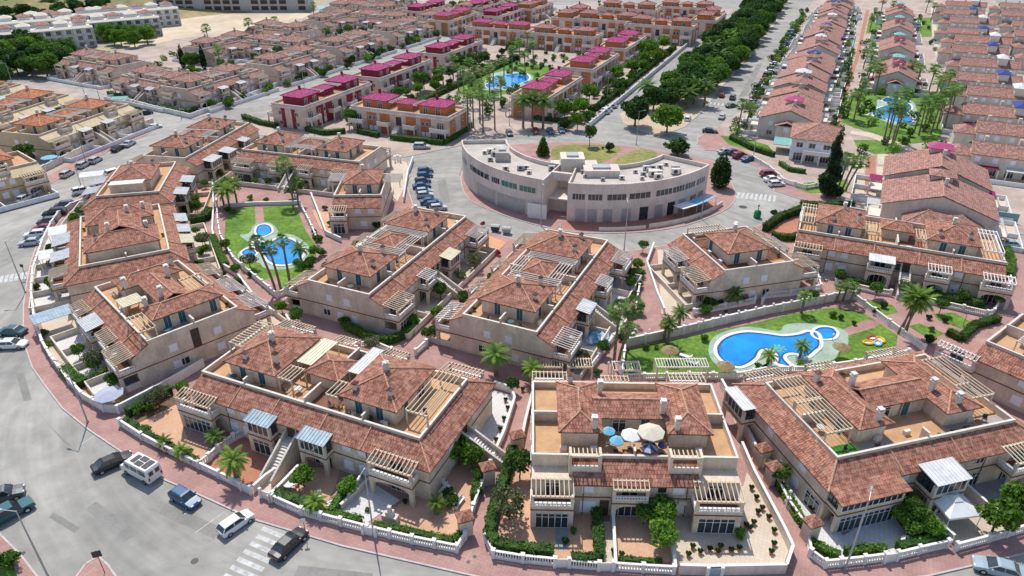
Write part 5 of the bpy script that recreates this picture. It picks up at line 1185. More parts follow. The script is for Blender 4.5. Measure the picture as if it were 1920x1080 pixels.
def fan_crown(n=26, seed=1, r=1.25, mt='leaf_palm', droop=.9):
    random.seed(seed); mb = MB()
    for i in range(n):
        a = 6.283 * i * .618 ; e = 1.25 - 2.0 * (i / n) ** .8 * droop; L1 = r * rnd(.8, 1.1)
        d = Vector((math.cos(a) * math.cos(e), math.sin(a) * math.cos(e), math.sin(e))); side = d.cross(Vector((0, 0, 1))).normalized(); nn = side.cross(d)
        base = d * L1 * .75; mb.rod(d * .1, base, .03, .02, 3)
        for k in range(-4, 5):
            t = k * .27; dd = (d * math.cos(t) + side * math.sin(t)); tip = base + dd * L1 * rnd(.7, .85) + Vector((0, 0, -.16 * L1 * (1 + abs(k) * .12))); w_ = side * .06 * L1 * math.cos(t) - d * .06 * L1 * math.sin(t)
            mid = base + dd * L1 * .42; mb.face([base, mid - w_, tip, mid + w_])
    return mb.mesh('crown', M[mt])
def feather_crown(n=30, seed=1, r=2.6, mt='leaf_palm', droop=1.0):
    random.seed(seed); mb = MB()
    for i in range(n):
        a = 6.283 * i * .618; e = 1.2 - 1.5 * (i / n) ** .9; L1 = r * rnd(.85, 1.1); p = Vector((0, 0, 0)); seg = 7; v = Vector((math.cos(a) * math.cos(e), math.sin(a) * math.cos(e), math.sin(e)))
        for k in range(seg):
            q = p + v * (L1 / seg); side = v.cross(Vector((0, 0, 1))).normalized(); mb.rod(p, q, .03 * (1 - k / seg) + .01, None, 3)
            for sg in (-1, 1):
                for t in (.25, .75):
                    b0 = p.lerp(q, t); ln = L1 * .24 * math.sin(math.pi * min(1, (k + t + .6) / (seg + .3))); tip = b0 + side * sg * ln * .85 + v * ln * .55 + Vector((0, 0, -ln * .35)); w_ = v * .055 * L1 * .8
                    mb.face([b0 - w_, tip, b0 + w_])
            p = q; v = (v + Vector((0, 0, -.20 * droop))).normalized()
    return mb.mesh('crown', M[mt])
FANS = [fan_crown(seed=31), fan_crown(22, seed=32, r=1.1)]; FEATH = [feather_crown(seed=33), feather_crown(26, 34, 2.3, 'leaf_palm_bright')]
def palm_trunk(h, lean=(0, 0), r0=.24, r1=.17, seed=1):
    random.seed(seed); mb = MB(); k = 9; p = Vector((0, 0, -.05))
    for i in range(k):
        f = (i + 1) / k; q = Vector((lean[0] * f ** 1.4, lean[1] * f ** 1.4, h * f)); mb.rod(p, q, (r0 + (r1 - r0) * (i / k)) * 1.06, r0 + (r1 - r0) * f, 8); p = q
    return mb
SK = MB(); SK.rod((0, 0, -1.5), (0, 0, -.1), .22, .42, 9); SKIRT = SK.mesh('dead_fronds', M['palm_skirt'])
def palm(px, py, h, kind='fan', label='', lean=(0, 0), group=None, sc=1.0, xy=None, z=.1, tr=1.0):
    x, y = xy or at(px, py); t = thing('palm_tree', label, 'palm tree', (x, y, z), 0, group)
    palm_trunk(h, lean, .24 * tr, .17 * tr, int(h * 10)).build('trunk', M['palm_bark'], t)
    me = {'fan': FANS[0], 'fan_b': FANS[1], 'date': FEATH[0], 'bright': FEATH[1]}[kind]
    c = link('crown', me, t, (lean[0], lean[1], h), rnd(0, 6)); c.scale = (sc, sc, sc)
    if kind.startswith('fan') and h > 4: s = link('dead_fronds', SKIRT, t, (lean[0], lean[1], h)); 
    return t
def tree(px, py, kind, label, sc=1.0, group=None, xy=None, z=.1, sz=None, cat='tree', name='tree'):
    x, y = xy or at(px, py); t = thing(name, label, cat, (x, y, z), rnd(0, 6.28), group)
    a, b = TREE[kind]; t.scale = (sc, sc, sz or sc)
    link('trunk', a, t); link('crown', b, t); return t
def shrub(px, py, label, sc=1.0, kind='bush', group='garden shrubs', **k): return tree(px, py, kind, label, sc, group, cat='shrub', name='shrub', **k)
HN = [0]
def hedge(pts, w_, h, label, mt='leaf_mid', dens=34, s=.14, px=True, group=None, z=.1):
    w_ *= .82; h *= .85
    """clipped hedge: dark core with leaf-sized faces all over it"""
    if px: pts = [at(*p) for p in pts]
    HN[0] += 1; random.seed(100 + HN[0]); o0 = pts[0]; t = thing('hedge', label, 'hedge', (o0[0], o0[1], z), 0, group); core = MB(); lf = MB()
    for i in range(len(pts) - 1):
        a = Vector(pts[i]) - Vector(o0); b = Vector(pts[i + 1]) - Vector(o0); d = b - a; L = d.length
        if L < .05: continue
        d.normalize(); nn = Vector((-d.y, d.x)); k = w_ / 2 * .85
        core.prism([tuple(a - nn * k), tuple(b - nn * k), tuple(b + nn * k), tuple(a + nn * k)], 0, h * .92)
        for j in range(int(L * (w_ + 2 * h) * dens)):
            u = rnd(-.1, L + .1); r_ = rnd(0, w_ + 2 * h)
            bump = .28 * noise.noise(Vector((u * 1.1 + i * 9, HN[0], r_)))
            if noise.noise(Vector((u * .7 + i * 5, HN[0] + 7, r_ * .7))) < -.32 and rnd(0, 1) < .75: continue
            if r_ < h: c = (-w_ / 2 - bump, r_)
            elif r_ < h + w_: c = (r_ - h - w_ / 2, h + bump)
            else: c = (w_ / 2 + bump, r_ - h - w_)
            p = a + d * u + nn * c[0]; leafquad(lf, (p.x, p.y, c[1] + rnd(-.05, .05)), s * rnd(.7, 1.3), .4)
    core.build('core', M['leaf_dark'], t); lf.build('foliage', M[mt], t); return t

# ---------------------------------------------------------------- walls and balustrades
def fence(pts, label, kind='bal', h=1.15, px=True, group=None, piers=True, mt='white', step=.27, closed=False):
    if px: pts = [at(*p) for p in pts]
    o0 = Vector(pts[0]); t = thing('balustrade_wall' if kind == 'bal' else 'garden_wall', label, 'balustrade' if kind == 'bal' else 'wall', (o0.x, o0.y, .1), 0, group)
    base = MB(); bal = MB(); rail = MB(); PM = fence.pm; hb = .42 if kind == 'bal' else h
    k = .11
    for i in range(len(pts) - 1):
        a = Vector(pts[i]) - o0; b = Vector(pts[i + 1]) - o0; d = b - a; L = d.length; d.normalize(); nn = Vector((-d.y, d.x))
        q = lambda c, kk, a0=a, b0=b: [tuple(a0 - nn * kk), tuple(b0 - nn * kk), tuple(b0 + nn * kk), tuple(a0 + nn * kk)]
        base.prism(q(0, k), -.05, hb); 
        if kind == 'bal':
            rail.prism(q(0, k + .02), h - .12, h); n = max(1, int(L / step))
            for j in range(n):
                c = a + d * (L * (j + .5) / n); bal.prism([(c.x - .065, c.y - .065), (c.x + .065, c.y - .065), (c.x + .065, c.y + .065), (c.x - .065, c.y + .065)], hb + .001, h - .121)
        else: rail.prism(q(0, k + .05), hb + .002, hb + .09)
        if piers:
            m_ = max(1, round(L / 3.2))
            for j in range(m_ + (1 if i == len(pts) - 2 else 0)):
                c = a + d * (L * j / m_); link('pier', PM, t, (c.x, c.y, 0), math.atan2(d.y, d.x)).scale = (1, 1, h / 1.15)
    base.build('base_wall', M[mt if kind != 'bal' else 'white'], t)
    rail.build('rail', M['white'], t)
    if kind == 'bal': bal.build('balusters', M['white'], t)
    return t
_m = MB(); _m.box(-.18, -.18, -.05, .18, .18, 1.24); _m.box(-.23, -.23, 1.242, .23, .23, 1.33); fence.pm = _m.mesh('pier', M['white'])
# ---------------------------------------------------------------- pools and lawns
def pool(outer, deck, label, holes=(), wz=.10, px=True, rim=.55, name='swimming_pool'):
    if px: outer = P(*outer); deck = P(*deck) if deck else None
    o = smooth(outer, 5)
    if area(o) < 0: o = o[::-1]
    if deck: patch('pool_surround', smooth(deck, 4), 'pool_deck')
    cx = sum(p[0] for p in o) / len(o); cy = sum(p[1] for p in o) / len(o)
    t = thing(name, label, 'swimming pool', (cx, cy, 0)); n = len(o); inn = []
    for i in range(n):
        a = Vector(o[i - 1]); b = Vector(o[(i + 1) % n]); d = (b - a); d.normalize(); inn.append((o[i][0] - d.y * rim, o[i][1] + d.x * rim))
    mb = MB()
    for i in range(n):
        j = (i + 1) % n; A, B, C, D = o[i], o[j], inn[j], inn[i]; q = lambda p, z: (p[0] - cx, p[1] - cy, z)
        jz = .24 + pool.dz + (i % 7) * .0009; mb.face([q(A, jz), q(B, jz), q(C, jz), q(D, jz)]); mb.face([q(A, .1), q(B, .1), q(B, .24), q(A, .24)]); mb.face([q(D, .24), q(C, .24), q(C, .16), q(D, .16)])
    mb.build('coping', M['white'], t)
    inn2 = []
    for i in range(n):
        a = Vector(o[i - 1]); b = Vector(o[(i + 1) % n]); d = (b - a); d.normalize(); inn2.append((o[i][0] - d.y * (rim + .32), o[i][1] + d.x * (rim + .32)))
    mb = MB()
    for i in range(n):      # flat deep-blue ring for the tiled wall, its underwater shade painted into the colour
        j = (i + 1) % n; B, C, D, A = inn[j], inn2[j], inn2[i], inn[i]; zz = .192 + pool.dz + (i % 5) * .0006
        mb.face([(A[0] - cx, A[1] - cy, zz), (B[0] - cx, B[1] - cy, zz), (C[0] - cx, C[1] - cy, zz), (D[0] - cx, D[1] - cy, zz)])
    mb.build('pool_wall_shade', M['pool_wall_shade'], t)
    mb = MB(); mb.face([(p[0] - cx, p[1] - cy, .185 + pool.dz) for p in o]); mb.build('water', M['water'], t); pool.dz = .012 - pool.dz
    return t
pool.dz = 0.0
c2 = lambda *pts: tuple((1280 + x / 3, 360 + y / 3) for x, y in pts)
c1 = lambda *pts: tuple((x / 3, 360 + y / 3) for x, y in pts)
c4 = lambda *pts: tuple((640 + x / 3, 720 + y / 3) for x, y in pts)
c3 = lambda *pts: tuple((x / 3, 720 + y / 3) for x, y in pts)
c5 = lambda *pts: tuple((1280 + x / 3, 720 + y / 3) for x, y in pts)
cm = lambda *pts: tuple((640 + x / 3, 360 + y / 3) for x, y in pts)
patch('lawn', P((1166, 658), (1280, 634), (1420, 606), (1480, 590), (1560, 578), (1612, 584), (1640, 602), (1683, 630), (1680, 652), (1640, 668), (1580, 682), (1520, 695), (1400, 706), (1290, 706), (1165, 708)), 'lawn')
patch('path', P((1560, 628), (1625, 600), (1652, 606), (1640, 615), (1585, 632)), 'paving_pink')
for q in (c2((960, 612), (1010, 600), (1180, 640), (1210, 680), (1130, 700)), c2((1270, 760), (1330, 742), (1475, 800), (1390, 832)), c2((1405, 690), (1520, 680), (1640, 745), (1560, 772), (1440, 725))):
    patch('lawn', P(*q), 'lawn')
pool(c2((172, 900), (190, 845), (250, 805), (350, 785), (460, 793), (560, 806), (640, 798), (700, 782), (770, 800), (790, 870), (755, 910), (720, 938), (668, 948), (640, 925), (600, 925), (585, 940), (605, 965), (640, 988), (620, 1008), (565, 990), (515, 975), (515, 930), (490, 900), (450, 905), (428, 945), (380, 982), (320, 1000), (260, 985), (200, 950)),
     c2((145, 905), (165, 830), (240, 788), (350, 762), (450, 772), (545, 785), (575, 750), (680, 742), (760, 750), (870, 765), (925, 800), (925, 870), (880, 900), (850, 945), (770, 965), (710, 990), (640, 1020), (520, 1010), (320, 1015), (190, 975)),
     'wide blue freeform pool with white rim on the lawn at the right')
_p = bpy.data.objects['swimming_pool']; _c = at(1460, 655); mb = MB(); mb.prism([(_c[0] - _p.location.x + (1.3 if k % 2 else .8) * math.cos(k * .393), _c[1] - _p.location.y + (1.3 if k % 2 else .8) * math.sin(k * .393)) for k in range(16)], .19, .206); mb.build('mosaic', M['mosaic'], _p)
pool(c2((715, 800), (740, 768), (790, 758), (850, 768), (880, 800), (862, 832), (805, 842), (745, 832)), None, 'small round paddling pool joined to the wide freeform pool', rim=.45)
patch('lawn', P(*c1((1262, 290), (1270, 150), (1300, 105), (1435, 85), (1440, 200), (1400, 230), (1480, 240), (1490, 190), (1480, 90), (1660, 75), (1720, 220), (1775, 300), (1765, 420), (1650, 525), (1585, 545), (1560, 470), (1480, 500), (1400, 440), (1330, 370))), 'lawn')
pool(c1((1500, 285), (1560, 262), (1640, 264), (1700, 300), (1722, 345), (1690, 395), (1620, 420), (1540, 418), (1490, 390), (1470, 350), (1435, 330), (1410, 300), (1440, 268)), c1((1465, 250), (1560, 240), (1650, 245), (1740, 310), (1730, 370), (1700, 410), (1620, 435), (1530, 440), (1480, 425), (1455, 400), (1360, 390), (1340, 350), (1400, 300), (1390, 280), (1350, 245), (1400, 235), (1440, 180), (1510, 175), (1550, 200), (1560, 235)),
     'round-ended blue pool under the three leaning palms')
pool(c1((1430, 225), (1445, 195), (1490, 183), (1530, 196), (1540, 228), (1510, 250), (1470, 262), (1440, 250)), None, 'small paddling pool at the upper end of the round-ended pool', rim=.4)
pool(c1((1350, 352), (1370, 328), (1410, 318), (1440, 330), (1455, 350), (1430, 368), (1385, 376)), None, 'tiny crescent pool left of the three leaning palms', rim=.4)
# far pools
k1 = lambda *pts: tuple((640 + x / 3, y / 3) for x, y in pts); k2 = lambda *pts: tuple((1280 + x / 3, y / 3) for x, y in pts)
patch('lawn', P(*k1((640, 520), (700, 470), (860, 380), (960, 350), (1160, 370), (1180, 400), (1090, 460), (960, 520), (820, 560), (700, 540))), 'lawn')
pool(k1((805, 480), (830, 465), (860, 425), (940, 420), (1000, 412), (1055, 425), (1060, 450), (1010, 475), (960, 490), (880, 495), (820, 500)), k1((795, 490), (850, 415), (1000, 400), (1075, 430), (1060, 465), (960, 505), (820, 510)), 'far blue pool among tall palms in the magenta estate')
patch('lawn', P(*k2((890, 690), (950, 520), (1040, 500), (1500, 520), (1490, 700), (1440, 790), (1240, 820), (1100, 760), (960, 720))), 'lawn')
patch('lawn', P(*k2((960, 790), (1130, 790), (1220, 840), (1220, 860), (1080, 870), (980, 830))), 'lawn')
patch('lawn', P(*k2((1030, 190), (1050, 100), (1400, 100), (1400, 210), (1340, 210), (1330, 150), (1120, 150), (1110, 190))), 'lawn')
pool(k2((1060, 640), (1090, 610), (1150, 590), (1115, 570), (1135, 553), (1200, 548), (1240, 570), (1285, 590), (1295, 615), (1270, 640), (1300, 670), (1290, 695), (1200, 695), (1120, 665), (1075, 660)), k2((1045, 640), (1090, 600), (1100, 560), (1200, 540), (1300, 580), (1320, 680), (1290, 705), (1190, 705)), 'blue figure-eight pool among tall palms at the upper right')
patch('lawn', P(*k2((630, 1040), (700, 1030), (930, 1010), (920, 1085), (720, 1090), (640, 1065))), 'lawn')
patch('lawn', P(*k2((210, 765), (320, 770), (480, 820), (520, 870), (380, 850), (260, 815))), 'lawn')
patch('path', P(*k2((845, 725), (905, 510), (965, 350), (1030, 60), (1050, 60), (990, 330), (930, 520), (880, 728))), 'paving_red')
patch('path', P(*k2((1395, 40), (1410, 40), (1430, 200), (1450, 330), (1425, 335), (1405, 200))), 'paving_beige')
patch('path', P(*k2((950, 735), (1060, 750), (1180, 790), (1290, 835), (1275, 850), (1160, 815), (1050, 775), (940, 755))), 'paving_beige')
patch('path', P(*k2((1035, 880), (1085, 880), (1080, 1085), (1020, 1085))), 'paving_red')
for q in (k2((1095, 870), (1240, 870), (1240, 930), (1095, 930)), k2((1090, 940), (1230, 940), (1225, 1030), (1090, 1030)), k2((900, 860), (1030, 880), (1020, 980), (900, 960)), k2((1780, 840), (1860, 900), (1920, 1000), (1900, 1060), (1800, 960)), k2((1540, 680), (1640, 690), (1650, 800), (1560, 790))):
    patch('patio', P(*q), 'paving_beige')
patch('sand_bed', P(*k2((-60, 690), (0, 600), (40, 560), (130, 570), (100, 640), (30, 700))), 'sand')
# ---------------------------------------------------------------- garden patios
for mt, q in (
    ('paving_terracotta', c3((700, 240), (770, 190), (980, 90), (1060, 320), (1230, 400), (1130, 470), (930, 380))),
    ('paving_red', c3((1140, 480), (1240, 400), (1290, 330), (1400, 300), (1560, 480), (1400, 600), (1330, 580))),
    ('paving_beige', c3((1440, 610), (1560, 490), (1640, 500), (1500, 640))),
    ('paving_terracotta', c3((1530, 630), (1660, 500), (1920, 450), (1890, 580), (1820, 720), (1700, 720))),
    ('paving_white', c4((-30, 740), (-95, 762), (140, 790), (330, 660), (130, 530), (0, 560))),
    ('paving_terracotta', c4((190, 830), (330, 680), (430, 600), (640, 300), (830, 440), (760, 700), (690, 880), (620, 920), (400, 870))),
    ('paving_white', c4((700, 240), (860, 40), (960, 70), (965, 130), (880, 370), (800, 400))),
    ('paving_terracotta', c4((820, 960), (870, 880), (960, 500), (1080, 480), (1080, 560), (1470, 720), (1460, 990), (1200, 1010), (1000, 990))),
    ('paving_grey', c4((1205, 780), (1275, 780), (1275, 940), (1205, 940))),
    ('paving_beige', c4((1465, 780), (1530, 780), (1530, 1010), (1475, 1010))),
    ('paving_terracotta', c4((1535, 700), (1850, 700), (1875, 1010), (1545, 1020))),
    ('paving_beige', c5((-50, 640), (340, 580), (360, 500), (420, 600), (600, 930), (560, 1040), (-40, 1030))),
    ('paving_beige', c5((220, 20), (320, 20), (560, 420), (560, 560), (470, 480), (300, 240))),
    ('paving_white', c5((490, 520), (640, 480), (900, 860), (1260, 640), (1480, 900), (1150, 970), (900, 1010), (750, 980), (690, 850))),
    ('soil', c5((1160, 720), (1290, 640), (1480, 890), (1300, 900))),
    ('paving_beige', c5((1310, 670), (1560, 560), (1720, 740), (1840, 830), (1540, 920), (1500, 890))),
    ('paving_grey', c5((1560, 560), (1920, 500), (1930, 760), (1720, 740))),
    ('paving_beige', ((1905, 890), (2060, 860), (2060, 945), (1910, 975))),
    ('paving_orange', ((105, 690), (150, 700), (215, 655), (238, 745), (222, 765), (195, 768), (150, 738))),
    ('paving_beige', ((75, 600), (130, 590), (205, 680), (130, 712), (98, 672))),
    ('paving_beige', ((66, 500), (120, 490), (135, 590), (75, 600), (64, 550))),
    ('paving_white', ((88, 440), (150, 400), (160, 460), (120, 490), (70, 492))),
    ('paving_beige', ((1232, 470), (1290, 470), (1270, 560), (1300, 600), (1240, 590))),
    ('paving_grey', cm((440, 610), (520, 560), (640, 600), (560, 680), (430, 680))),
    ('paving_orange', cm((720, 290), (830, 250), (930, 290), (830, 390), (740, 400))),
    ('paving_orange', cm((640, 460), (760, 420), (740, 500), (660, 520))),
    ('paving_white', cm((1400, 600), (1500, 540), (1640, 560), (1560, 800), (1400, 960), (1380, 880))),
    ('paving_grey', cm((0, 620), (90, 610), (220, 700), (150, 770), (0, 740))),
    ('paving_red', c2((480, 240), (590, 130), (700, 160), (690, 240), (640, 260), (500, 250))),
    ('paving_beige', c2((700, 470), (860, 450), (860, 500), (720, 500))),
    ('soil', c2((1200, 500), (1740, 520), (1720, 640), (1640, 650), (1230, 590))),
    ('paving_beige', ((725, 300), (762, 305), (770, 330), (745, 380), (722, 350))),
    ('paving_terracotta', ((585, 395), (625, 400), (650, 435), (620, 440), (600, 430))),
    ('paving_terracotta', ((365, 352), (395, 350), (400, 410), (378, 412))),
    ('soil', ((230, 800), (345, 735), (350, 750), (250, 800), (300, 835), (380, 870), (375, 880), (300, 848))),
    ):
    patch('patio', P(*q), mt)
# ---------------------------------------------------------------- road paint
def stripes(px0, px1, n, name='zebra_crossing', dirv=None, L=3.6, w_=.5):
    """bars spaced between two surveyed points, each bar square to that line (or along dirv)"""
    a = Vector(at(*px0)); b = Vector(at(*px1)); d = (b - a).normalized(); e = Vector((-d.y, d.x)) if dirv is None else (Vector(at(*dirv[1])) - Vector(at(*dirv[0]))).normalized()
    mb = MB()
    for i in range(n):
        c = a.lerp(b, i / (n - 1)); q = [c - e * L / 2 - d * w_ / 2, c + e * L / 2 - d * w_ / 2, c + e * L / 2 + d * w_ / 2, c - e * L / 2 + d * w_ / 2]
        mb.face([(p.x, p.y, .005) for p in q])
    o = mb.build(name, M['paint']); o['kind'] = 'structure'
stripes((515, 1000), (432, 1105), 8, dirv=((490, 990), (532, 1007)), L=3.4, w_=.55)
stripes((2, 524), (50, 516), 6, dirv=((25, 530), (30, 508)), L=3.0, w_=.6)
stripes((1384, 366), (1452, 372), 9, dirv=((1408, 375), (1412, 362)), L=4.0, w_=.6)
stripes((1325, 193), (1385, 199), 9, dirv=((1350, 199), (1354, 191)), L=3.4, w_=.6)
def line(pts, w_=.12, dash=None):
    pts = [Vector(at(*p)) for p in pts]; mb = MB(); s = 0
    for i in range(len(pts) - 1):
        a, b = pts[i], pts[i + 1]; L = (b - a).length; d = (b - a).normalized(); n = Vector((-d.y, d.x)) * w_ / 2; step = dash or L; t = 0
        while t < L - .01:
            e = min(L, t + (step * .5 if dash else step)); p, q = a + d * t, a + d * e; mb.face([(p.x - n.x, p.y - n.y, .004), (q.x - n.x, q.y - n.y, .004), (q.x + n.x, q.y + n.y, .004), (p.x + n.x, p.y + n.y, .004)]); t += step
    o = mb.build('road_marking', M['paint']); o['kind'] = 'structure'
line([(0, 470), (60, 420), (120, 372), (170, 335)], .1, 4)
for q in (((365, 1000), (420, 960)), ((255, 860), (225, 840)), ((310, 892), (275, 915)), ((380, 935), (345, 965)), ((180, 815), (150, 835))): line(q, .09)
mb = MB()
for (x, y, s) in ((365, 1052, .7), (42, 1038, .5), (1393, 388, 1.6), (1068, 300, .4), (890, 1045, .35), (878, 1055, .35)):
    a = at(x, y); mb.prism([(a[0] + s * .6 * math.cos(t), a[1] + s * .6 * math.sin(t)) for t in [i * .785 for i in range(8)]], .002, .007 if y != 1045 and y != 1055 else .142)
o = mb.build('manhole_cover', M['metal_dark']); o['kind'] = 'structure'
# ---------------------------------------------------------------- boundary walls
fence(((228, 800), (268, 826), (310, 848), (375, 880), (450, 916)), 'white balustrade bordering the terracotta patio in front of the camper van')
fence(((512, 942), (567, 967), (640, 987), (690, 1000), (773, 1020), (857, 1037), (873, 1013), (888, 960), (905, 915), (920, 877)), 'white balustrade running from the stair gate to the path corner by the striped crossing')
fence(((225, 776), (275, 750), (327, 722), (384, 688)), 'white plastered wall between the angled block garden and the long block', 'wall', 1.3, piers=False)
fence(((66, 513), (63, 558), (69, 608), (84, 653), (101, 682), (131, 721), (158, 750), (196, 773), (225, 776)), 'white wall curving beside the pavement under the grey-blue parasol', 'wall', 1.25, mt='white_trim')
fence(((66, 513), (73, 492), (84, 458), (99, 427), (112, 408), (135, 392), (165, 380)), 'white wall beside the parked cars on the left bend', 'wall', 1.2, mt='white_trim')
fence(((911, 1018), (925, 1047), (980, 1056), (1040, 1062)), 'white balustrade before the left hedge of the umbrella block')
fence(((1067, 1065), (1123, 1070)), 'short white balustrade between two gates of the umbrella block')
fence(((1150, 1070), (1205, 1074), (1262, 1077)), 'white balustrade before the middle garden of the umbrella block')
fence(((1272, 1077), (1330, 1079), (1470, 1076), (1482, 1040), (1467, 1007), (1410, 897), (1388, 845)), 'beige wall round the wide paved yard of the umbrella block', 'wall', 1.35, piers=False, mt='wall_pinkish')
fence(((1510, 1000), (1517, 1045), (1545, 1066), (1573, 1063), (1618, 1058), (1656, 1053)), 'white balustrade at the rounded corner below the glazed corner room')
fence(((1680, 1050), (1720, 1040), (1773, 1028)), 'white balustrade before the lemon trees of the glazed corner house')
fence(((1790, 1034), (1850, 1018), (1920, 998), (2040, 962)), 'white balustrade below the white garden gazebo')
fence(((1510, 1000), (1475, 950), (1440, 880), (1425, 850)), 'white fence along the narrow path left of the glazed corner house', 'bal')
fence(((1350, 728), (1390, 803), (1413, 853), (1430, 880)), 'cream wall along the upper narrow path behind the umbrella block', 'wall', 1.5, piers=False, mt='wall_pinkish')
fence(((1713, 950), (1748, 985), (1783, 1020)), 'white dividing wall between lemon trees and gazebo', 'wall', 1.2, piers=False)
fence(((1797, 915), (1822, 938), (1850, 962)), 'cream dividing wall right of the gazebo', 'wall', 1.2, piers=False, mt='wall_pinkish')
fence(((920, 877), (945, 820), (965, 757), (958, 738), (927, 728)), 'white wall round the pale side yard beside the long block', 'wall', 1.1, piers=False)
fence(((975, 850), (985, 800), (1000, 740), (1003, 722)), 'white wall left of the umbrella block terrace', 'wall', 1.1, piers=False)
fence(((375, 880), (395, 865), (412, 848)), 'white balustrade between the two front gardens of the long block')
fence(((412, 848), (440, 828), (470, 812)), 'beige inner balustrade under the left corner balcony', 'bal')
for i, q in enumerate([((478, 925), (500, 905), (538, 878)), ((505, 945), (530, 920), (562, 886))]):
    fence(q, ['left', 'right'][i] + ' cream wall of the stair path from the pavement to the long block', 'wall', 1.1, piers=False, mt='wall_pinkish')
fence(((640, 957), (690, 910), (735, 875)), 'low cream wall round the round-arched corner terrace', 'wall', .8, piers=False, mt='wall_pinkish')
fence(((1153, 1068), (1150, 1010), (1148, 975)), 'white wall left of the middle garden of the umbrella block', 'wall', 1.1, piers=False)
fence(((1264, 1076), (1258, 1010), (1250, 950)), 'white wall right of the middle garden of the umbrella block', 'wall', 1.1, piers=False)
fence(((1172, 652), (1280, 628), (1360, 608), (1430, 592), (1500, 578), (1560, 566), (1600, 562)), 'beige retaining wall with white lamps along the wide pool lawn', 'wall', 1.5, mt='wall_pale')
fence(((1300, 592), (1414, 570), (1415, 562)), 'white railing before the pink-flowered yard of the small square block')
fence(((1428, 572), (1435, 560), (1480, 556), (1537, 545), (1530, 520), (1505, 505)), 'white railing round the corner yard of the small square block')
fence(((1600, 562), (1637, 590), (1665, 612), (1715, 648), (1730, 660)), 'white railing crossing above the play mats at the wide pool')
fence(((1565, 535), (1640, 552), (1668, 556)), 'white balustrade left of the central stair of the right-hand block')
fence(((1695, 558), (1760, 575), (1848, 595), (1860, 592), (1893, 535), (1885, 505)), 'white balustrade bending round the right garden of the right-hand block')
fence(((1165, 715), (1290, 712), (1380, 712), (1440, 700), (1520, 700), (1600, 688), (1700, 668)), 'white rail along the lower edge of the wide pool lawn')
fence(((1225, 465), (1212, 500), (1232, 560), (1245, 590)), 'white wall curving between the pink path and the small square block', 'wall', 1.1, piers=False)
fence(((1198, 545), (1190, 590), (1150, 640), (1108, 695)), 'white balustrade left of the pink path, beside the blue tarpaulin yard')
fence(((1165, 712), (1172, 652), (1190, 632)), 'white railing at the left end of the wide pool lawn')
fence(((407, 377), (410, 420), (415, 450), (440, 493), (470, 518), (493, 537), (520, 560), (537, 552)), 'white balustrade curving along the left side of the round-ended pool lawn')
fence(((424, 390), (480, 386), (494, 386), (559, 384)), 'low white wall across the top of the round-ended pool lawn', 'wall', .8, piers=False)
fence(((553, 367), (580, 420), (592, 447), (600, 470)), 'white balustrade at the right of the round-ended pool lawn')
fence(((584, 369), (600, 410), (612, 442), (640, 455)), 'white wall of the garden left of the narrow block', 'wall', 1.0, piers=False)
fence(((400, 345), (402, 390), (400, 440), (408, 470)), 'white fence at the left of the curving pink path', 'wall', 1.0, piers=False)
fence(((440, 335), (490, 345), (540, 360), (570, 362)), 'white balustrade before the block behind the lone palm')
fence(((420, 505), (445, 520), (475, 560), (512, 592)), 'white wall beside the pergolas of the angled block', 'wall', 1.1, piers=False)
fence(((538, 600), (562, 640), (640, 655), (680, 668)), 'white wall before the hedge of the pool-side block', 'wall', 1.0, piers=False)
fence(((820, 620), (800, 650), (780, 668)), 'white balustrade at the narrow passage between two middle blocks')
fence(((640, 660), (700, 650), (735, 665)), 'white railing at the back of the long block', 'bal')
fence(((775, 302), (765, 330), (757, 380)), 'white wall of the sandy corner yard beside the perpendicular parking', 'wall', 1.2, piers=False)
fence(((-20, 385), (15, 357), (70, 330), (130, 300), (180, 275), (230, 255), (288, 232)), 'long white and beige boundary wall left of the ring road', 'wall', 1.6, mt='wall_pale')
fence(((232, 190), (285, 205), (358, 222), (385, 212), (470, 182), (560, 146), (650, 115), (740, 85), (850, 55)), 'long white wall in front of the pink-roofed estate', 'wall', 1.3, mt='wall_white')
fence([town(a, -62) for a in (196, 240, 300, 360, 450)], 'long white wall between the magenta estate and the avenue path', 'wall', 1.4, px=False, mt='wall_white')
fence(((1410, 300), (1440, 318), (1470, 345), (1510, 356), (1545, 350)), 'white railing round the glazed corner house')
fence(((1640, 375), (1700, 392), (1760, 398)), 'curved cream wall below the large gabled houses', 'wall', 1.8, piers=False, mt='wall_pale')
gn = thing('green_fence', 'green netting fence on the yard of the large gabled houses', 'fence', (0, 0, 0))
a, b = at(1778, 402), at(1905, 420); d = (Vector(b) - Vector(a)).normalized(); nn = Vector((-d.y, d.x)) * .04
mb = MB(); mb.prism([tuple(Vector(a) - nn), tuple(Vector(b) - nn), tuple(Vector(b) + nn), tuple(Vector(a) + nn)], .1, 2.2); mb.build('netting', M['roof_teal'], gn)
for i in range(6): p = Vector(a).lerp(Vector(b), i / 5); mb = MB(); mb.rod((p.x, p.y - .1, .1), (p.x, p.y - .1, 2.4), .05); mb.build('post', M['metal_grey'], gn)
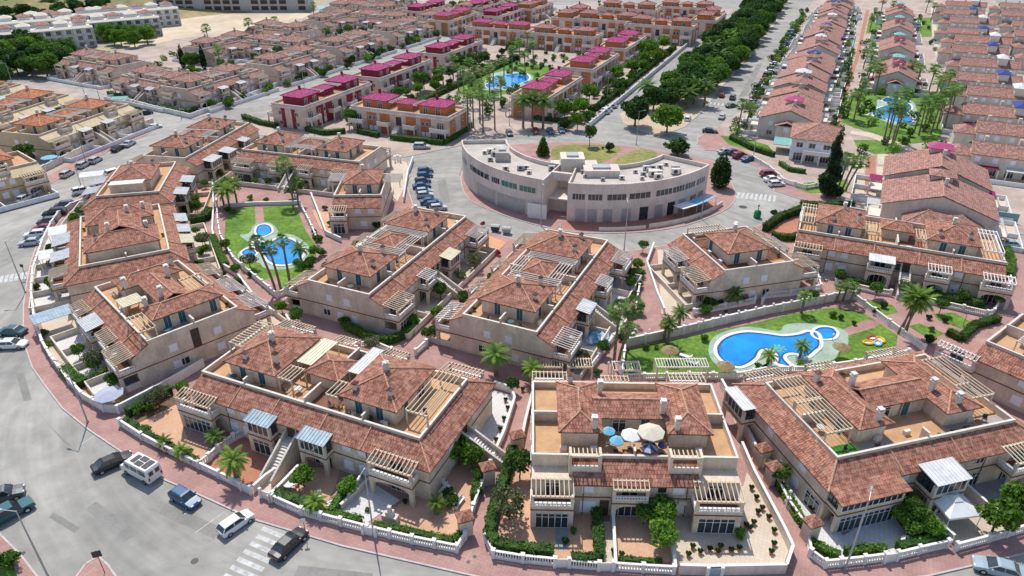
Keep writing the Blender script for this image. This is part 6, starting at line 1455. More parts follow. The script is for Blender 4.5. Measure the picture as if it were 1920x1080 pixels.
# ---------------------------------------------------------------- hedges
H = hedge
H(((236, 796), (262, 812), (300, 835), (340, 856), (374, 874)), .9, 1.3, 'clipped hedge inside the balustrade opposite the camper van', dens=28)
H(((240, 782), (280, 762), (322, 738)), 1.4, 1.6, 'leafy hedge along the wall left of the long block front garden', dens=24)
H(((125, 700), (148, 722), (160, 728)), 1.8, 1.7, 'green hedge at the kerb-side corner of the angled block garden', 'leaf_bright')
H(((150, 728), (180, 716), (212, 700)), 1.2, 1.4, 'green hedge between orange patio and grey tiled yard', 'leaf_bright')
H(((517, 935), (560, 948), (600, 965)), 1.5, 1.4, 'flowering shrub hedge by the stair gate with pink blossoms', 'leaf_mid', dens=22)
H(((606, 972), (640, 975), (678, 984)), 1.0, 1.2, 'low clipped hedge before the white paved terrace', 'leaf_bright')
H(((702, 992), (760, 1003), (820, 1018), (850, 1022), (868, 1006)), .9, 1.2, 'long low clipped hedge at the arched corner terrace', 'leaf_bright')
H(((622, 968), (645, 930), (662, 905)), 1.0, 1.4, 'hedge dividing shrub garden and white terrace', 'leaf_bright')
H(((888, 940), (900, 900), (910, 880)), 1.0, 1.5, 'climber hedge beside the path gate pillar', 'leaf_mid')
H(((962, 852), (948, 900), (930, 950), (920, 990), (918, 1015), (930, 1033), (980, 1042), (1038, 1046)), 1.3, 1.9, 'tall dark clipped hedge wrapping the olive tree garden', 'leaf_mid', dens=30)
H(((1070, 1058), (1100, 1060), (1123, 1056), (1121, 1010), (1117, 965)), 1.2, 1.7, 'L-shaped clipped hedge right of the grey entrance path', 'leaf_mid', dens=30)
H(((1160, 1052), (1200, 1056), (1240, 1058)), .7, .7, 'low planting strip in the middle garden', 'leaf_mid')
H(((1517, 1026), (1545, 1042), (1572, 1052)), 1.1, 1.4, 'rounded corner hedge of the glazed corner house', 'leaf_bright')
H(((1583, 1046), (1618, 1040), (1656, 1038)), 1.1, 1.4, 'clipped hedge before the blue-tiled terrace', 'leaf_bright')
H(((1680, 1034), (1725, 1026), (1768, 1012)), 1.1, 1.4, 'clipped hedge under the lemon trees', 'leaf_mid')
H(((1447, 893), (1465, 925), (1490, 965), (1508, 995)), 1.0, 1.3, 'straight green hedge beside the narrow path of the glazed corner house', 'leaf_bright')
H(((1700, 955), (1735, 985), (1765, 1008)), 1.6, 1.5, 'thick green hedge left of the gazebo yard', 'leaf_bright')
H(((650, 618), (690, 636), (730, 645), (765, 632), (785, 612)), 1.3, 1.5, 'rounded green hedge below the glazed corner of the pool-side block', 'leaf_bright')
H(((1568, 525), (1600, 533), (1640, 540)), 1.0, 1.2, 'hedge behind the balustrade left of the central stair', 'leaf_mid')
H(((1700, 545), (1740, 560), (1800, 572), (1840, 575)), 2.0, 1.6, 'bushy green planting behind the balustrade of the right-hand block', 'leaf_bright', dens=20)
H(((1885, 475), (1893, 500), (1888, 525)), 1.5, 1.8, 'green hedge at the right end of the long right-hand block', 'leaf_bright')
H(((1433, 435), (1460, 415), (1500, 400), (1515, 402)), 1.6, 2.0, 'hedge round the red patio by the green bottle bank', 'leaf_mid')
H(((1445, 447), (1475, 452), (1500, 448)), 1.4, 1.6, 'lower hedge of the red patio by the green bottle bank', 'leaf_mid')
H(((1775, 628), (1800, 640), (1825, 615), (1870, 603)), 1.4, 1.3, 'hedge near the right edge below the small lawns', 'leaf_mid')
H(((400, 450), (412, 480), (425, 505)), 1.5, 1.6, 'hedge left of the curving path by the round-ended pool', 'leaf_bright')
H(((358, 420), (385, 415), (395, 400)), 2.0, 1.8, 'dark hedge under the white awnings left of the curving path', 'leaf_mid')
H(((352, 400), (355, 370), (362, 345)), 1.8, 2.0, 'dark green hedge right of the left-row blocks', 'leaf_mid', dens=18)
H(((590, 560), (600, 565)), 1, 1, 'small square hedge behind the long block', 'leaf_mid')
H(((457, 222), (490, 234), (520, 240)), 1.8, 1.6, 'clipped hedge before the wine-walled block', 'leaf_mid', dens=16)
H(((575, 246), (610, 254), (648, 250)), 1.8, 1.7, 'clipped hedge right of the wine-walled block', 'leaf_mid', dens=16)
H(((672, 250), (710, 258)), 1.8, 1.7, 'clipped hedge left of the pink gate', 'leaf_mid', dens=16)
H(((733, 262), (790, 268), (832, 272), (856, 258), (882, 238)), 2.0, 1.8, 'long clipped hedge at the corner before the silver estate car', 'leaf_mid', dens=16)
H(((205, 178), (260, 195), (290, 204)), 2.0, 1.6, 'hedge behind the white wall, left of the estate entrance', 'leaf_mid', dens=12)
H(((300, 205), (350, 214), (385, 204), (420, 190)), 2.0, 1.7, 'hedge behind the white wall at the estate corner', 'leaf_mid', dens=12)
H(((450, 178), (480, 166), (545, 142)), 1.8, 1.6, 'hedge behind the white wall along the street, nearer part', 'leaf_dark', dens=12)
H(((600, 126), (650, 108), (700, 92)), 1.8, 1.6, 'hedge behind the white wall along the street, farther part', 'leaf_dark', dens=10)
H(((1000, 225), (1060, 230), (1095, 222)), 1.8, 1.5, 'dark hedge below the three date palms', 'leaf_dark', dens=14)
H(((1370, 262), (1410, 282), (1450, 295)), 1.8, 1.6, 'hedge beside the parked cars below the corner house', 'leaf_mid', dens=16)
H(((1462, 310), (1480, 322), (1510, 326)), 1.4, 1.3, 'hedge inside the railing of the glazed corner house', 'leaf_bright', dens=16)
H(((1500, 385), (1550, 388), (1600, 386)), 1.6, 1.2, 'dark hedge below the large conifer', 'leaf_dark', dens=16)
H([town(a, -66) for a in (215, 250, 290, 330)], 2.5, 2.0, 'long hedge behind the avenue wall of the magenta estate', 'leaf_dark', dens=8, px=False, s=.25)
H([town(a, -122) for a in (195, 230, 280)], 2.5, 2.0, 'long hedge left of the far pool garden', 'leaf_mid', dens=8, px=False, s=.25)
# ---------------------------------------------------------------- near trees, shrubs, palms
palm(447, 905, 3.4, 'bright', 'bushy yellow-green palm in the red patio left of the stair', sc=1.0, tr=1.5)
palm(517, 547, 9.5, 'fan', 'leftmost leaning fan palm beside the round-ended pool', (-1.5, -.5), 'fan palms by the round-ended pool', 1.0)
palm(527, 545, 8.3, 'fan', 'middle leaning fan palm beside the round-ended pool', (-.6, -.2), 'fan palms by the round-ended pool', 1.0)
palm(543, 527, 7.8, 'fan_b', 'rightmost upright fan palm beside the round-ended pool', (0, 0), 'fan palms by the round-ended pool', 1.0)
palm(551, 382, 9.0, 'fan', 'lone tall fan palm before the block at the top of the pool garden', (-.8, 0), None, 1.4)
palm(560, 384, 5.5, 'fan_b', 'shorter fan palm right of the lone tall palm', (.2, 0), None, 1.1)
palm(432, 395, 4.6, 'bright', 'yellow-green feathery palm at the upper left of the pool garden', sc=1.3)
palm(445, 382, 4.8, 'bright', 'bright feathery palm rising over the curving path', sc=1.2)
palm(420, 385, 4.2, 'date', 'dark feathery palm left of the bright ones at the curving path', sc=1.1)
palm(1150, 690, 9.5, 'fan', 'left tall fan palm at the lower end of the pink path', (.2, .3), 'fan palms on the pink path', 1.15)
palm(1170, 655, 7.5, 'fan', 'right tall fan palm at the lower end of the pink path', (.8, .2), 'fan palms on the pink path', 1.15)
palm(1160, 680, 6.0, 'fan_b', 'shortest fan palm between the pair on the pink path', (.9, -.4), 'fan palms on the pink path', 1.0)
palm(930, 705, 3.6, 'date', 'dark date palm below the blank wall of the central block', sc=1.05, tr=1.4)
palm(998, 718, 2.4, 'bright', 'small palm below the central block by the white wall', sc=.9)
for i, (x, y, h, lx) in enumerate([(1688, 628, 6.4, .5), (1692, 630, 6.6, 1.2), (1698, 626, 6.8, -.2), (1683, 627, 5.6, 1.6)]):
    palm(x, y, h, 'bright', '%s feathery yellow-green palm of the clump above the beach toys' % ORD[i], (lx, 0), 'clump of feathery palms by the play mats', 1.2 if i < 3 else .9, tr=.7)
for i, (x, y) in enumerate([(1568, 568), (1580, 565), (1592, 572)]): palm(x, y, 3.0, 'fan_b', '%s small fan palm of the trio on the pink junction, from left' % ORD[i], (.2, 0), 'small fan palm trio', .85, tr=.7)
palm(1502, 588, 3.2, 'fan_b', 'small fan palm by the railing of the small square block', sc=.9)
palm(1375, 575, 2.4, 'date', 'dark palm bush among the pink-flowered yard', sc=.8)
palm(1245, 640, 3.0, 'fan_b', 'slim palm at the left corner of the retaining wall', sc=.8); palm(1252, 645, 3.6, 'date', 'leafy palm against the retaining wall of the pool lawn', sc=.7)
palm(1273, 612, 2.6, 'date', 'small palm above the retaining wall beside the pool lawn', sc=.7)
palm(1438, 690, 2.2, 'bright', 'small palm on the rocky notch in the wide pool rim', sc=.75); palm(1499, 672, 2.2, 'date', 'small palm on the right rocky notch of the wide pool', sc=.65)
palm(408, 838, 1.6, 'date', 'tiny palm beside the inner balustrade of the long block', sc=.6); palm(312, 842, 1.2, 'bright', 'young palm in the hedge of the terracotta patio', sc=.55); palm(345, 862, 1.4, 'bright', 'young palm at the right end of the terracotta patio', sc=.6)
palm(595, 962, 1.6, 'bright', 'spiky yellow-green palm behind the flowering hedge', sc=.7); palm(820, 965, 1.7, 'bright', 'small palm standing alone in the arched terrace yard', sc=.6)
palm(565, 490, 2.6, 'date', 'dark palm bush by the right lawn of the round-ended pool', sc=.8)
palm(1382, 252, 8.5, 'fan', 'left tall fan palm by the avenue corner', (.3, 0), 'fan palms by the avenue corner', 1.3); palm(1396, 250, 7.2, 'fan', 'right tall fan palm by the avenue corner', (.5, 0), 'fan palms by the avenue corner', 1.3)
tree(571, 915, 'small_b', 'round clipped topiary tree in the small terracotta garden', 1.0)
tree(740, 0, 'small', 'x', 1) if False else None
tree(862, 873, 'small_b', 'lemon tree beside the stair of the arched corner house', 1.25, 'lemon trees by the side stair'); tree(885, 880, 'small_b', 'lemon tree nearest the pink path gate pillar', 1.15, 'lemon trees by the side stair'); tree(855, 855, 'small', 'darker bushy tree against the side wall of the long block', 1.1)
tree(975, 900, 'small', 'dense green tree at the top of the olive garden', 1.15)
tree(955, 975, 'olive', 'grey-green spreading olive tree in the left garden of the umbrella block', 1.15)
tree(1238, 1030, 'small_b', 'bright citrus tree at the front of the middle garden', 1.2, 'citrus trees in the middle garden'); tree(1235, 985, 'small_b', 'bright citrus tree beside the arched window', 1.25, 'citrus trees in the middle garden'); tree(1205, 985, 'small', 'dark bush tree right of the arch in the middle garden', .9)
shrub(1386, 1008, 'round green ball shrub beside the patio doors of the umbrella block', .85, 'bush_b')
for i, (x, y, k, s) in enumerate([(1685, 985, 'small_b', .95), (1705, 990, 'small', 1.0), (1722, 1000, 'small_b', 1.0), (1700, 1005, 'small_b', .85), (1738, 1008, 'small_b', .9), (1690, 965, 'small', .9)]):
    tree(x, y, k, '%s lemon tree in the corner house garden, from the house outwards' % ORD[i], s, 'lemon trees in the corner house garden')
for i, (x, y, s) in enumerate([(1858, 1000, 1.5), (1893, 965, 1.35), (1915, 975, 1.2)]): tree(x, y, 'small_b', ['round orange tree right of the gazebo, nearest the street', 'orange tree behind the street-side one, right of the gazebo', 'orange tree cut by the right edge of the picture'][i], s, 'orange trees right of the gazebo')
tree(1548, 368, 'conifer', 'tall dark conifer in front of the palm trunks by the white corner house', .84, z=.1, sz=1.14)
for i, (x, y) in enumerate([(1566, 372), (1575, 368), (1585, 360)]): palm(x, y, 9.0 - i, 'fan', '%s fan palm behind the dark conifer, from left' % ORD[i], (1.0 + i * .6, .4), 'fan palms behind the dark conifer', 1.2)
tree(1250, 250, 'bright', 'large bright green round tree at the tip of the avenue median', 1.0); tree(1190, 238, 'ficus', 'large dark green round tree left of the bright one on the median tip', 1.0)
tree(1018, 292, 'cone', 'bright conical tree behind the left wing of the shops', 1.0)
tree(1105, 275, 'small', 'slim young tree on the dry lawn behind the shops', 1.4, sz=1.7); tree(1270, 292, 'bush_d', 'wide dark clipped bush behind the right wing of the shops', 4.2, cat='shrub', name='shrub', sz=3)
tree(1348, 352, 'column', 'dark green columnar tree at the right end of the shops', 1.0); shrub(1142, 284, 'square dark bush on the dry lawn behind the shops', 1.6, 'bush_d')
tree(466, 268, 'olive', 'grey-green wispy tree between the two upper blocks', 1.2, sz=1.8)
tree(185, 244, 'small', 'slim round-headed street tree by the left wall', .9) if False else None
for i, (x, y, s) in enumerate([(122, 282, 1.6), (165, 262, 1.3), (215, 240, 1.5)]): tree(x, y, 'small_b', '%s round clipped tree behind the left boundary wall, from the near end' % ORD[i], s, 'round trees behind the left boundary wall')
tree(8, 335, 'small_b', 'yellow-flowering bush at the left edge behind the boundary wall', 1.4); tree(55, 312, 'small', 'dark bushy tree beside the blue parasol garden', 1.7)
tree(263, 228, 'small', 'round lollipop tree at the junction end of the left wall', 1.0, sz=1.3)
tree(345, 128, 'cypress', 'left slender cypress inside the pink-roofed estate', 1.2, 'cypresses inside the pink-roofed estate'); tree(384, 130, 'cypress', 'right slender cypress inside the pink-roofed estate', 1.2, 'cypresses inside the pink-roofed estate'); tree(362, 130, 'ficus_b', 'green tree between the two cypresses', .8)
tree(20, 1065, 'bush', 'leafy bush on the bottom left corner lawn', 1.4, cat='shrub', name='shrub')
SB = [(848, 950, 1), (842, 935, .9), (895, 930, .9), (905, 890, .8), (760, 945, .4), (690, 960, .4), (275, 810, .8), (283, 770, .9), (262, 776, 1.1), (355, 855, .7), (665, 600, 1.4), (648, 612, 1.2), (835, 470, .7), (850, 455, .7), (1190, 560, .9), (1198, 520, 1.3), (1196, 540, 1.1),
      (1330, 580, 1.5), (1322, 590, 1.3), (1350, 575, .9), (1545, 500, 1), (1620, 505, .9), (1758, 545, 1.2), (1780, 550, 1.2), (1720, 540, 1.2), (1805, 565, 1), (1740, 645, 1), (1655, 578, .8), (1640, 590, .8), (1770, 605, .6), (1740, 600, .6), (1745, 622, .6),
      (612, 505, .9), (605, 480, 1.0), (598, 455, .9), (590, 440, .8), (470, 520, .7), (428, 398, 1), (440, 400, .8), (500, 380, .8), (470, 375, .9), (330, 470, .6), (375, 500, 1), (390, 510, 1), (378, 480, .9), (420, 520, .8), (450, 535, 1), (70, 545, .8), (103, 550, .8), (85, 630, .8), (92, 650, .7), (185, 345, .8),
      (355, 385, 1.2), (345, 430, 1), (640, 430, 1.1), (622, 425, 1), (655, 395, .6), (708, 430, 1.2), (470, 330, 1.2), (510, 335, 1.2), (540, 340, 1), (415, 330, 1.3), (425, 345, 1.2), (1010, 730, .7), (1120, 705, .8), (1165, 640, .8), (1395, 555, .7), (1320, 640, .8), (1210, 655, .7), (1450, 870, .6), (1005, 700, .7), (1230, 655, .5), (1420, 690, .6), (985, 700, .6),
      (1575, 600, .6), (1560, 595, .8), (1600, 610, .5), (1500, 690, .8), (1435, 695, .7), (1600, 560, .8), (610, 395, .8), (1450, 405, .9), (1130, 280, .5), (660, 975, .5), (1200, 1055, .4), (1060, 1020, .5), (1075, 1000, .5)]
random.seed(5)
SL = {'bush': 'rounded leafy green shrub', 'bush_b': 'bright leafy green shrub', 'bush_d': 'dark green shrub', 'flower': 'pink-flowering shrub'}
for i, (x, y, s) in enumerate(sorted(SB)):
    k = random.choice(['bush', 'bush_b', 'bush_d', 'bush']); shrub(x, y, SL[k] + ' in a garden bed of the ring estate, %s from the left' % ORD[i], s, k, 'garden shrubs of the ring estate')
for i, (x, y, s) in enumerate([(600, 560, .9), (1395, 570, 1.0), (1385, 560, .8), (905, 425, .7), (522, 932, .7), (545, 940, .7), (1350, 690, .4), (935, 480, .7), (672, 590, .9)]): shrub(x, y, 'pink-flowering shrub of the ring estate, %s listed from the centre' % ORD[i], s, 'flower', 'pink-flowering shrubs')
# flower pots in the paved yard of the umbrella block
random.seed(9); PB = MB(); PB.prism([(.2 * math.cos(a), .2 * math.sin(a)) for a in [i * .785 for i in range(8)]], 0, .32); potm = PB.mesh('pot', M['tile_orange'] if False else M['wall_terracotta'])
def pot(x, y, label, g, k='bush_d', s=.38):
    c = at(x, y); t = thing('flower_pot', label, 'flower pot', (c[0], c[1], .14), 0, g); link('pot', potm, t); p = link('plant', TREE[k][1], t, (0, 0, .15)); p.scale = (s, s, s)
for i, (x, y) in enumerate([(1408, 920), (1417, 938), (1428, 958), (1440, 975), (1450, 1000), (1420, 965), (1412, 985), (1405, 995), (1398, 990), (1365, 965), (1350, 1030), (1370, 1037), (1385, 1033), (1298, 1030), (1290, 1045), (1312, 1040), (1450, 1025), (1445, 1040), (1345, 1040), (1330, 1035)]):
    pot(x, y, '%s potted plant on the paved yard, from the house corner to the street' % ORD[i], 'pots on the paved yard')
for i, (x, y) in enumerate([(952, 770), (945, 790), (938, 810), (930, 830), (948, 755), (1150, 1040), (1165, 1045), (980, 735), (970, 725), (690, 1000), (1520, 960), (1360, 590)]): pot(x, y, '%s potted plant beside the path walls, from the upper left' % ORD[i], 'pots beside path walls')
# ---------------------------------------------------------------- avenue, far trees and palms
def inside(p, poly):
    c = False; j = len(poly) - 1
    for i in range(len(poly)):
        if (poly[i][1] > p[1]) != (poly[j][1] > p[1]) and p[0] < (poly[j][0] - poly[i][0]) * (p[1] - poly[i][1]) / (poly[j][1] - poly[i][1]) + poly[i][0]: c = not c
        j = i
    return c
def scatter(poly, n, mind, seed, gap=None):
    random.seed(seed); xs = [p[0] for p in poly]; ys = [p[1] for p in poly]; out = []; t = 0
    while len(out) < n and t < n * 60:
        t += 1; p = (rnd(min(xs), max(xs)), rnd(min(ys), max(ys)))
        if inside(p, poly) and all(math.dist(p, q) > mind for q in out): out.append(p)
    return out
med = [town(218, -50), town(222, -38), town(300, -33), town(520, -36), town(520, -49), town(330, -50)]
for i, p in enumerate(sorted(scatter(med, 95, 5.2, 3), key=lambda q: q[1])):
    k = random.choice(['ficus', 'ficus_b', 'ficus_b', 'ficus', 'bright']); tree(0, 0, k, 'dense round-crowned avenue belt tree, %s from the near tip' % ORD[i], rnd(.85, 1.2), 'belt trees along the avenue', xy=p)
for i, (x, y, h) in enumerate([(1320, 200, 6), (1288, 205, 5), (1300, 196, 6), (1345, 140, 7), (1210, 190, 5), (1280, 165, 6), (1335, 120, 7), (1365, 100, 7)]): palm(x, y, h, 'date', '%s dusty date palm rising from the avenue belt, from the near end' % ORD[i], (0, 0), 'date palms in the avenue belt', 1.7, tr=1.4)
for i, (x, y, h) in enumerate([(981, 240, 8), (998, 238, 8.5), (1018, 242, 8)]): palm(x, y, h, 'date', '%s of three date palms before the right magenta row' % ['left', 'middle', 'right'][i], (0, 0), 'three date palms before the right magenta row', 1.6, tr=1.5)
for i, (x, y, h) in enumerate([(878, 248, 11), (888, 240, 10), (900, 232, 11), (906, 248, 10.5), (928, 245, 9.5), (882, 200, 9), (905, 190, 9.5), (918, 180, 9), (893, 178, 8.5), (870, 185, 9), (860, 170, 8), (925, 165, 8), (945, 160, 8.5), (960, 140, 9), (985, 150, 9), (1000, 125, 9), (990, 110, 9), (975, 120, 8), (850, 150, 8), (900, 215, 9), (832, 168, 7), (940, 200, 8), (880, 158, 8)]):
    palm(x, y, h, 'fan' if i % 2 else 'fan_b', '%s tall fan palm around the far pool, counted from the street' % ORD[i], (rnd(-.5, .5), 0), 'tall fan palms around the far pool', 1.4)
GP = 'tall palms around the figure-eight pool'
for i, (x, y, h) in enumerate([(1588, 222, 7), (1600, 228, 8), (1608, 205, 8), (1622, 170, 8), (1632, 160, 7), (1640, 180, 9), (1655, 272, 10), (1662, 275, 11), (1670, 278, 10), (1676, 270, 9), (1668, 240, 9), (1690, 225, 8), (1713, 250, 9), (1722, 255, 9), (1730, 248, 10), (1738, 240, 8), (1745, 252, 9), (1756, 242, 9), (1762, 232, 9), (1770, 240, 11), (1776, 230, 10), (1748, 200, 8), (1757, 190, 8), (1740, 175, 8), (1770, 185, 8), (1700, 160, 7), (1715, 175, 8), (1625, 145, 8), (1618, 130, 7), (1650, 30, 8), (1668, 36, 8), (1630, 60, 7), (1745, 40, 8), (1735, 25, 7)]):
    palm(x, y, h, 'fan' if i % 2 else 'fan_b', '%s tall fan palm around the figure-eight pool, roughly from the left' % ORD[i], (rnd(-.6, .9), 0), GP, 1.5)
for i, (x, y, h) in enumerate([(472, 80, 9), (590, 40, 8), (520, 72, 8), (393, 88, 8), (415, 130, 7)]): palm(x, y, h, 'fan', '%s palm rising between the pink-roofed blocks, from the top' % ORD[i], (0, 0), 'palms between the pink-roofed blocks', 1.6)
# tree belt at the far left, greens in the estates
belt = P((-60, 150), (0, 175), (60, 150), (135, 140), (150, 108), (90, 95), (0, 108), (-80, 120))
for i, p in enumerate(sorted(scatter(belt, 34, 5.5, 8), key=lambda q: q[0])): tree(0, 0, random.choice(['ficus', 'ficus_b', 'bright']), 'full green tree of the belt below the white terraces, %s from the left' % ORD[i], rnd(.8, 1.25), 'tree belt below the white terraces', xy=p)
for i, p in enumerate(sorted(scatter(P((0, 65), (30, 30), (120, 22), (200, 26), (200, 38), (60, 60)), 22, 9, 9), key=lambda q: q[0])): tree(0, 0, 'ficus', 'dark scrubby tree at the foot of the dry hill, %s from the left' % ORD[i], rnd(.7, 1.3), 'scrubby trees below the dry hill', xy=p)
for i, p in enumerate(sorted(scatter(P((200, 75), (290, 60), (280, 85), (220, 95)), 10, 6, 10), key=lambda q: q[0])): tree(0, 0, 'bright', 'green tree beside the sandy field, %s from the left' % ORD[i], rnd(.7, 1.0), 'trees beside the sandy field', xy=p)
for i, p in enumerate(sorted(scatter(P((205, 12), (560, 10), (560, 0), (205, -6)), 14, 12, 12), key=lambda q: q[0])): tree(0, 0, 'ficus', 'dark tree before the grey office building, %s from the left' % ORD[i], rnd(.8, 1.3), 'trees before the office building', xy=p)
def gardens(seed, cand, n, label, g, kinds, smin, smax, mind=3.5):
    pts = sorted(scatter(cand, n, mind, seed), key=lambda q: math.hypot(*q)); random.seed(seed)
    for i, p in enumerate(pts):
        tree(0, 0, random.choice(kinds), '%s, %s outward' % (label, ORD[i]), rnd(smin, smax), g, xy=p, cat='shrub', name='shrub')
GREENS = [MB(), MB(), MB()]
def greens(seed, cand, n, smin, smax, mind=3.5):
    pts = scatter(cand, n, mind, seed)
    for p in pts:
        mb = random.choice(GREENS); s = rnd(smin, smax); cl = [(rnd(-.5, .5) * s, rnd(-.5, .5) * s, s * rnd(.5, .9), s * rnd(.45, .7)) for _ in range(4)]
        for (x, y, z, r_) in cl:
            for k in range(34):
                d = Vector((random.gauss(0, 1), random.gauss(0, 1), random.gauss(0, 1))).normalized() * rnd(.7, 1.05) * r_; leafquad(mb, (p[0] + x + d.x, p[1] + y + d.y, .15 + abs(z + d.z)), .26 * s ** .5 * rnd(.7, 1.3), .4)
def strip(a0, a1, b0, b1): return [town(a0, b0), town(a1, b0), town(a1, b1), town(a0, b1)]
gardens(31, strip(162, 400, -181.5, -176), 46, 'green garden bush behind the long white wall', 'bushes behind the long white wall', ['bush', 'bush_d', 'bush_b'], 1.5, 2.6)
gardens(32, strip(170, 400, -227, -204), 60, 'green bush between the first and second pink-roofed rows', 'bushes between the first pink-roofed rows', ['bush', 'bush_d', 'small', 'small_b'], 1.2, 2.0)
greens(33, strip(200, 400, -263, -246), 40, 1.4, 2.2)
gardens(34, strip(165, 300, -133, -122), 40, 'green garden bush inside the left side of the magenta estate', 'bushes inside the magenta estate, left', ['bush', 'bush_d', 'small', 'small_b'], 1.3, 2.2)
gardens(35, strip(190, 320, -73, -64), 50, 'green garden bush inside the avenue wall of the magenta estate', 'bushes inside the avenue wall', ['bush', 'bush_d', 'small_b'], 1.5, 2.4)
greens(36, strip(250, 296, -125, -92), 40, .8, 1.5)
greens(37, strip(190, 240, -118, -92), 16, 1.5, 2.2)
greens(38, strip(205, 480, -22.5, -18.5), 60, 1.3, 2.2)
greens(39, strip(205, 480, 3.0, 8), 50, 1.2, 2.0)
greens(40, strip(200, 500, 12, 34), 90, 1.2, 2.2)
greens(41, strip(190, 480, 36, 120), 120, 1.0, 1.8)
greens(42, strip(330, 470, -155, -62), 60, .7, 1.1, 7)
gardens(43, [at(0, 250), at(20, 330), at(120, 292), at(280, 228), at(240, 205), at(100, 215)], 26, 'green garden bush of the orange-roofed estate', 'bushes of the orange-roofed estate', ['bush', 'bush_b', 'small'], 1.0, 1.7)
for g_, m_ in zip(GREENS, ('leaf_mid', 'leaf_dark', 'leaf_bright')):
    o = g_.build('garden_greenery', M[m_]); o['kind'] = 'stuff'
# lamps on the retaining wall, bollard lamps
random.seed(2)

random.seed(91); q_ = 0
for nm_, (ox, oy, an), L_, W_, sd_ in (('C', (-22, 92.4, 66.3), 32.9, 11.7, 'fb'), ('D', (3.5, 81.8, 65.6), 33, 11.8, 'fb'), ('J', (-59.5, 108.2, 118), 23, 13.8, 'fb'), ('K1', (-73.4, 135.5, 103), 19, 12, 'fb'), ('A', (-65.5, 94.8, -45), 21.6, 13.1, 'f'), ('L', (-65.6, 163.2, -17), 31, 11.7, 'f'), ('H', (52.7, 116.4, -24), 32, 11.9, 'f')):
    for s_ in sd_:
        for k in range(4):
            lx = rnd(1, L_ - 1); ly = -rnd(4.9, 6.3) if s_ == 'f' else W_ + rnd(4.9, 6.3); c_, n_ = math.cos(R(an)), math.sin(R(an))
            tree(0, 0, random.choice(['small', 'small_b', 'small', 'olive']), 'small yard tree between walls of the ring estate, %s placed' % ORD[q_], rnd(.6, 1.0), 'small yard trees of the ring estate', xy=(ox + lx * c_ - ly * n_, oy + lx * n_ + ly * c_)); q_ += 1

EX = [(585, 505, 'small'), (592, 485, 'small_b'), (578, 520, 'small'), (598, 465, 'small'), (560, 505, 'small_b'), (470, 505, 'olive'), (425, 470, 'small_b'), (445, 520, 'small'), (550, 372, 'small'), (480, 348, 'small_b'), (505, 352, 'small'), (528, 350, 'small_b'), (1200, 590, 'small'), (1195, 510, 'small_b'), (1205, 475, 'small'), (1130, 668, 'small'), (1185, 610, 'olive'),
      (960, 738, 'small'), (820, 600, 'small_b'), (800, 640, 'small'), (700, 660, 'olive'), (560, 610, 'small'), (530, 590, 'small_b'), (1520, 570, 'small'), (1760, 590, 'small'), (1870, 575, 'small_b'), (1640, 560, 'small'), (655, 930, 'small_b'), (900, 905, 'small'), (1460, 910, 'small'), (300, 765, 'olive'), (345, 742, 'small_b')]
for i, (x, y, k) in enumerate(EX): tree(x, y, k, 'leafy path-side tree of the ring estate, %s listed from the round-ended pool' % ORD[i], rnd(.55, .9), 'path-side trees of the ring estate')
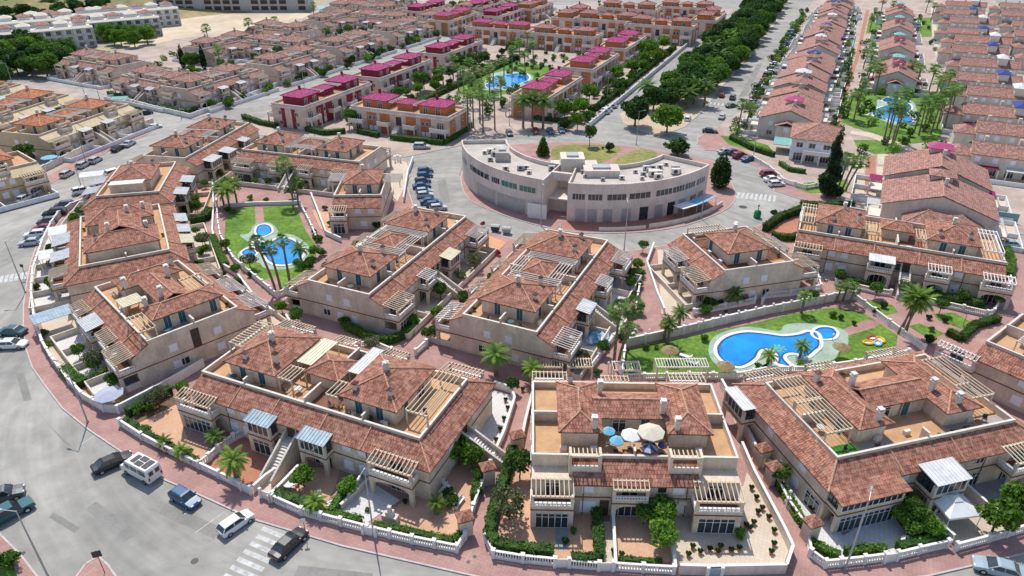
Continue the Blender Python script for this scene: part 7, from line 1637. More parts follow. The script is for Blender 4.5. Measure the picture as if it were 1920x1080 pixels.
# ---------------------------------------------------------------- cars
def car_proto(kind, paint, label, group='cars'):
    """side profile lofted across the width; x forward"""
    L, Wd, prof, cab, zb = {
        'hatch': (4.0, 1.72, [(-2.0, .5, .86), (-1.9, .3, .95), (-1.2, .28, .96), (.6, .28, .95), (1.3, .28, .86), (1.85, .32, .72), (2.0, .42, .58)], [(-1.93, -1.55, .62, -.1 + 1.5, .95)], 1.45),
        'sedan': (4.5, 1.76, [(-2.25, .5, .86), (-2.1, .3, .95), (-1.2, .28, .97), (.7, .28, .94), (1.5, .28, .84), (2.1, .32, .70), (2.25, .42, .56)], None, 1.42),
        'suv': (4.5, 1.85, [(-2.25, .55, .95), (-2.15, .38, 1.08), (-1.2, .34, 1.10), (.8, .34, 1.06), (1.5, .34, .98), (2.1, .38, .85), (2.25, .5, .66)], None, 1.68)}[kind]
    cabs = {'hatch': (-1.95, -1.5, .35, 1.05), 'sedan': (-1.7, -1.0, .35, 1.1), 'suv': (-2.12, -1.75, .5, 1.15)}[kind]
    t = thing('parked_car', label, 'car', (0, 0, 0), 0, group)
    mb = MB(); hw = Wd / 2; rings = []
    for i, (x, z0, z1) in enumerate(prof):
        k = .86 if i in (0, len(prof) - 1) else (.95 if i in (1, len(prof) - 2) else 1)
        rings.append([(x, -hw * k * .93, z0), (x, -hw * k, (z0 + z1) * .5), (x, -hw * k * .9, z1), (x, 0, z1 + .03), (x, hw * k * .9, z1), (x, hw * k, (z0 + z1) * .5), (x, hw * k * .93, z0)])
    for a, b in zip(rings, rings[1:]):
        for j in range(6): mb.face([a[j], a[j + 1], b[j + 1], b[j]])
        mb.face([a[6], a[0], b[0], b[6]])
    mb.face(rings[0]); mb.face(list(reversed(rings[-1])))
    body = mb.build('body', M[paint], t)
    r0, r1, f1, f0 = cabs; zt = zb; zw = {'hatch': .95, 'sedan': .95, 'suv': 1.08}[kind]; a = hw * .88; b = hw * .70
    g = MB(); bot = [(r0, -a, zw - .02), (f0, -a, zw - .04), (f0, a, zw - .04), (r0, a, zw - .02)]; top = [(r1, -b, zt - .05), (f1, -b, zt - .05), (f1, b, zt - .05), (r1, b, zt - .05)]; g.hexa(bot, top); gl = g.build('cabin_glass', M['glass_dark'], t)
    rf = MB(); rf.hexa([(r1 - .06, -b - .02, zt - .05), (f1 + .03, -b - .02, zt - .05), (f1 + .03, b + .02, zt - .05), (r1 - .06, b + .02, zt - .05)], [(r1 + .12, -b + .1, zt + .02), (f1 - .2, -b + .1, zt + .02), (f1 - .2, b - .1, zt + .02), (r1 + .12, b - .1, zt + .02)])
    for s in (-1, 1):
        for (x0, x1) in ((f0, f1), (r0, r1), ((f1 + r1) / 2 + .1, (f1 + r1) / 2 + .1)):
            rf.rod((x0, s * a, zw - .03), (x1, s * (b + .01), zt - .04), .045, None, 4)
    rf.build('roof', M[paint], t)
    wm = MB(); wm.rod((0, -.11, 0), (0, .11, 0), .32, None, 14); wme = wm.mesh('wheel', M['rubber']); rm_ = MB(); rm_.rod((0, -.118, 0), (0, .118, 0), .19, None, 10); rme = rm_.mesh('rim', M['rim'])
    for x in (-L * .31, L * .31):
        for s in (-1, 1): wh = link('wheel', wme, t, (x, s * (hw - .1), .32)); link('rim', rme, wh)
    for s in (-1, 1):
        h = MB(); h.box(L / 2 - .16, s * hw * .55 - .16, prof[-2][2] - .14, L / 2 - .02, s * hw * .55 + .16, prof[-2][2] - .0); h.build('headlight', M['white'], t)
        h = MB(); h.box(-L / 2 - .02, s * hw * .62 - .13, .68, -L / 2 + .14, s * hw * .62 + .13, .86); h.build('tail_light', M['red_plain'], t)
        h = MB(); h.box(f0 - .35, s * (hw * .93), zw - .02, f0 - .2, s * (hw + .14), zw + .12); h.build('mirror', M[paint], t)
    return t
CARP = {}
COLN = {'car_white': 'white', 'car_silver': 'silver', 'car_black': 'black', 'car_blue': 'dark blue', 'car_teal': 'teal', 'car_red': 'dark red', 'car_grey': 'dark grey', 'car_pale': 'pale blue', 'car_green': 'dark green'}
KN = {'hatch': 'hatchback', 'sedan': 'saloon car', 'suv': 'off-roader'}
def car(kind, paint, p0, p1, where, sc=1.0, group='parked cars'):
    """p0 tail, p1 nose as surveyed pixels (only direction and middle are used)"""
    a = Vector(at(*p0)); b = Vector(at(*p1)); c = (a + b) / 2; ang = math.atan2(b.y - a.y, b.x - a.x)
    lb = '%s %s %s' % (COLN[paint], KN[kind], where)
    if kind not in CARP:
        CARP[kind] = car_proto(kind, paint, lb, group); t = CARP[kind]; t.location = (c.x, c.y, 0.0); t.rotation_euler = (0, 0, ang); return t
    return dup(CARP[kind], (c.x, c.y, 0.0), ang, lb, group, scale=sc, swap={'body': M[paint], 'roof': M[paint], 'mirror': M[paint]})
GN = 'cars parked along the near ring road'
car('sedan', 'car_black', (188, 884), (238, 862), 'parked behind the camper van', 1.0, GN)
car('hatch', 'car_blue', (332, 930), (366, 950), 'parked by itself in front of the camper van', 1.0, GN)
car('hatch', 'car_white', (425, 1000), (462, 974), 'parked before the striped crossing', .97, GN)
car('sedan', 'car_black', (520, 1048), (565, 1005), 'parked on the far side of the striped crossing', 1.0, GN).scale = (1.0, .98, 1.0)
car('sedan', 'car_teal', (48, 628), (2, 625), 'cut by the left edge, behind a white one', 1.0, GN)
car('sedan', 'car_white', (2, 652), (46, 650), 'cut by the left edge, beside a teal one', 1.0, GN)
car('sedan', 'car_pale', (1895, 1080), (1845, 1066), 'at the bottom right corner', 1.05, GN)
car('suv', 'car_grey', (-16, 944), (30, 930), 'at the left edge beyond a teal pickup truck', 1.0, GN)
GL = 'cars parked on the left bend'
for i, (k, c, x, y, s) in enumerate([('sedan', 'car_silver', 60, 459, 1), ('hatch', 'car_white', 68, 444, 1.05), ('sedan', 'car_red', 82, 432, .95), ('hatch', 'car_grey', 90, 419, 1), ('suv', 'car_black', 104, 404, 1.05), ('hatch', 'car_grey', 121, 388, 1)]):
    car(k, c, (x + 20, y - 2), (x - 20, y + 2), 'nose out on the left bend, %s from the near end' % ORD[i], s, GL)
GW = 'cars along the boundary wall of the ring road'
for i, (k, c, x, y) in enumerate([('hatch', 'car_silver', 48, 376), ('hatch', 'car_silver', 70, 364), ('hatch', 'car_silver', 127, 330), ('hatch', 'car_silver', 157, 313), ('hatch', 'car_silver', 180, 304), ('sedan', 'car_black', 221, 282), ('sedan', 'car_silver', 243, 273)]):
    car(k, c, (x - 12, y + 7), (x + 12, y - 7), 'along the left boundary wall, %s from near' % ORD[i], 1.05, GW)
car('hatch', 'car_white', (286, 241), (300, 239), 'turning at the junction beside the corner garden', .9, GW)
car('sedan', 'car_grey', (246, 212), (262, 206), 'nearest the entrance behind the orange roofs', 1, GW); car('hatch', 'car_black', (266, 216), (284, 213), 'at the wall beside the junction, beyond the orange roofs', 1, GW)
car('suv', 'car_white', (144, 365), (168, 360), 'tucked in beside the garden of the left row', 1.0, GW); car('suv', 'car_white', (206, 332), (228, 326), 'beside the white awnings of the left row', 1.1, GW)
GB = 'cars in the perpendicular bays of the circle road'
for i, (k, c, x, y) in enumerate([('hatch', 'car_teal', 798, 324), ('hatch', 'car_blue', 797, 333), ('hatch', 'car_grey', 793, 343), ('sedan', 'car_blue', 791, 353), ('hatch', 'car_pale', 795, 363), ('hatch', 'car_silver', 797, 370), ('sedan', 'car_blue', 806, 382), ('hatch', 'car_blue', 815, 388), ('hatch', 'car_silver', 822, 394)]):
    car(k, c, (x - 15, y + 1), (x + 15, y - 2), 'in the circle road bays, %s from the far end' % ORD[i], .98, GB)
GX = 'cars on the cross street above the estate'
car('suv', 'car_silver', (776, 279), (806, 279), 'standing alone before the corner hedge', 1.05, GX); car('hatch', 'car_teal', (876, 272), (900, 268), 'half hidden behind the shop building', 1.1, GX)
for i, (k, c, x, y) in enumerate([('hatch', 'car_grey', 955, 253), ('sedan', 'car_red', 1004, 249), ('sedan', 'car_blue', 1032, 249), ('hatch', 'car_blue', 1052, 248)]): car(k, c, (x - 4, y - 6), (x + 4, y + 6), 'behind the shop building, %s from the left' % ORD[i], 1.0, GX)
for i, (k, c, x, y) in enumerate([('hatch', 'car_silver', 1133, 214), ('hatch', 'car_white', 1138, 209), ('sedan', 'car_silver', 1146, 203)]): car(k, c, (x - 9, y + 2), (x + 9, y - 1), 'at the avenue path wall, %s from below' % ORD[i], 1.0, GX)
GZ = 'cars by the right side of the shops'
for i, (k, c, x, y) in enumerate([('sedan', 'car_pale', 1359, 287), ('hatch', 'car_blue', 1374, 288), ('suv', 'car_red', 1386, 295), ('sedan', 'car_blue', 1403, 301)]): car(k, c, (x - 12, y + 3), (x + 12, y - 2), 'below the white corner house, %s from the left' % ORD[i], 1.0, GZ)
for i, (k, c, x, y) in enumerate([('suv', 'car_red', 1441, 331), ('sedan', 'car_white', 1448, 340), ('hatch', 'car_white', 1455, 349)]): car(k, c, (x - 15, y + 1), (x + 15, y - 1), 'above the crossing at the circle, %s from the top' % ORD[i], 1.0, GZ)
for i, (k, c, x, y) in enumerate([('hatch', 'car_white', 1288, 226), ('sedan', 'car_silver', 1352, 222), ('suv', 'car_grey', 1372, 186), ('hatch', 'car_red', 1352, 182)]): car(k, c, (x - 4, y + 8), (x + 6, y - 8), 'at the foot of the avenue, %s of four' % ORD[i], 1.0, GZ)
car('sedan', 'car_green', (1318, 248), (1344, 250), 'alone on the pink apron at the avenue mouth', 1.0, GZ); car('sedan', 'car_pale', (1878, 462), (1912, 464), 'behind the right end of the long block', 1.0, GZ)
GA = 'cars along the right kerb of the avenue'
random.seed(4); n = 0; kinds = ['hatch', 'sedan', 'suv']; cols = ['car_white', 'car_silver', 'car_black', 'car_grey', 'car_blue', 'car_silver', 'car_red']
car('sedan', 'car_grey', (1358, 203), (1384, 199), 'turning into the avenue beside the twin fan palms', 1.0, GA)
a = 238
while a < 500:
    b = -20.5; x, y = town(a, b); k = random.choice(kinds); c = random.choice(cols); lb = '%s %s at the avenue right kerb, %s going up' % (COLN[c], KN[k], ORD[n])
    dup(CARP[k], (x, y, 0), TA - R(75), lb, GA, swap={'body': M[c], 'roof': M[c], 'mirror': M[c]}); n += 1; a += rnd(2.7, 8)
    if n >= 34: break
GQ = 'cars along the street of the pink-roofed estate'; n = 0
for a in (183, 188, 194, 201, 222, 227, 250, 256, 262, 285, 291, 318, 330, 345):
    k = random.choice(kinds); c = random.choice(cols); x, y = town(a, -160.5); lb = '%s %s along the straight street, %s from its near end' % (COLN[c], KN[k], ORD[n])
    dup(CARP[k], (x, y, 0), TA, lb, GQ, swap={'body': M[c], 'roof': M[c], 'mirror': M[c]}); n += 1
def camper():
    a = Vector(at(243, 876)); b = Vector(at(296, 904)); c = (a + b) / 2; t = thing('camper_van', 'white camper van with dark roof panels parked by the balustrade', 'camper van', (c.x, c.y, 0), math.atan2(a.y - b.y, a.x - b.x))
    mb = MB(); w_ = .98
    prof = [(-2.5, .45), (2.5, .45), (2.65, .8), (2.55, 1.15), (1.9, 1.35), (1.45, 2.2), (1.2, 2.35), (-2.35, 2.35), (-2.5, 2.1)]
    L_ = [(x, -w_ if z < 1.5 else -w_ * .93, z) for x, z in prof]; R_2 = [(x, -y, z) for x, y, z in L_]; n = len(prof)
    mb.face(L_); mb.face(list(reversed(R_2)))
    for i in range(n): j = (i + 1) % n; mb.face([L_[j], L_[i], R_2[i], R_2[j]])
    mb.build('body', M['car_white'], t)
    g = MB(); g.hexa([(1.90, -.8, 1.40), (1.93, -.8, 1.37), (1.93, .8, 1.37), (1.90, .8, 1.40)], [(1.48, -.78, 2.17), (1.53, -.78, 2.17), (1.53, .78, 2.17), (1.48, .78, 2.17)]); g.build('windscreen', M['glass_dark'], t)
    for s in (-1, 1):
        for x0, x1 in ((.75, 1.4), (-.6, .5), (-2.1, -.9)): g = MB(); g.box(x0, s * (w_ - .06), 1.35, x1, s * (w_ + .012), 1.95); g.build('side_window', M['glass_dark'], t)
        g = MB(); g.box(-2.52, s * .42 - .28, 1.35, -2.45, s * .42 + .28, 1.95); g.build('rear_window', M['glass_dark'], t)
        g = MB(); g.box(-2.53, s * .8 - .1, .8, -2.45, s * .8 + .1, 1.2); g.build('tail_light', M['red_plain'], t); g = MB(); g.box(2.55, s * .7 - .15, .75, 2.68, s * .7 + .15, .98); g.build('headlight', M['white'], t)
    for x0, y0, x1, y1 in ((-2.1, -.7, -1.3, .65), (-1.1, -.75, -.1, -.1), (-1.1, .05, -.1, .7), (.1, -.6, .7, .6)): g = MB(); g.box(x0, y0, 2.352, x1, y1, 2.42); g.build('roof_panel', M['metal_dark'], t)
    wm = MB(); wm.rod((0, -.12, 0), (0, .12, 0), .35, None, 14); rm_ = MB(); rm_.rod((0, -.128, 0), (0, .128, 0), .2, None, 10)
    wme = wm.mesh('wheel', M['rubber']); rme = rm_.mesh('rim', M['rim'])
    for x in (-1.6, 1.65):
        for s in (-1, 1): wh = link('wheel', wme, t, (x, s * .9, .35)); link('rim', rme, wh)
camper()
def pickup():
    a = Vector(at(-12, 985)); b = Vector(at(46, 955)); c = (a + b) / 2; t = thing('pickup_truck', 'teal pickup truck cut by the left edge at the bottom', 'pickup truck', (c.x, c.y, 0), math.atan2(b.y - a.y, b.x - a.x))
    mb = MB(); mb.hexa([(-2.6, -.85, .5), (2.6, -.8, .45), (2.6, .8, .45), (-2.6, .85, .5)], [(-2.6, -.9, 1.05), (2.45, -.82, .95), (2.45, .82, .95), (-2.6, .9, 1.05)]); mb.build('body', M['car_teal'], t)
    mb = MB(); mb.box(-2.5, -.8, 1.052, -.9, .8, 1.5); mb.build('bed_cover', M['car_teal'], t)
    mb = MB(); mb.hexa([(-.88, -.84, 1.0), (1.3, -.84, 1.0), (1.3, .84, 1.0), (-.88, .84, 1.0)], [(-.7, -.7, 1.6), (.6, -.7, 1.6), (.6, .7, 1.6), (-.7, .7, 1.6)]); mb.build('cabin_glass', M['glass_dark'], t)
    mb = MB(); mb.box(-.75, -.72, 1.602, .62, .72, 1.66); mb.build('roof', M['car_teal'], t)
    wm = MB(); wm.rod((0, -.12, 0), (0, .12, 0), .36, None, 14); wme = wm.mesh('wheel', M['rubber']); rm_ = MB(); rm_.rod((0, -.128, 0), (0, .128, 0), .2, None, 10); rme = rm_.mesh('rim', M['rim'])
    for x in (-1.65, 1.65):
        for s in (-1, 1): wh = link('wheel', wme, t, (x, s * .82, .36)); link('rim', rme, wh)
pickup()
# ---------------------------------------------------------------- street lamps, signs, bins
def lamp(px, py, h, label, top=False, arm=1.3, ang=0.0, z=.1, xy=None):
    x, y = xy or (at(px, py, h) if top else at(px, py)); t = thing('street_lamp', label, 'street lamp', (x, y, 0), ang, 'street lamps')
    mb = MB(); mb.rod((0, 0, 0), (0, 0, h * .55), .11, .085, 8); mb.rod((0, 0, h * .55), (0, 0, h), .085, .05, 8); mb.rod((0, 0, 0), (0, 0, .5), .17, .14, 8); mb.build('pole', M['metal_grey'], t)
    mb = MB(); mb.rod((0, 0, h - .05), (arm, 0, h + .15), .045, .04, 6); mb.build('arm', M['metal_grey'], t)
    mb = MB(); mb.hexa([(arm - .1, -.14, h + .08), (arm + .6, -.14, h + .12), (arm + .6, .14, h + .12), (arm - .1, .14, h + .08)], [(arm - .05, -.08, h + .22), (arm + .5, -.08, h + .24), (arm + .5, .08, h + .24), (arm - .05, .08, h + .22)]); mb.build('lamp_head', M['metal_grey'], t)
lamp(683, 878, 10, 'street lamp whose pole crosses the white terrace balustrade, bottom centre', True, ang=R(-100)); lamp(1630, 938, 10, 'street lamp before the glazed corner room, lower right', True, ang=R(60)); lamp(30, 958, 10, 'street lamp over the teal pickup truck, lower left', True, ang=R(180))
lamp(165, 793, 9.5, 'street lamp above the grey-blue parasol garden', ang=R(160)); lamp(48, 550, 10, 'street lamp beside the left edge of the ring road', ang=R(180)); lamp(155, 358, 6.5, 'short street lamp by the white car in the left row', ang=R(100)); lamp(161, 303, 9.5, 'street lamp at the left boundary wall between silver cars', ang=R(-60))
for i, (x, y, h) in enumerate([(27, 167, 9), (160, 182, 9), (187, 186, 9), (341, 222, 6.5), (391, 212, 9.5), (589, 250, 9), (565, 200, 9), (955, 236, 9), (1193, 272, 9.5), (1320, 190, 9), (1138, 190, 9), (1413, 290, 10), (570, 160, 9), (705, 108, 9), (794, 80, 9)]): lamp(x, y, h, '%s distant street lamp, counted from the left boundary towards the avenue' % ORD[i], ang=R(200 + i * 20))
lamp(1014, 423, 9.5, 'street lamp beside the signboard at the shop passage', ang=R(-80)); lamp(1314, 411, 8.5, 'street lamp by the blue awnings of the cafe', ang=R(-60)); lamp(1170, 470, 10, 'tall mast lamp at the kerb behind the pink path', ang=R(90))
def small_lamp(px, py, label, h=3.2, globe=.2, z=.1):
    x, y = at(px, py); t = thing('garden_lamp', label, 'garden lamp', (x, y, z), 0, 'small globe lamps')
    mb = MB(); mb.rod((0, 0, 0), (0, 0, h), .05, .04, 6); mb.build('pole', M['metal_grey'], t); mb = MB(); mb.ball((0, 0, h + globe * .8), globe, globe, globe, 10); mb.build('globe', M['white'], t, True)
for i, (x, y) in enumerate([(1188, 636), (1216, 630), (1248, 624), (1282, 616), (1315, 610), (1348, 602), (1382, 594), (1414, 587), (1447, 580), (1480, 574), (1512, 568), (1545, 562)]): small_lamp(x, y + 8, '%s globe lamp on the pool retaining wall, from the left' % ORD[i], 1.6, .22)
small_lamp(1474, 955, 'globe lamp at the hedge by the narrow path', 2.5); small_lamp(1140, 700, 'globe lamp at the palm clump by the pink path', 1.6); small_lamp(1560, 640, 'globe lamp by the right rim of the wide pool', 1.0) ; small_lamp(1805, 612, 'slim lamp post on the small lawn near the right edge', 3.5, .08)
def sign(px, py, label, sq=.8, h=2.6, ang=0, post='metal_dark', mt='metal_dark'):
    x, y = at(px, py); t = thing('road_sign', label, 'road sign', (x, y, .1), ang); mb = MB(); mb.rod((0, 0, 0), (0, 0, h + sq), .04, .04, 6); mb.build('post', M[post], t)
    mb = MB(); mb.box(-sq / 2, -.07, h, sq / 2, -.042, h + sq); mb.build('panel', M[mt], t)
sign(197, 1075, 'square dark-backed road sign on the pink corner at the bottom left', .85, 2.4, R(20)); sign(50, 522, 'small dark road sign near the left crossing', .6, 2.2); sign(575, 1008, 'slim road sign beside the black car at the crossing', .5, 2.3, R(10), mt='white')
def bottle_bank():
    x, y = at(1419, 408); t = thing('bottle_bank', 'green bell-shaped bottle bank on the pavement behind the small square block', 'recycling bin', (x, y, .12))
    mb = MB()
    for z0, z1, r0, r1 in ((0, 1.0, .75, .78), (1.0, 1.45, .78, .6), (1.45, 1.65, .6, .25)): mb.rod((0, 0, z0), (0, 0, z1), r0, r1, 14)
    mb.build('body', M['green_bin'], t, True); mb = MB(); mb.box(-.3, -.8, 1.1, .3, -.68, 1.35); mb.build('slot', M['metal_dark'], t); mb = MB(); mb.rod((0, 0, 1.65), (0, 0, 2.9), .08, .08, 6); mb.rod((-.2, 0, 2.6), (.2, 0, 2.6), .15, .15, 6); mb.build('lifting_post', M['green_bin'], t)
bottle_bank()
for i, (x, y, m) in enumerate([(929, 434, 'metal_dark'), (950, 438, 'metal_grey')]):
    c = at(x, y); t = thing('waste_container', ['dark waste container in the lay-by above the middle blocks', 'grey waste container in the lay-by above the middle blocks'][i], 'waste container', (c[0], c[1], .12), R(-12))
    mb = MB(); mb.hexa([(-.75, -.45, .15), (.75, -.45, .15), (.75, .45, .15), (-.75, .45, .15)], [(-.9, -.6, 1.15), (.9, -.6, 1.15), (.9, .6, 1.15), (-.9, .6, 1.15)]); mb.build('body', M[m], t)
    mb = MB(); mb.hexa([(-.92, -.62, 1.152), (.92, -.62, 1.152), (.92, .62, 1.152), (-.92, .62, 1.152)], [(-.9, -.3, 1.4), (.9, -.3, 1.4), (.9, .3, 1.4), (-.9, .3, 1.4)]); mb.build('lid', M['metal_grey'], t)
    for q in (-.6, .6): mb = MB(); mb.rod((q, -.3, .08), (q, .3, .08), .08, None, 8); mb.build('wheel', M['rubber'], t)
# ---------------------------------------------------------------- parasols, gazebo, furniture, play mats
def on_block(b, lx, ly, lz=ZD + .03):
    x0, y0, a = b; a = R(a); return (x0 + lx * math.cos(a) - ly * math.sin(a), y0 + lx * math.sin(a) + ly * math.cos(a), lz)
BE = (2.2, 57.3, -1.5); BF = (35.5, 56.8, 15); BB = (-40, 72.6, -23.3); BD = (3.5, 81.8, 65.6)
GU = 'sun umbrellas on the middle roof terrace'
for lx, ly, r, h, m, lb in ((8.6, 2.9, .75, 2.3, 'cloth_blue', 'small blue umbrella, farther one, at the left of the middle terrace'), (9.4, 1.7, .85, 2.0, 'cloth_blue', 'small blue umbrella, nearer one, at the left of the middle terrace'), (11.0, 2.2, 1.15, 2.4, 'cloth_white', 'plain white umbrella between the blue ones and the big beige one'), (13.2, 2.3, 1.55, 2.8, 'cloth_tan', 'largest beige umbrella on the middle terrace')):
    parasol(on_block(BE, lx, ly), r, h, m, lb, GU)
parasol(on_block(BE, 12.9, 1.0), 1.0, 1.75, 'cloth_navy', 'navy umbrella with pale stripes in front of the beige one', GU, 'cloth_grey'); parasol(on_block(BE, 14.4, 1.2), .55, 1.9, 'cloth_navy', 'half-closed navy umbrella at the right of the middle terrace', GU)
tb = thing('terrace_table', 'low wooden table under the white umbrella on the middle terrace', 'table', on_block(BE, 11.0, .8), 0); mb = MB(); mb.box(-1.0, -.4, .68, 1.0, .4, .74); mb.build('table_top', M['wood'], tb)
for a, b in ((-.9, -.3), (.9, -.3), (.9, .3), (-.9, .3)): mb = MB(); mb.box(a - .04, b - .04, 0, a + .04, b + .04, .678); mb.build('leg', M['wood'], tb)
parasol((*at(212, 762), .14), 1.9, 2.4, 'cloth_grey', 'large grey-blue round parasol in the corner patio by the street'); parasol((*at(97, 310), .12), 2.0, 2.5, 'cloth_blue', 'pale blue parasol behind the left boundary wall')
parasol((*at(430, 250), .12), .1, .5, 'cloth_white', 'x') if False else None
def gazebo():
    c = at(1775, 975); t = thing('gazebo', 'white pointed fabric gazebo in the beige yard at the right', 'gazebo', (c[0], c[1], .14), R(8)); s = 1.9; h = 2.4
    mb = MB()
    for k, (a, b) in enumerate([((-s, -s), (s, -s)), ((s, -s), (s, s)), ((s, s), (-s, s)), ((-s, s), (-s, -s))]):
        mb.face([(*a, h), (*b, h), (b[0] * .25, b[1] * .25, h + .75), (a[0] * .25, a[1] * .25, h + .75)]); mb.face([(*a, h - .25), (*b, h - .25), (*b, h), (*a, h)]); mb.face([(a[0] * .28, a[1] * .28, h + .8), (b[0] * .28, b[1] * .28, h + .8), (0, 0, h + 1.25)])
    mb.build('canopy', M['cloth_white'], t)
    for x in (-s, s):
        for y in (-s, s): mb = MB(); mb.rod((x * .98, y * .98, 0), (x * .98, y * .98, h), .05, None, 6); mb.build('pole', M['white'], t)
gazebo()
furniture_set((*at(845, 940), .15), R(60), 'oval white table in the arched corner yard')
for i, (x, y) in enumerate([(835, 925), (862, 948)]):
    b = thing('bench', ['white bench left of the oval table', 'white bench right of the oval table'][i], 'bench', (*at(x, y), .15), R(62)); mb = MB(); mb.box(-.9, -.2, .4, .9, .2, .46); mb.build('seat', M['white'], b); mb = MB(); mb.box(-.9, .18, .5, .9, .24, .9); mb.build('backrest', M['white'], b)
    for q in (-.8, .8): mb = MB(); mb.box(q - .04, -.18, 0, q + .04, .18, .398); mb.build('leg', M['white'], b)
furniture_set((*at(1228, 1000), .15), 0, 'grey table in the middle garden beside the citrus trees', cloth='cloth_grey'); furniture_set((*at(1698, 1022), .15), 0, 'white table among the lemon trees'); furniture_set((*at(1872, 960), .15), 0, 'white table beside the orange trees at the right')
furniture_set((*at(625, 955), .15), 0, 'pale table in the shrub garden beside the dividing hedge'); furniture_set((*at(545, 918), .15), 0, 'small white table near the topiary tree')
CH = [(738, 0)] and [(833, 912, 30), (828, 905, 60), (650, 925, 20), (655, 935, 200), (1742, 958, 30), (1748, 965, 200), (1483, 890, 0), (558, 912, 100), (1380, 575, 20), (1410, 560, 60), (600, 935, 0), (1560, 985, 0)]
for i, (x, y, a) in enumerate(CH): chair((*at(x, y), .15), R(a), 'white garden chair in a front patio, %s listed from the long block' % ORD[i], 'white', 'white garden chairs in front patios')
BE4 = (('B', BB, [(5.5, .8), (8.8, .9), (12, 1.5), (19, 1.6), (22, .8), (25, .9), (30, 5)]), ('D', BD, [(1.4, 3), (1.2, 8), (11.6, 2.5), (19.8, 3)]), ('F', BF, [(2.2, 1.2), (6, .9), (18, .8), (21.5, 1.5)]), ('C', (-22, 92.4, 66.3), [(1.4, 3), (1.2, 8.5), (11.6, 2.2)]))
_c = [-1]
for nm, b, lst in BE4:
    for lx, ly in lst:
        _c[0] += 1; chair(on_block(b, lx, ly), rnd(0, 6), 'dark chair on a roof terrace, %s counting across the middle blocks' % ORD[_c[0]], 'metal_dark', 'dark chairs on roof terraces')
def lounger(px, py, ang, label, g='sun loungers on the wide pool lawn', mt='cloth_grey', xyz=None):
    t = thing('sun_lounger', label, 'sun lounger', xyz or (*at(px, py), .15), R(ang), g); mb = MB(); mb.box(-.95, -.32, .28, .45, .32, .34); mb.build('seat', M[mt], t)
    mb = MB(); mb.hexa([(.452, -.32, .28), (.5, -.32, .28), (.5, .32, .28), (.452, .32, .28)], [(.95, -.32, .72), (1.0, -.32, .72), (1.0, .32, .72), (.95, .32, .72)]); mb.build('backrest', M['white'], t)
    for x in (-.85, .35):
        for y in (-.28, .28): mb = MB(); mb.box(x - .03, y - .03, 0, x + .03, y + .03, .278); mb.build('leg', M['white'], t)
lounger(1285, 672, -30, 'upper grey-blue sun lounger at the left of the wide pool', mt='cloth_white'); lounger(1297, 684, -30, 'lower grey-blue sun lounger at the left of the wide pool', mt='roof_blue'); lounger(1622, 218, 0, 'white sun lounger left of the figure-eight pool', 'sun loungers by the far pools', 'white')
def mushroom(px, py, label, r=1.3):
    t = thing('thatch_parasol', label, 'parasol', (*at(px, py), .15), 0, 'brown thatch parasols on the lawn'); mb = MB(); mb.rod((0, 0, 0), (0, 0, 2.2), .05); mb.build('pole', M['wood'], t); mb = MB(); mb.rod((0, 0, 1.9), (0, 0, 2.55), r, .05, 14); mb.build('canopy', M['palm_skirt'], t)
mushroom(1254, 678, 'brown thatch parasol on the left part of the pool lawn'); mushroom(1572, 672, 'brown thatch parasol at the right rim of the wide pool'); mushroom(1357, 708, 'brown thatch parasol at the lower left rim of the wide pool')
for i, (x, y, m, lb) in enumerate([(1627, 645, 'yellow_plain', 'yellow inflatable float on the lawn by the palms'), (1635, 637, 'red_plain', 'red inflatable float on the lawn by the palms'), (1645, 646, 'cloth_blue', 'blue inflatable float on the lawn by the palms'), (1650, 640, 'yellow_plain', 'orange-yellow beach mat right of the blue float')]):
    t = tag(MB().build('_', M[m]) if False else thing('pool_float', lb, 'pool float', (*at(x, y), .15), R(30 * i)), lb, 'pool float')
    mb = MB()
    for k in range(12): a0 = k * math.pi / 6; a1 = a0 + math.pi / 6; mb.rod((.8 * math.cos(a0), .5 * math.sin(a0), .15), (.8 * math.cos(a1), .5 * math.sin(a1), .15), .17, None, 7)
    mb.build('ring', M[m], t); mb = MB(); mb.box(-.6, -.3, .02, .6, .3, .1); mb.build('floor', M['cloth_white'], t)
t = thing('tarpaulin', 'crumpled blue and white tarpaulins piled in the side yard of the central block', 'tarpaulin', (*at(1122, 640), .15)); random.seed(3); mb = MB(); n = 9
g = [[(i * .45 - 2, j * .4 - 1.6, rnd(.1, 1.0)) for i in range(n)] for j in range(n)]
for j in range(n - 1):
    for i in range(n - 1): mb.face([g[j][i], g[j][i + 1], g[j + 1][i + 1], g[j + 1][i]], m=random.choice([0, 0, 1]))
mb.build('sheet', [M['cloth_blue'], M['cloth_white']], t)
def bbq(px, py, label):
    t = thing('barbecue', label, 'barbecue', (*at(px, py), .15), R(-20)); mb = MB(); mb.box(-.9, -.4, 0, .9, .4, .9); mb.build('base', M['wall_pale'], t); mb = MB(); mb.box(-.4, -.35, .902, .4, .35, 1.5); mb.box(-.2, -.2, 1.502, .2, .2, 2.2); mb.build('chimney', M['wall_pale'], t)
bbq(733, 978, 'cream masonry barbecue in the arched corner yard')
def small_canopy(px, py, sx, sy, ang, mt, label, h=2.6, g='yard canopies'):
    t = thing('yard_canopy', label, 'canopy', (*at(px, py), .13), R(ang), g); mb = MB(); sheet_roof(mb, -sx, -sy, sx, sy, h, h + .25); mb.build('roof', M[mt], t)
    for x in (-sx + .1, sx - .1):
        for y in (-sy + .1, sy - .1): mb = MB(); mb.box(x - .06, y - .06, 0, x + .06, y + .06, h - .002); mb.build('post', M['white'], t)
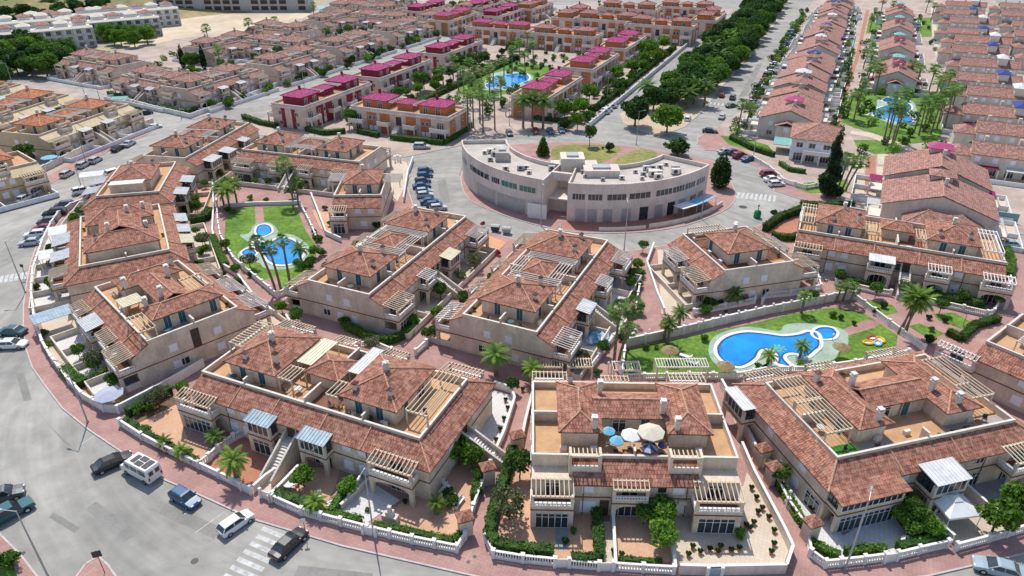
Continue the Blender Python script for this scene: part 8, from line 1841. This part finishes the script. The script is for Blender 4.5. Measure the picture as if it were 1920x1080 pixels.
for i, (x, y, sx, sy, a, m, lb) in enumerate([(108, 618, 2.8, 1.6, 42, 'roof_blue', 'pale blue corrugated yard canopy beside the pavement of the angled block'), (125, 455, 2.4, 2.0, 30, 'roof_sheet', 'white flat yard canopy on the left row, by the silver car'), (112, 500, 2.6, 1.8, 30, 'roof_sheet', 'white yard canopy below the first one on the left row'), (178, 348, 2.6, 1.5, 20, 'roof_sheet', 'white yard canopy near the white off-roader of the left row'),
    (228, 140 + 60, 2.5, 1.5, 10, 'roof_teal', 'pale teal canopy behind the white estate wall')]): small_canopy(x, y, sx, sy, a, m, lb)
# gate pillars with little tiled roofs
def gate_pillar(px, py, label, h=2.6, s=.9):
    t = thing('gate_pillar', label, 'gate pillar', (*at(px, py), .1), R(20), 'tiled gate pillars'); mb = MB(); mb.box(-s, -.6, 0, s, .6, h); mb.build('pillar', M['wall_beige'], t); mb = MB(); hip(mb, -s - .2, -.8, s + .2, .8, h + .15, .6); mb.build('roof', M['tile_red'], t)
for i, (x, y, lb) in enumerate([(915, 905, 'tiled gate pillar at the foot of the side stair'), (873, 1000, 'tiled gate pillar at the corner of the arched terrace yard'), (970, 845, 'tiled gate pillar between the pink path and the olive garden'), (1515, 1010, 'tiled gate pillar at the narrow path beside the corner house'), (1445, 905, 'tiled gate pillar beside the pale yard of the corner house'), (1425, 870, 'tiled pillar behind the right wall of the umbrella block'), (378, 672, 'tiled gate pillar between the angled block and the long one')]): gate_pillar(x, y, lb, 2.4, .7)
# white gates
for i, (x, y, a, lb) in enumerate([(463, 925, -25, 'white street gate left of the stair path'), (500, 938, -25, 'white street gate right of the stair path'), (1053, 1065, 0, 'white street gate before the grey entrance path'), (1135, 1072, 0, 'white street gate beside the middle garden'), (1668, 1055, 12, 'white street gate of the corner house'), (693, 1005, -15, 'white street gate of the white terrace'), (1338, 1083, 0, 'pale blue street gate of the paved yard')]):
    t = thing('street_gate', lb, 'gate', (*at(x, y), .1), R(a), 'street gates'); mb = MB(); mb.box(-.55, -.04, 0, .55, .04, 1.25); mb.build('leaf', M['white' if i < 6 else 'roof_blue'], t)
    for q in (-.72, .72): mb = MB(); mb.box(q - .16, -.16, 0, q + .16, .16, 1.5); mb.build('post', M['white'], t)
# rear pergola gates between umbrella block and pool lawn
for i, (x0, x1, y, lb) in enumerate([(1008, 1056, 722, 'cream slatted pergola at the back left of the umbrella block'), (1064, 1112, 722, 'second cream slatted pergola behind the umbrella block'), (1150, 1202, 728, 'white slatted pergola above the pool-side path'), (1232, 1330, 722, 'long white slatted pergola at the back right of the umbrella block')]):
    a = at(x0, y + 8); b = at(x1, y + 8); L = b[0] - a[0]; t = thing('garden_pergola', lb, 'pergola', (a[0], a[1] + 1.5, .1), 0, 'pergolas behind the umbrella block'); mb = MB(); slats(mb, 0, 0, L, 2.2, 2.6, None, 'y', .4); mb.build('slats', M['cream_slat' if i < 2 else 'white_trim'], t)
    for q in (0.1, L - .1):
        for r_ in (.1, 2.1): mb = MB(); mb.box(q - .1, r_ - .1, 0, q + .1, r_ + .1, 2.375); mb.build('post', M['wall_pale'], t)
# solar heaters / aerials
def dish(b, lx, ly, lz, i):
    p = on_block(b, lx, ly, lz); t = thing('aerial', 'thin television aerial on a roof ridge, %s from the long block rightwards' % ORD[i], 'aerial', p, rnd(0, 3), 'television aerials'); mb = MB(); mb.rod((0, 0, 0), (0, 0, 2.2), .025); mb.build('mast', M['metal_grey'], t)
    mb = MB(); mb.rod((-.5, 0, 2.0), (.5, 0, 2.0), .02); [mb.rod((q, -.3, 2.0), (q, .3, 2.0), .015) for q in (-.4, -.15, .1, .35)]; mb.build('antenna', M['metal_grey'], t)
for i, (b, x, y, z) in enumerate([(BB, 7.2, 6, 9.7), (BB, 24.5, 6, 9.7), (BD, 7, 6, 9.7), (BD, 25, 6, 9.7), (BF, 6.2, 7, 9.1), (BF, 18, 7, 9.2), (BE, 5.4, 6, 9.1)]): dish(b, x, y, z, i)
# window shutters in the sandy corner: three pale statues
for i, (x, y) in enumerate([(741, 305), (746, 303), (751, 305)]):
    t = thing('planter_column', '%s white column in the sandy corner yard, from the left' % ORD[i], 'column', (*at(x, y), .12), 0, 'white columns in the sandy yard'); mb = MB(); mb.rod((0, 0, 0), (0, 0, 1.4), .18, .14, 8); mb.build('shaft', M['white'], t); mb = MB(); mb.rod((0, 0, 1.4), (0, 0, 1.7), .2, .38, 8); mb.build('bowl', M['white'], t)
# ---------------------------------------------------------------- wear and clutter
for q in (P((60, 760), (120, 830), (150, 850), (95, 800)), P((300, 940), (420, 990), (400, 1010), (280, 955)), P((560, 1060), (700, 1075), (690, 1100), (550, 1085)), P((180, 940), (260, 1000), (235, 1015), (160, 955)), P((960, 452), (1040, 462), (1040, 458), (962, 447)), P((880, 300), (866, 310), (860, 330), (868, 330)), P((100, 960), (150, 990), (140, 1000), (92, 970)),
          P((820, 340), (835, 335), (845, 380), (826, 380)), P((1420, 120), (1430, 118), (1400, 180), (1385, 182)), P((30, 700), (45, 700), (60, 750), (44, 752))):
    sheet('road_patch', q, .0035, 'asphalt_patch')
random.seed(77)
GK = 'plants in pots on roof terraces and balconies'; k = 0
BLK = {'B': BB, 'C': (-22, 92.4, 66.3), 'D': BD, 'E': BE, 'F': BF, 'A': (-65.5, 94.8, -45), 'G': (31, 114.5, -75), 'H': (52.7, 116.4, -24), 'L': (-65.6, 163.2, -17), 'J': (-59.5, 108.2, 118)}
DIM = {'B': (32, 12.1), 'C': (32.9, 11.7), 'D': (33, 11.8), 'E': (22.5, 13.2), 'F': (24.2, 13.9), 'A': (21.6, 13.1), 'G': (14.7, 13), 'H': (32.8, 11.9), 'L': (31.5, 11.7), 'J': (23.2, 13.8)}
NMB = {'B': 'the long camper-van block', 'C': 'the pool-side block', 'D': 'the central block', 'E': 'the umbrella block', 'F': 'the glazed corner block', 'A': 'the angled block', 'G': 'the small square block', 'H': 'the right-hand block', 'L': 'the block behind the lone palm', 'J': 'the block behind the angled one'}
for nm, b in BLK.items():
    L, W = DIM[nm]; base = E_[nm]
    for i in range(6 if nm in 'BEFD' else 4):      # pots along the parapets
        side = random.choice('fb'); lx = rnd(1, L - 1); ly = .55 if side == 'f' else W - .55
        p = on_block(b, lx, ly); t = thing('flower_pot', 'potted plant by the parapet of %s, %s placed' % (NMB[nm], ORD[i]), 'flower pot', p, 0, GK); link('pot', potm, t); q = link('plant', TREE[random.choice(['bush', 'bush_d', 'bush_b'])][1], t, (0, 0, .15)); q.scale = (.35, .35, .35)
    for i in range(4):       # air conditioners on the walls and decks, pipes: parts of the building
        sd = random.choice('fb'); S = Side(sd, L, W, 2.3); s0 = rnd(5.8, L - 6)
        mb = MB(); S.box(mb, s0, .002, 2.2, s0 + .8, .35, 2.75); mb.build('air_conditioner', M['white_trim'], base)
    for i in range(3):
        lx = rnd(1, L - 1); mb = MB(); mb.box(lx, W / 2 - 5.2, ZD + .03, lx + .8, W / 2 - 4.8, ZD + .65); mb.build('air_conditioner', M['white_trim'], base)
    for sd in 'fb':
        S = Side(sd, L, W, 2.3)
        for s0 in (5.6, L - 5.7): mb = MB(); S.box(mb, s0, .002, .1, s0 + .09, .09, 5.0); mb.build('drainpipe', M['band'], base)
def bench_table(b, lx, ly, label):
    t = thing('terrace_table', label, 'table', on_block(b, lx, ly), rnd(0, 1)); mb = MB(); mb.rod((0, 0, .68), (0, 0, .73), .5, None, 12); mb.build('table_top', M[random.choice(['white', 'wood', 'teal'])], t); mb = MB(); mb.rod((0, 0, 0), (0, 0, .68), .05); mb.build('leg', M['metal_grey'], t)
for b, lx, ly, lb in ((BB, 4.3, .95, 'round table on the left terrace of the long block'), (BB, 20.6, .9, 'round table before the right pavilion of the long block'), (BB, 13.5, 2.2, 'round table on the middle terrace of the long block'), (BD, 1.3, 4.6, 'round table at the near end of the central block roof'), (BF, 20, .9, 'round table on the grey terrace of the corner block'), (BF, 1.6, 5, 'round table under the pergola of the corner block'), (BLK['C'], 1.3, 4.4, 'round table at the near end of the pool-side block roof'), (BLK['H'], 9, .8, 'round table on the right-hand block terrace'), (BLK['A'], 20.2, 3.2, 'round table on the grey terrace of the angled block')): bench_table(b, lx, ly, lb)
# pool ladders
for i, (x, y, a, lb) in enumerate([(1345, 658, 0, 'steel ladder at the left rim of the wide pool'), (1530, 655, 30, 'steel ladder at the right rim of the wide pool'), (571, 478, 0, 'steel ladder at the right rim of the round-ended pool')]):
    t = thing('pool_ladder', lb, 'pool ladder', (*at(x, y), .2), R(a))
    for q in (-.25, .25): mb = MB(); mb.rod((0, q, -.1), (0, q, .8), .03); mb.rod((0, q, .8), (.5, q, .8), .03); mb.rod((.5, q, .8), (.5, q, 0), .03); mb.build('rail', M['metal_grey'], t)
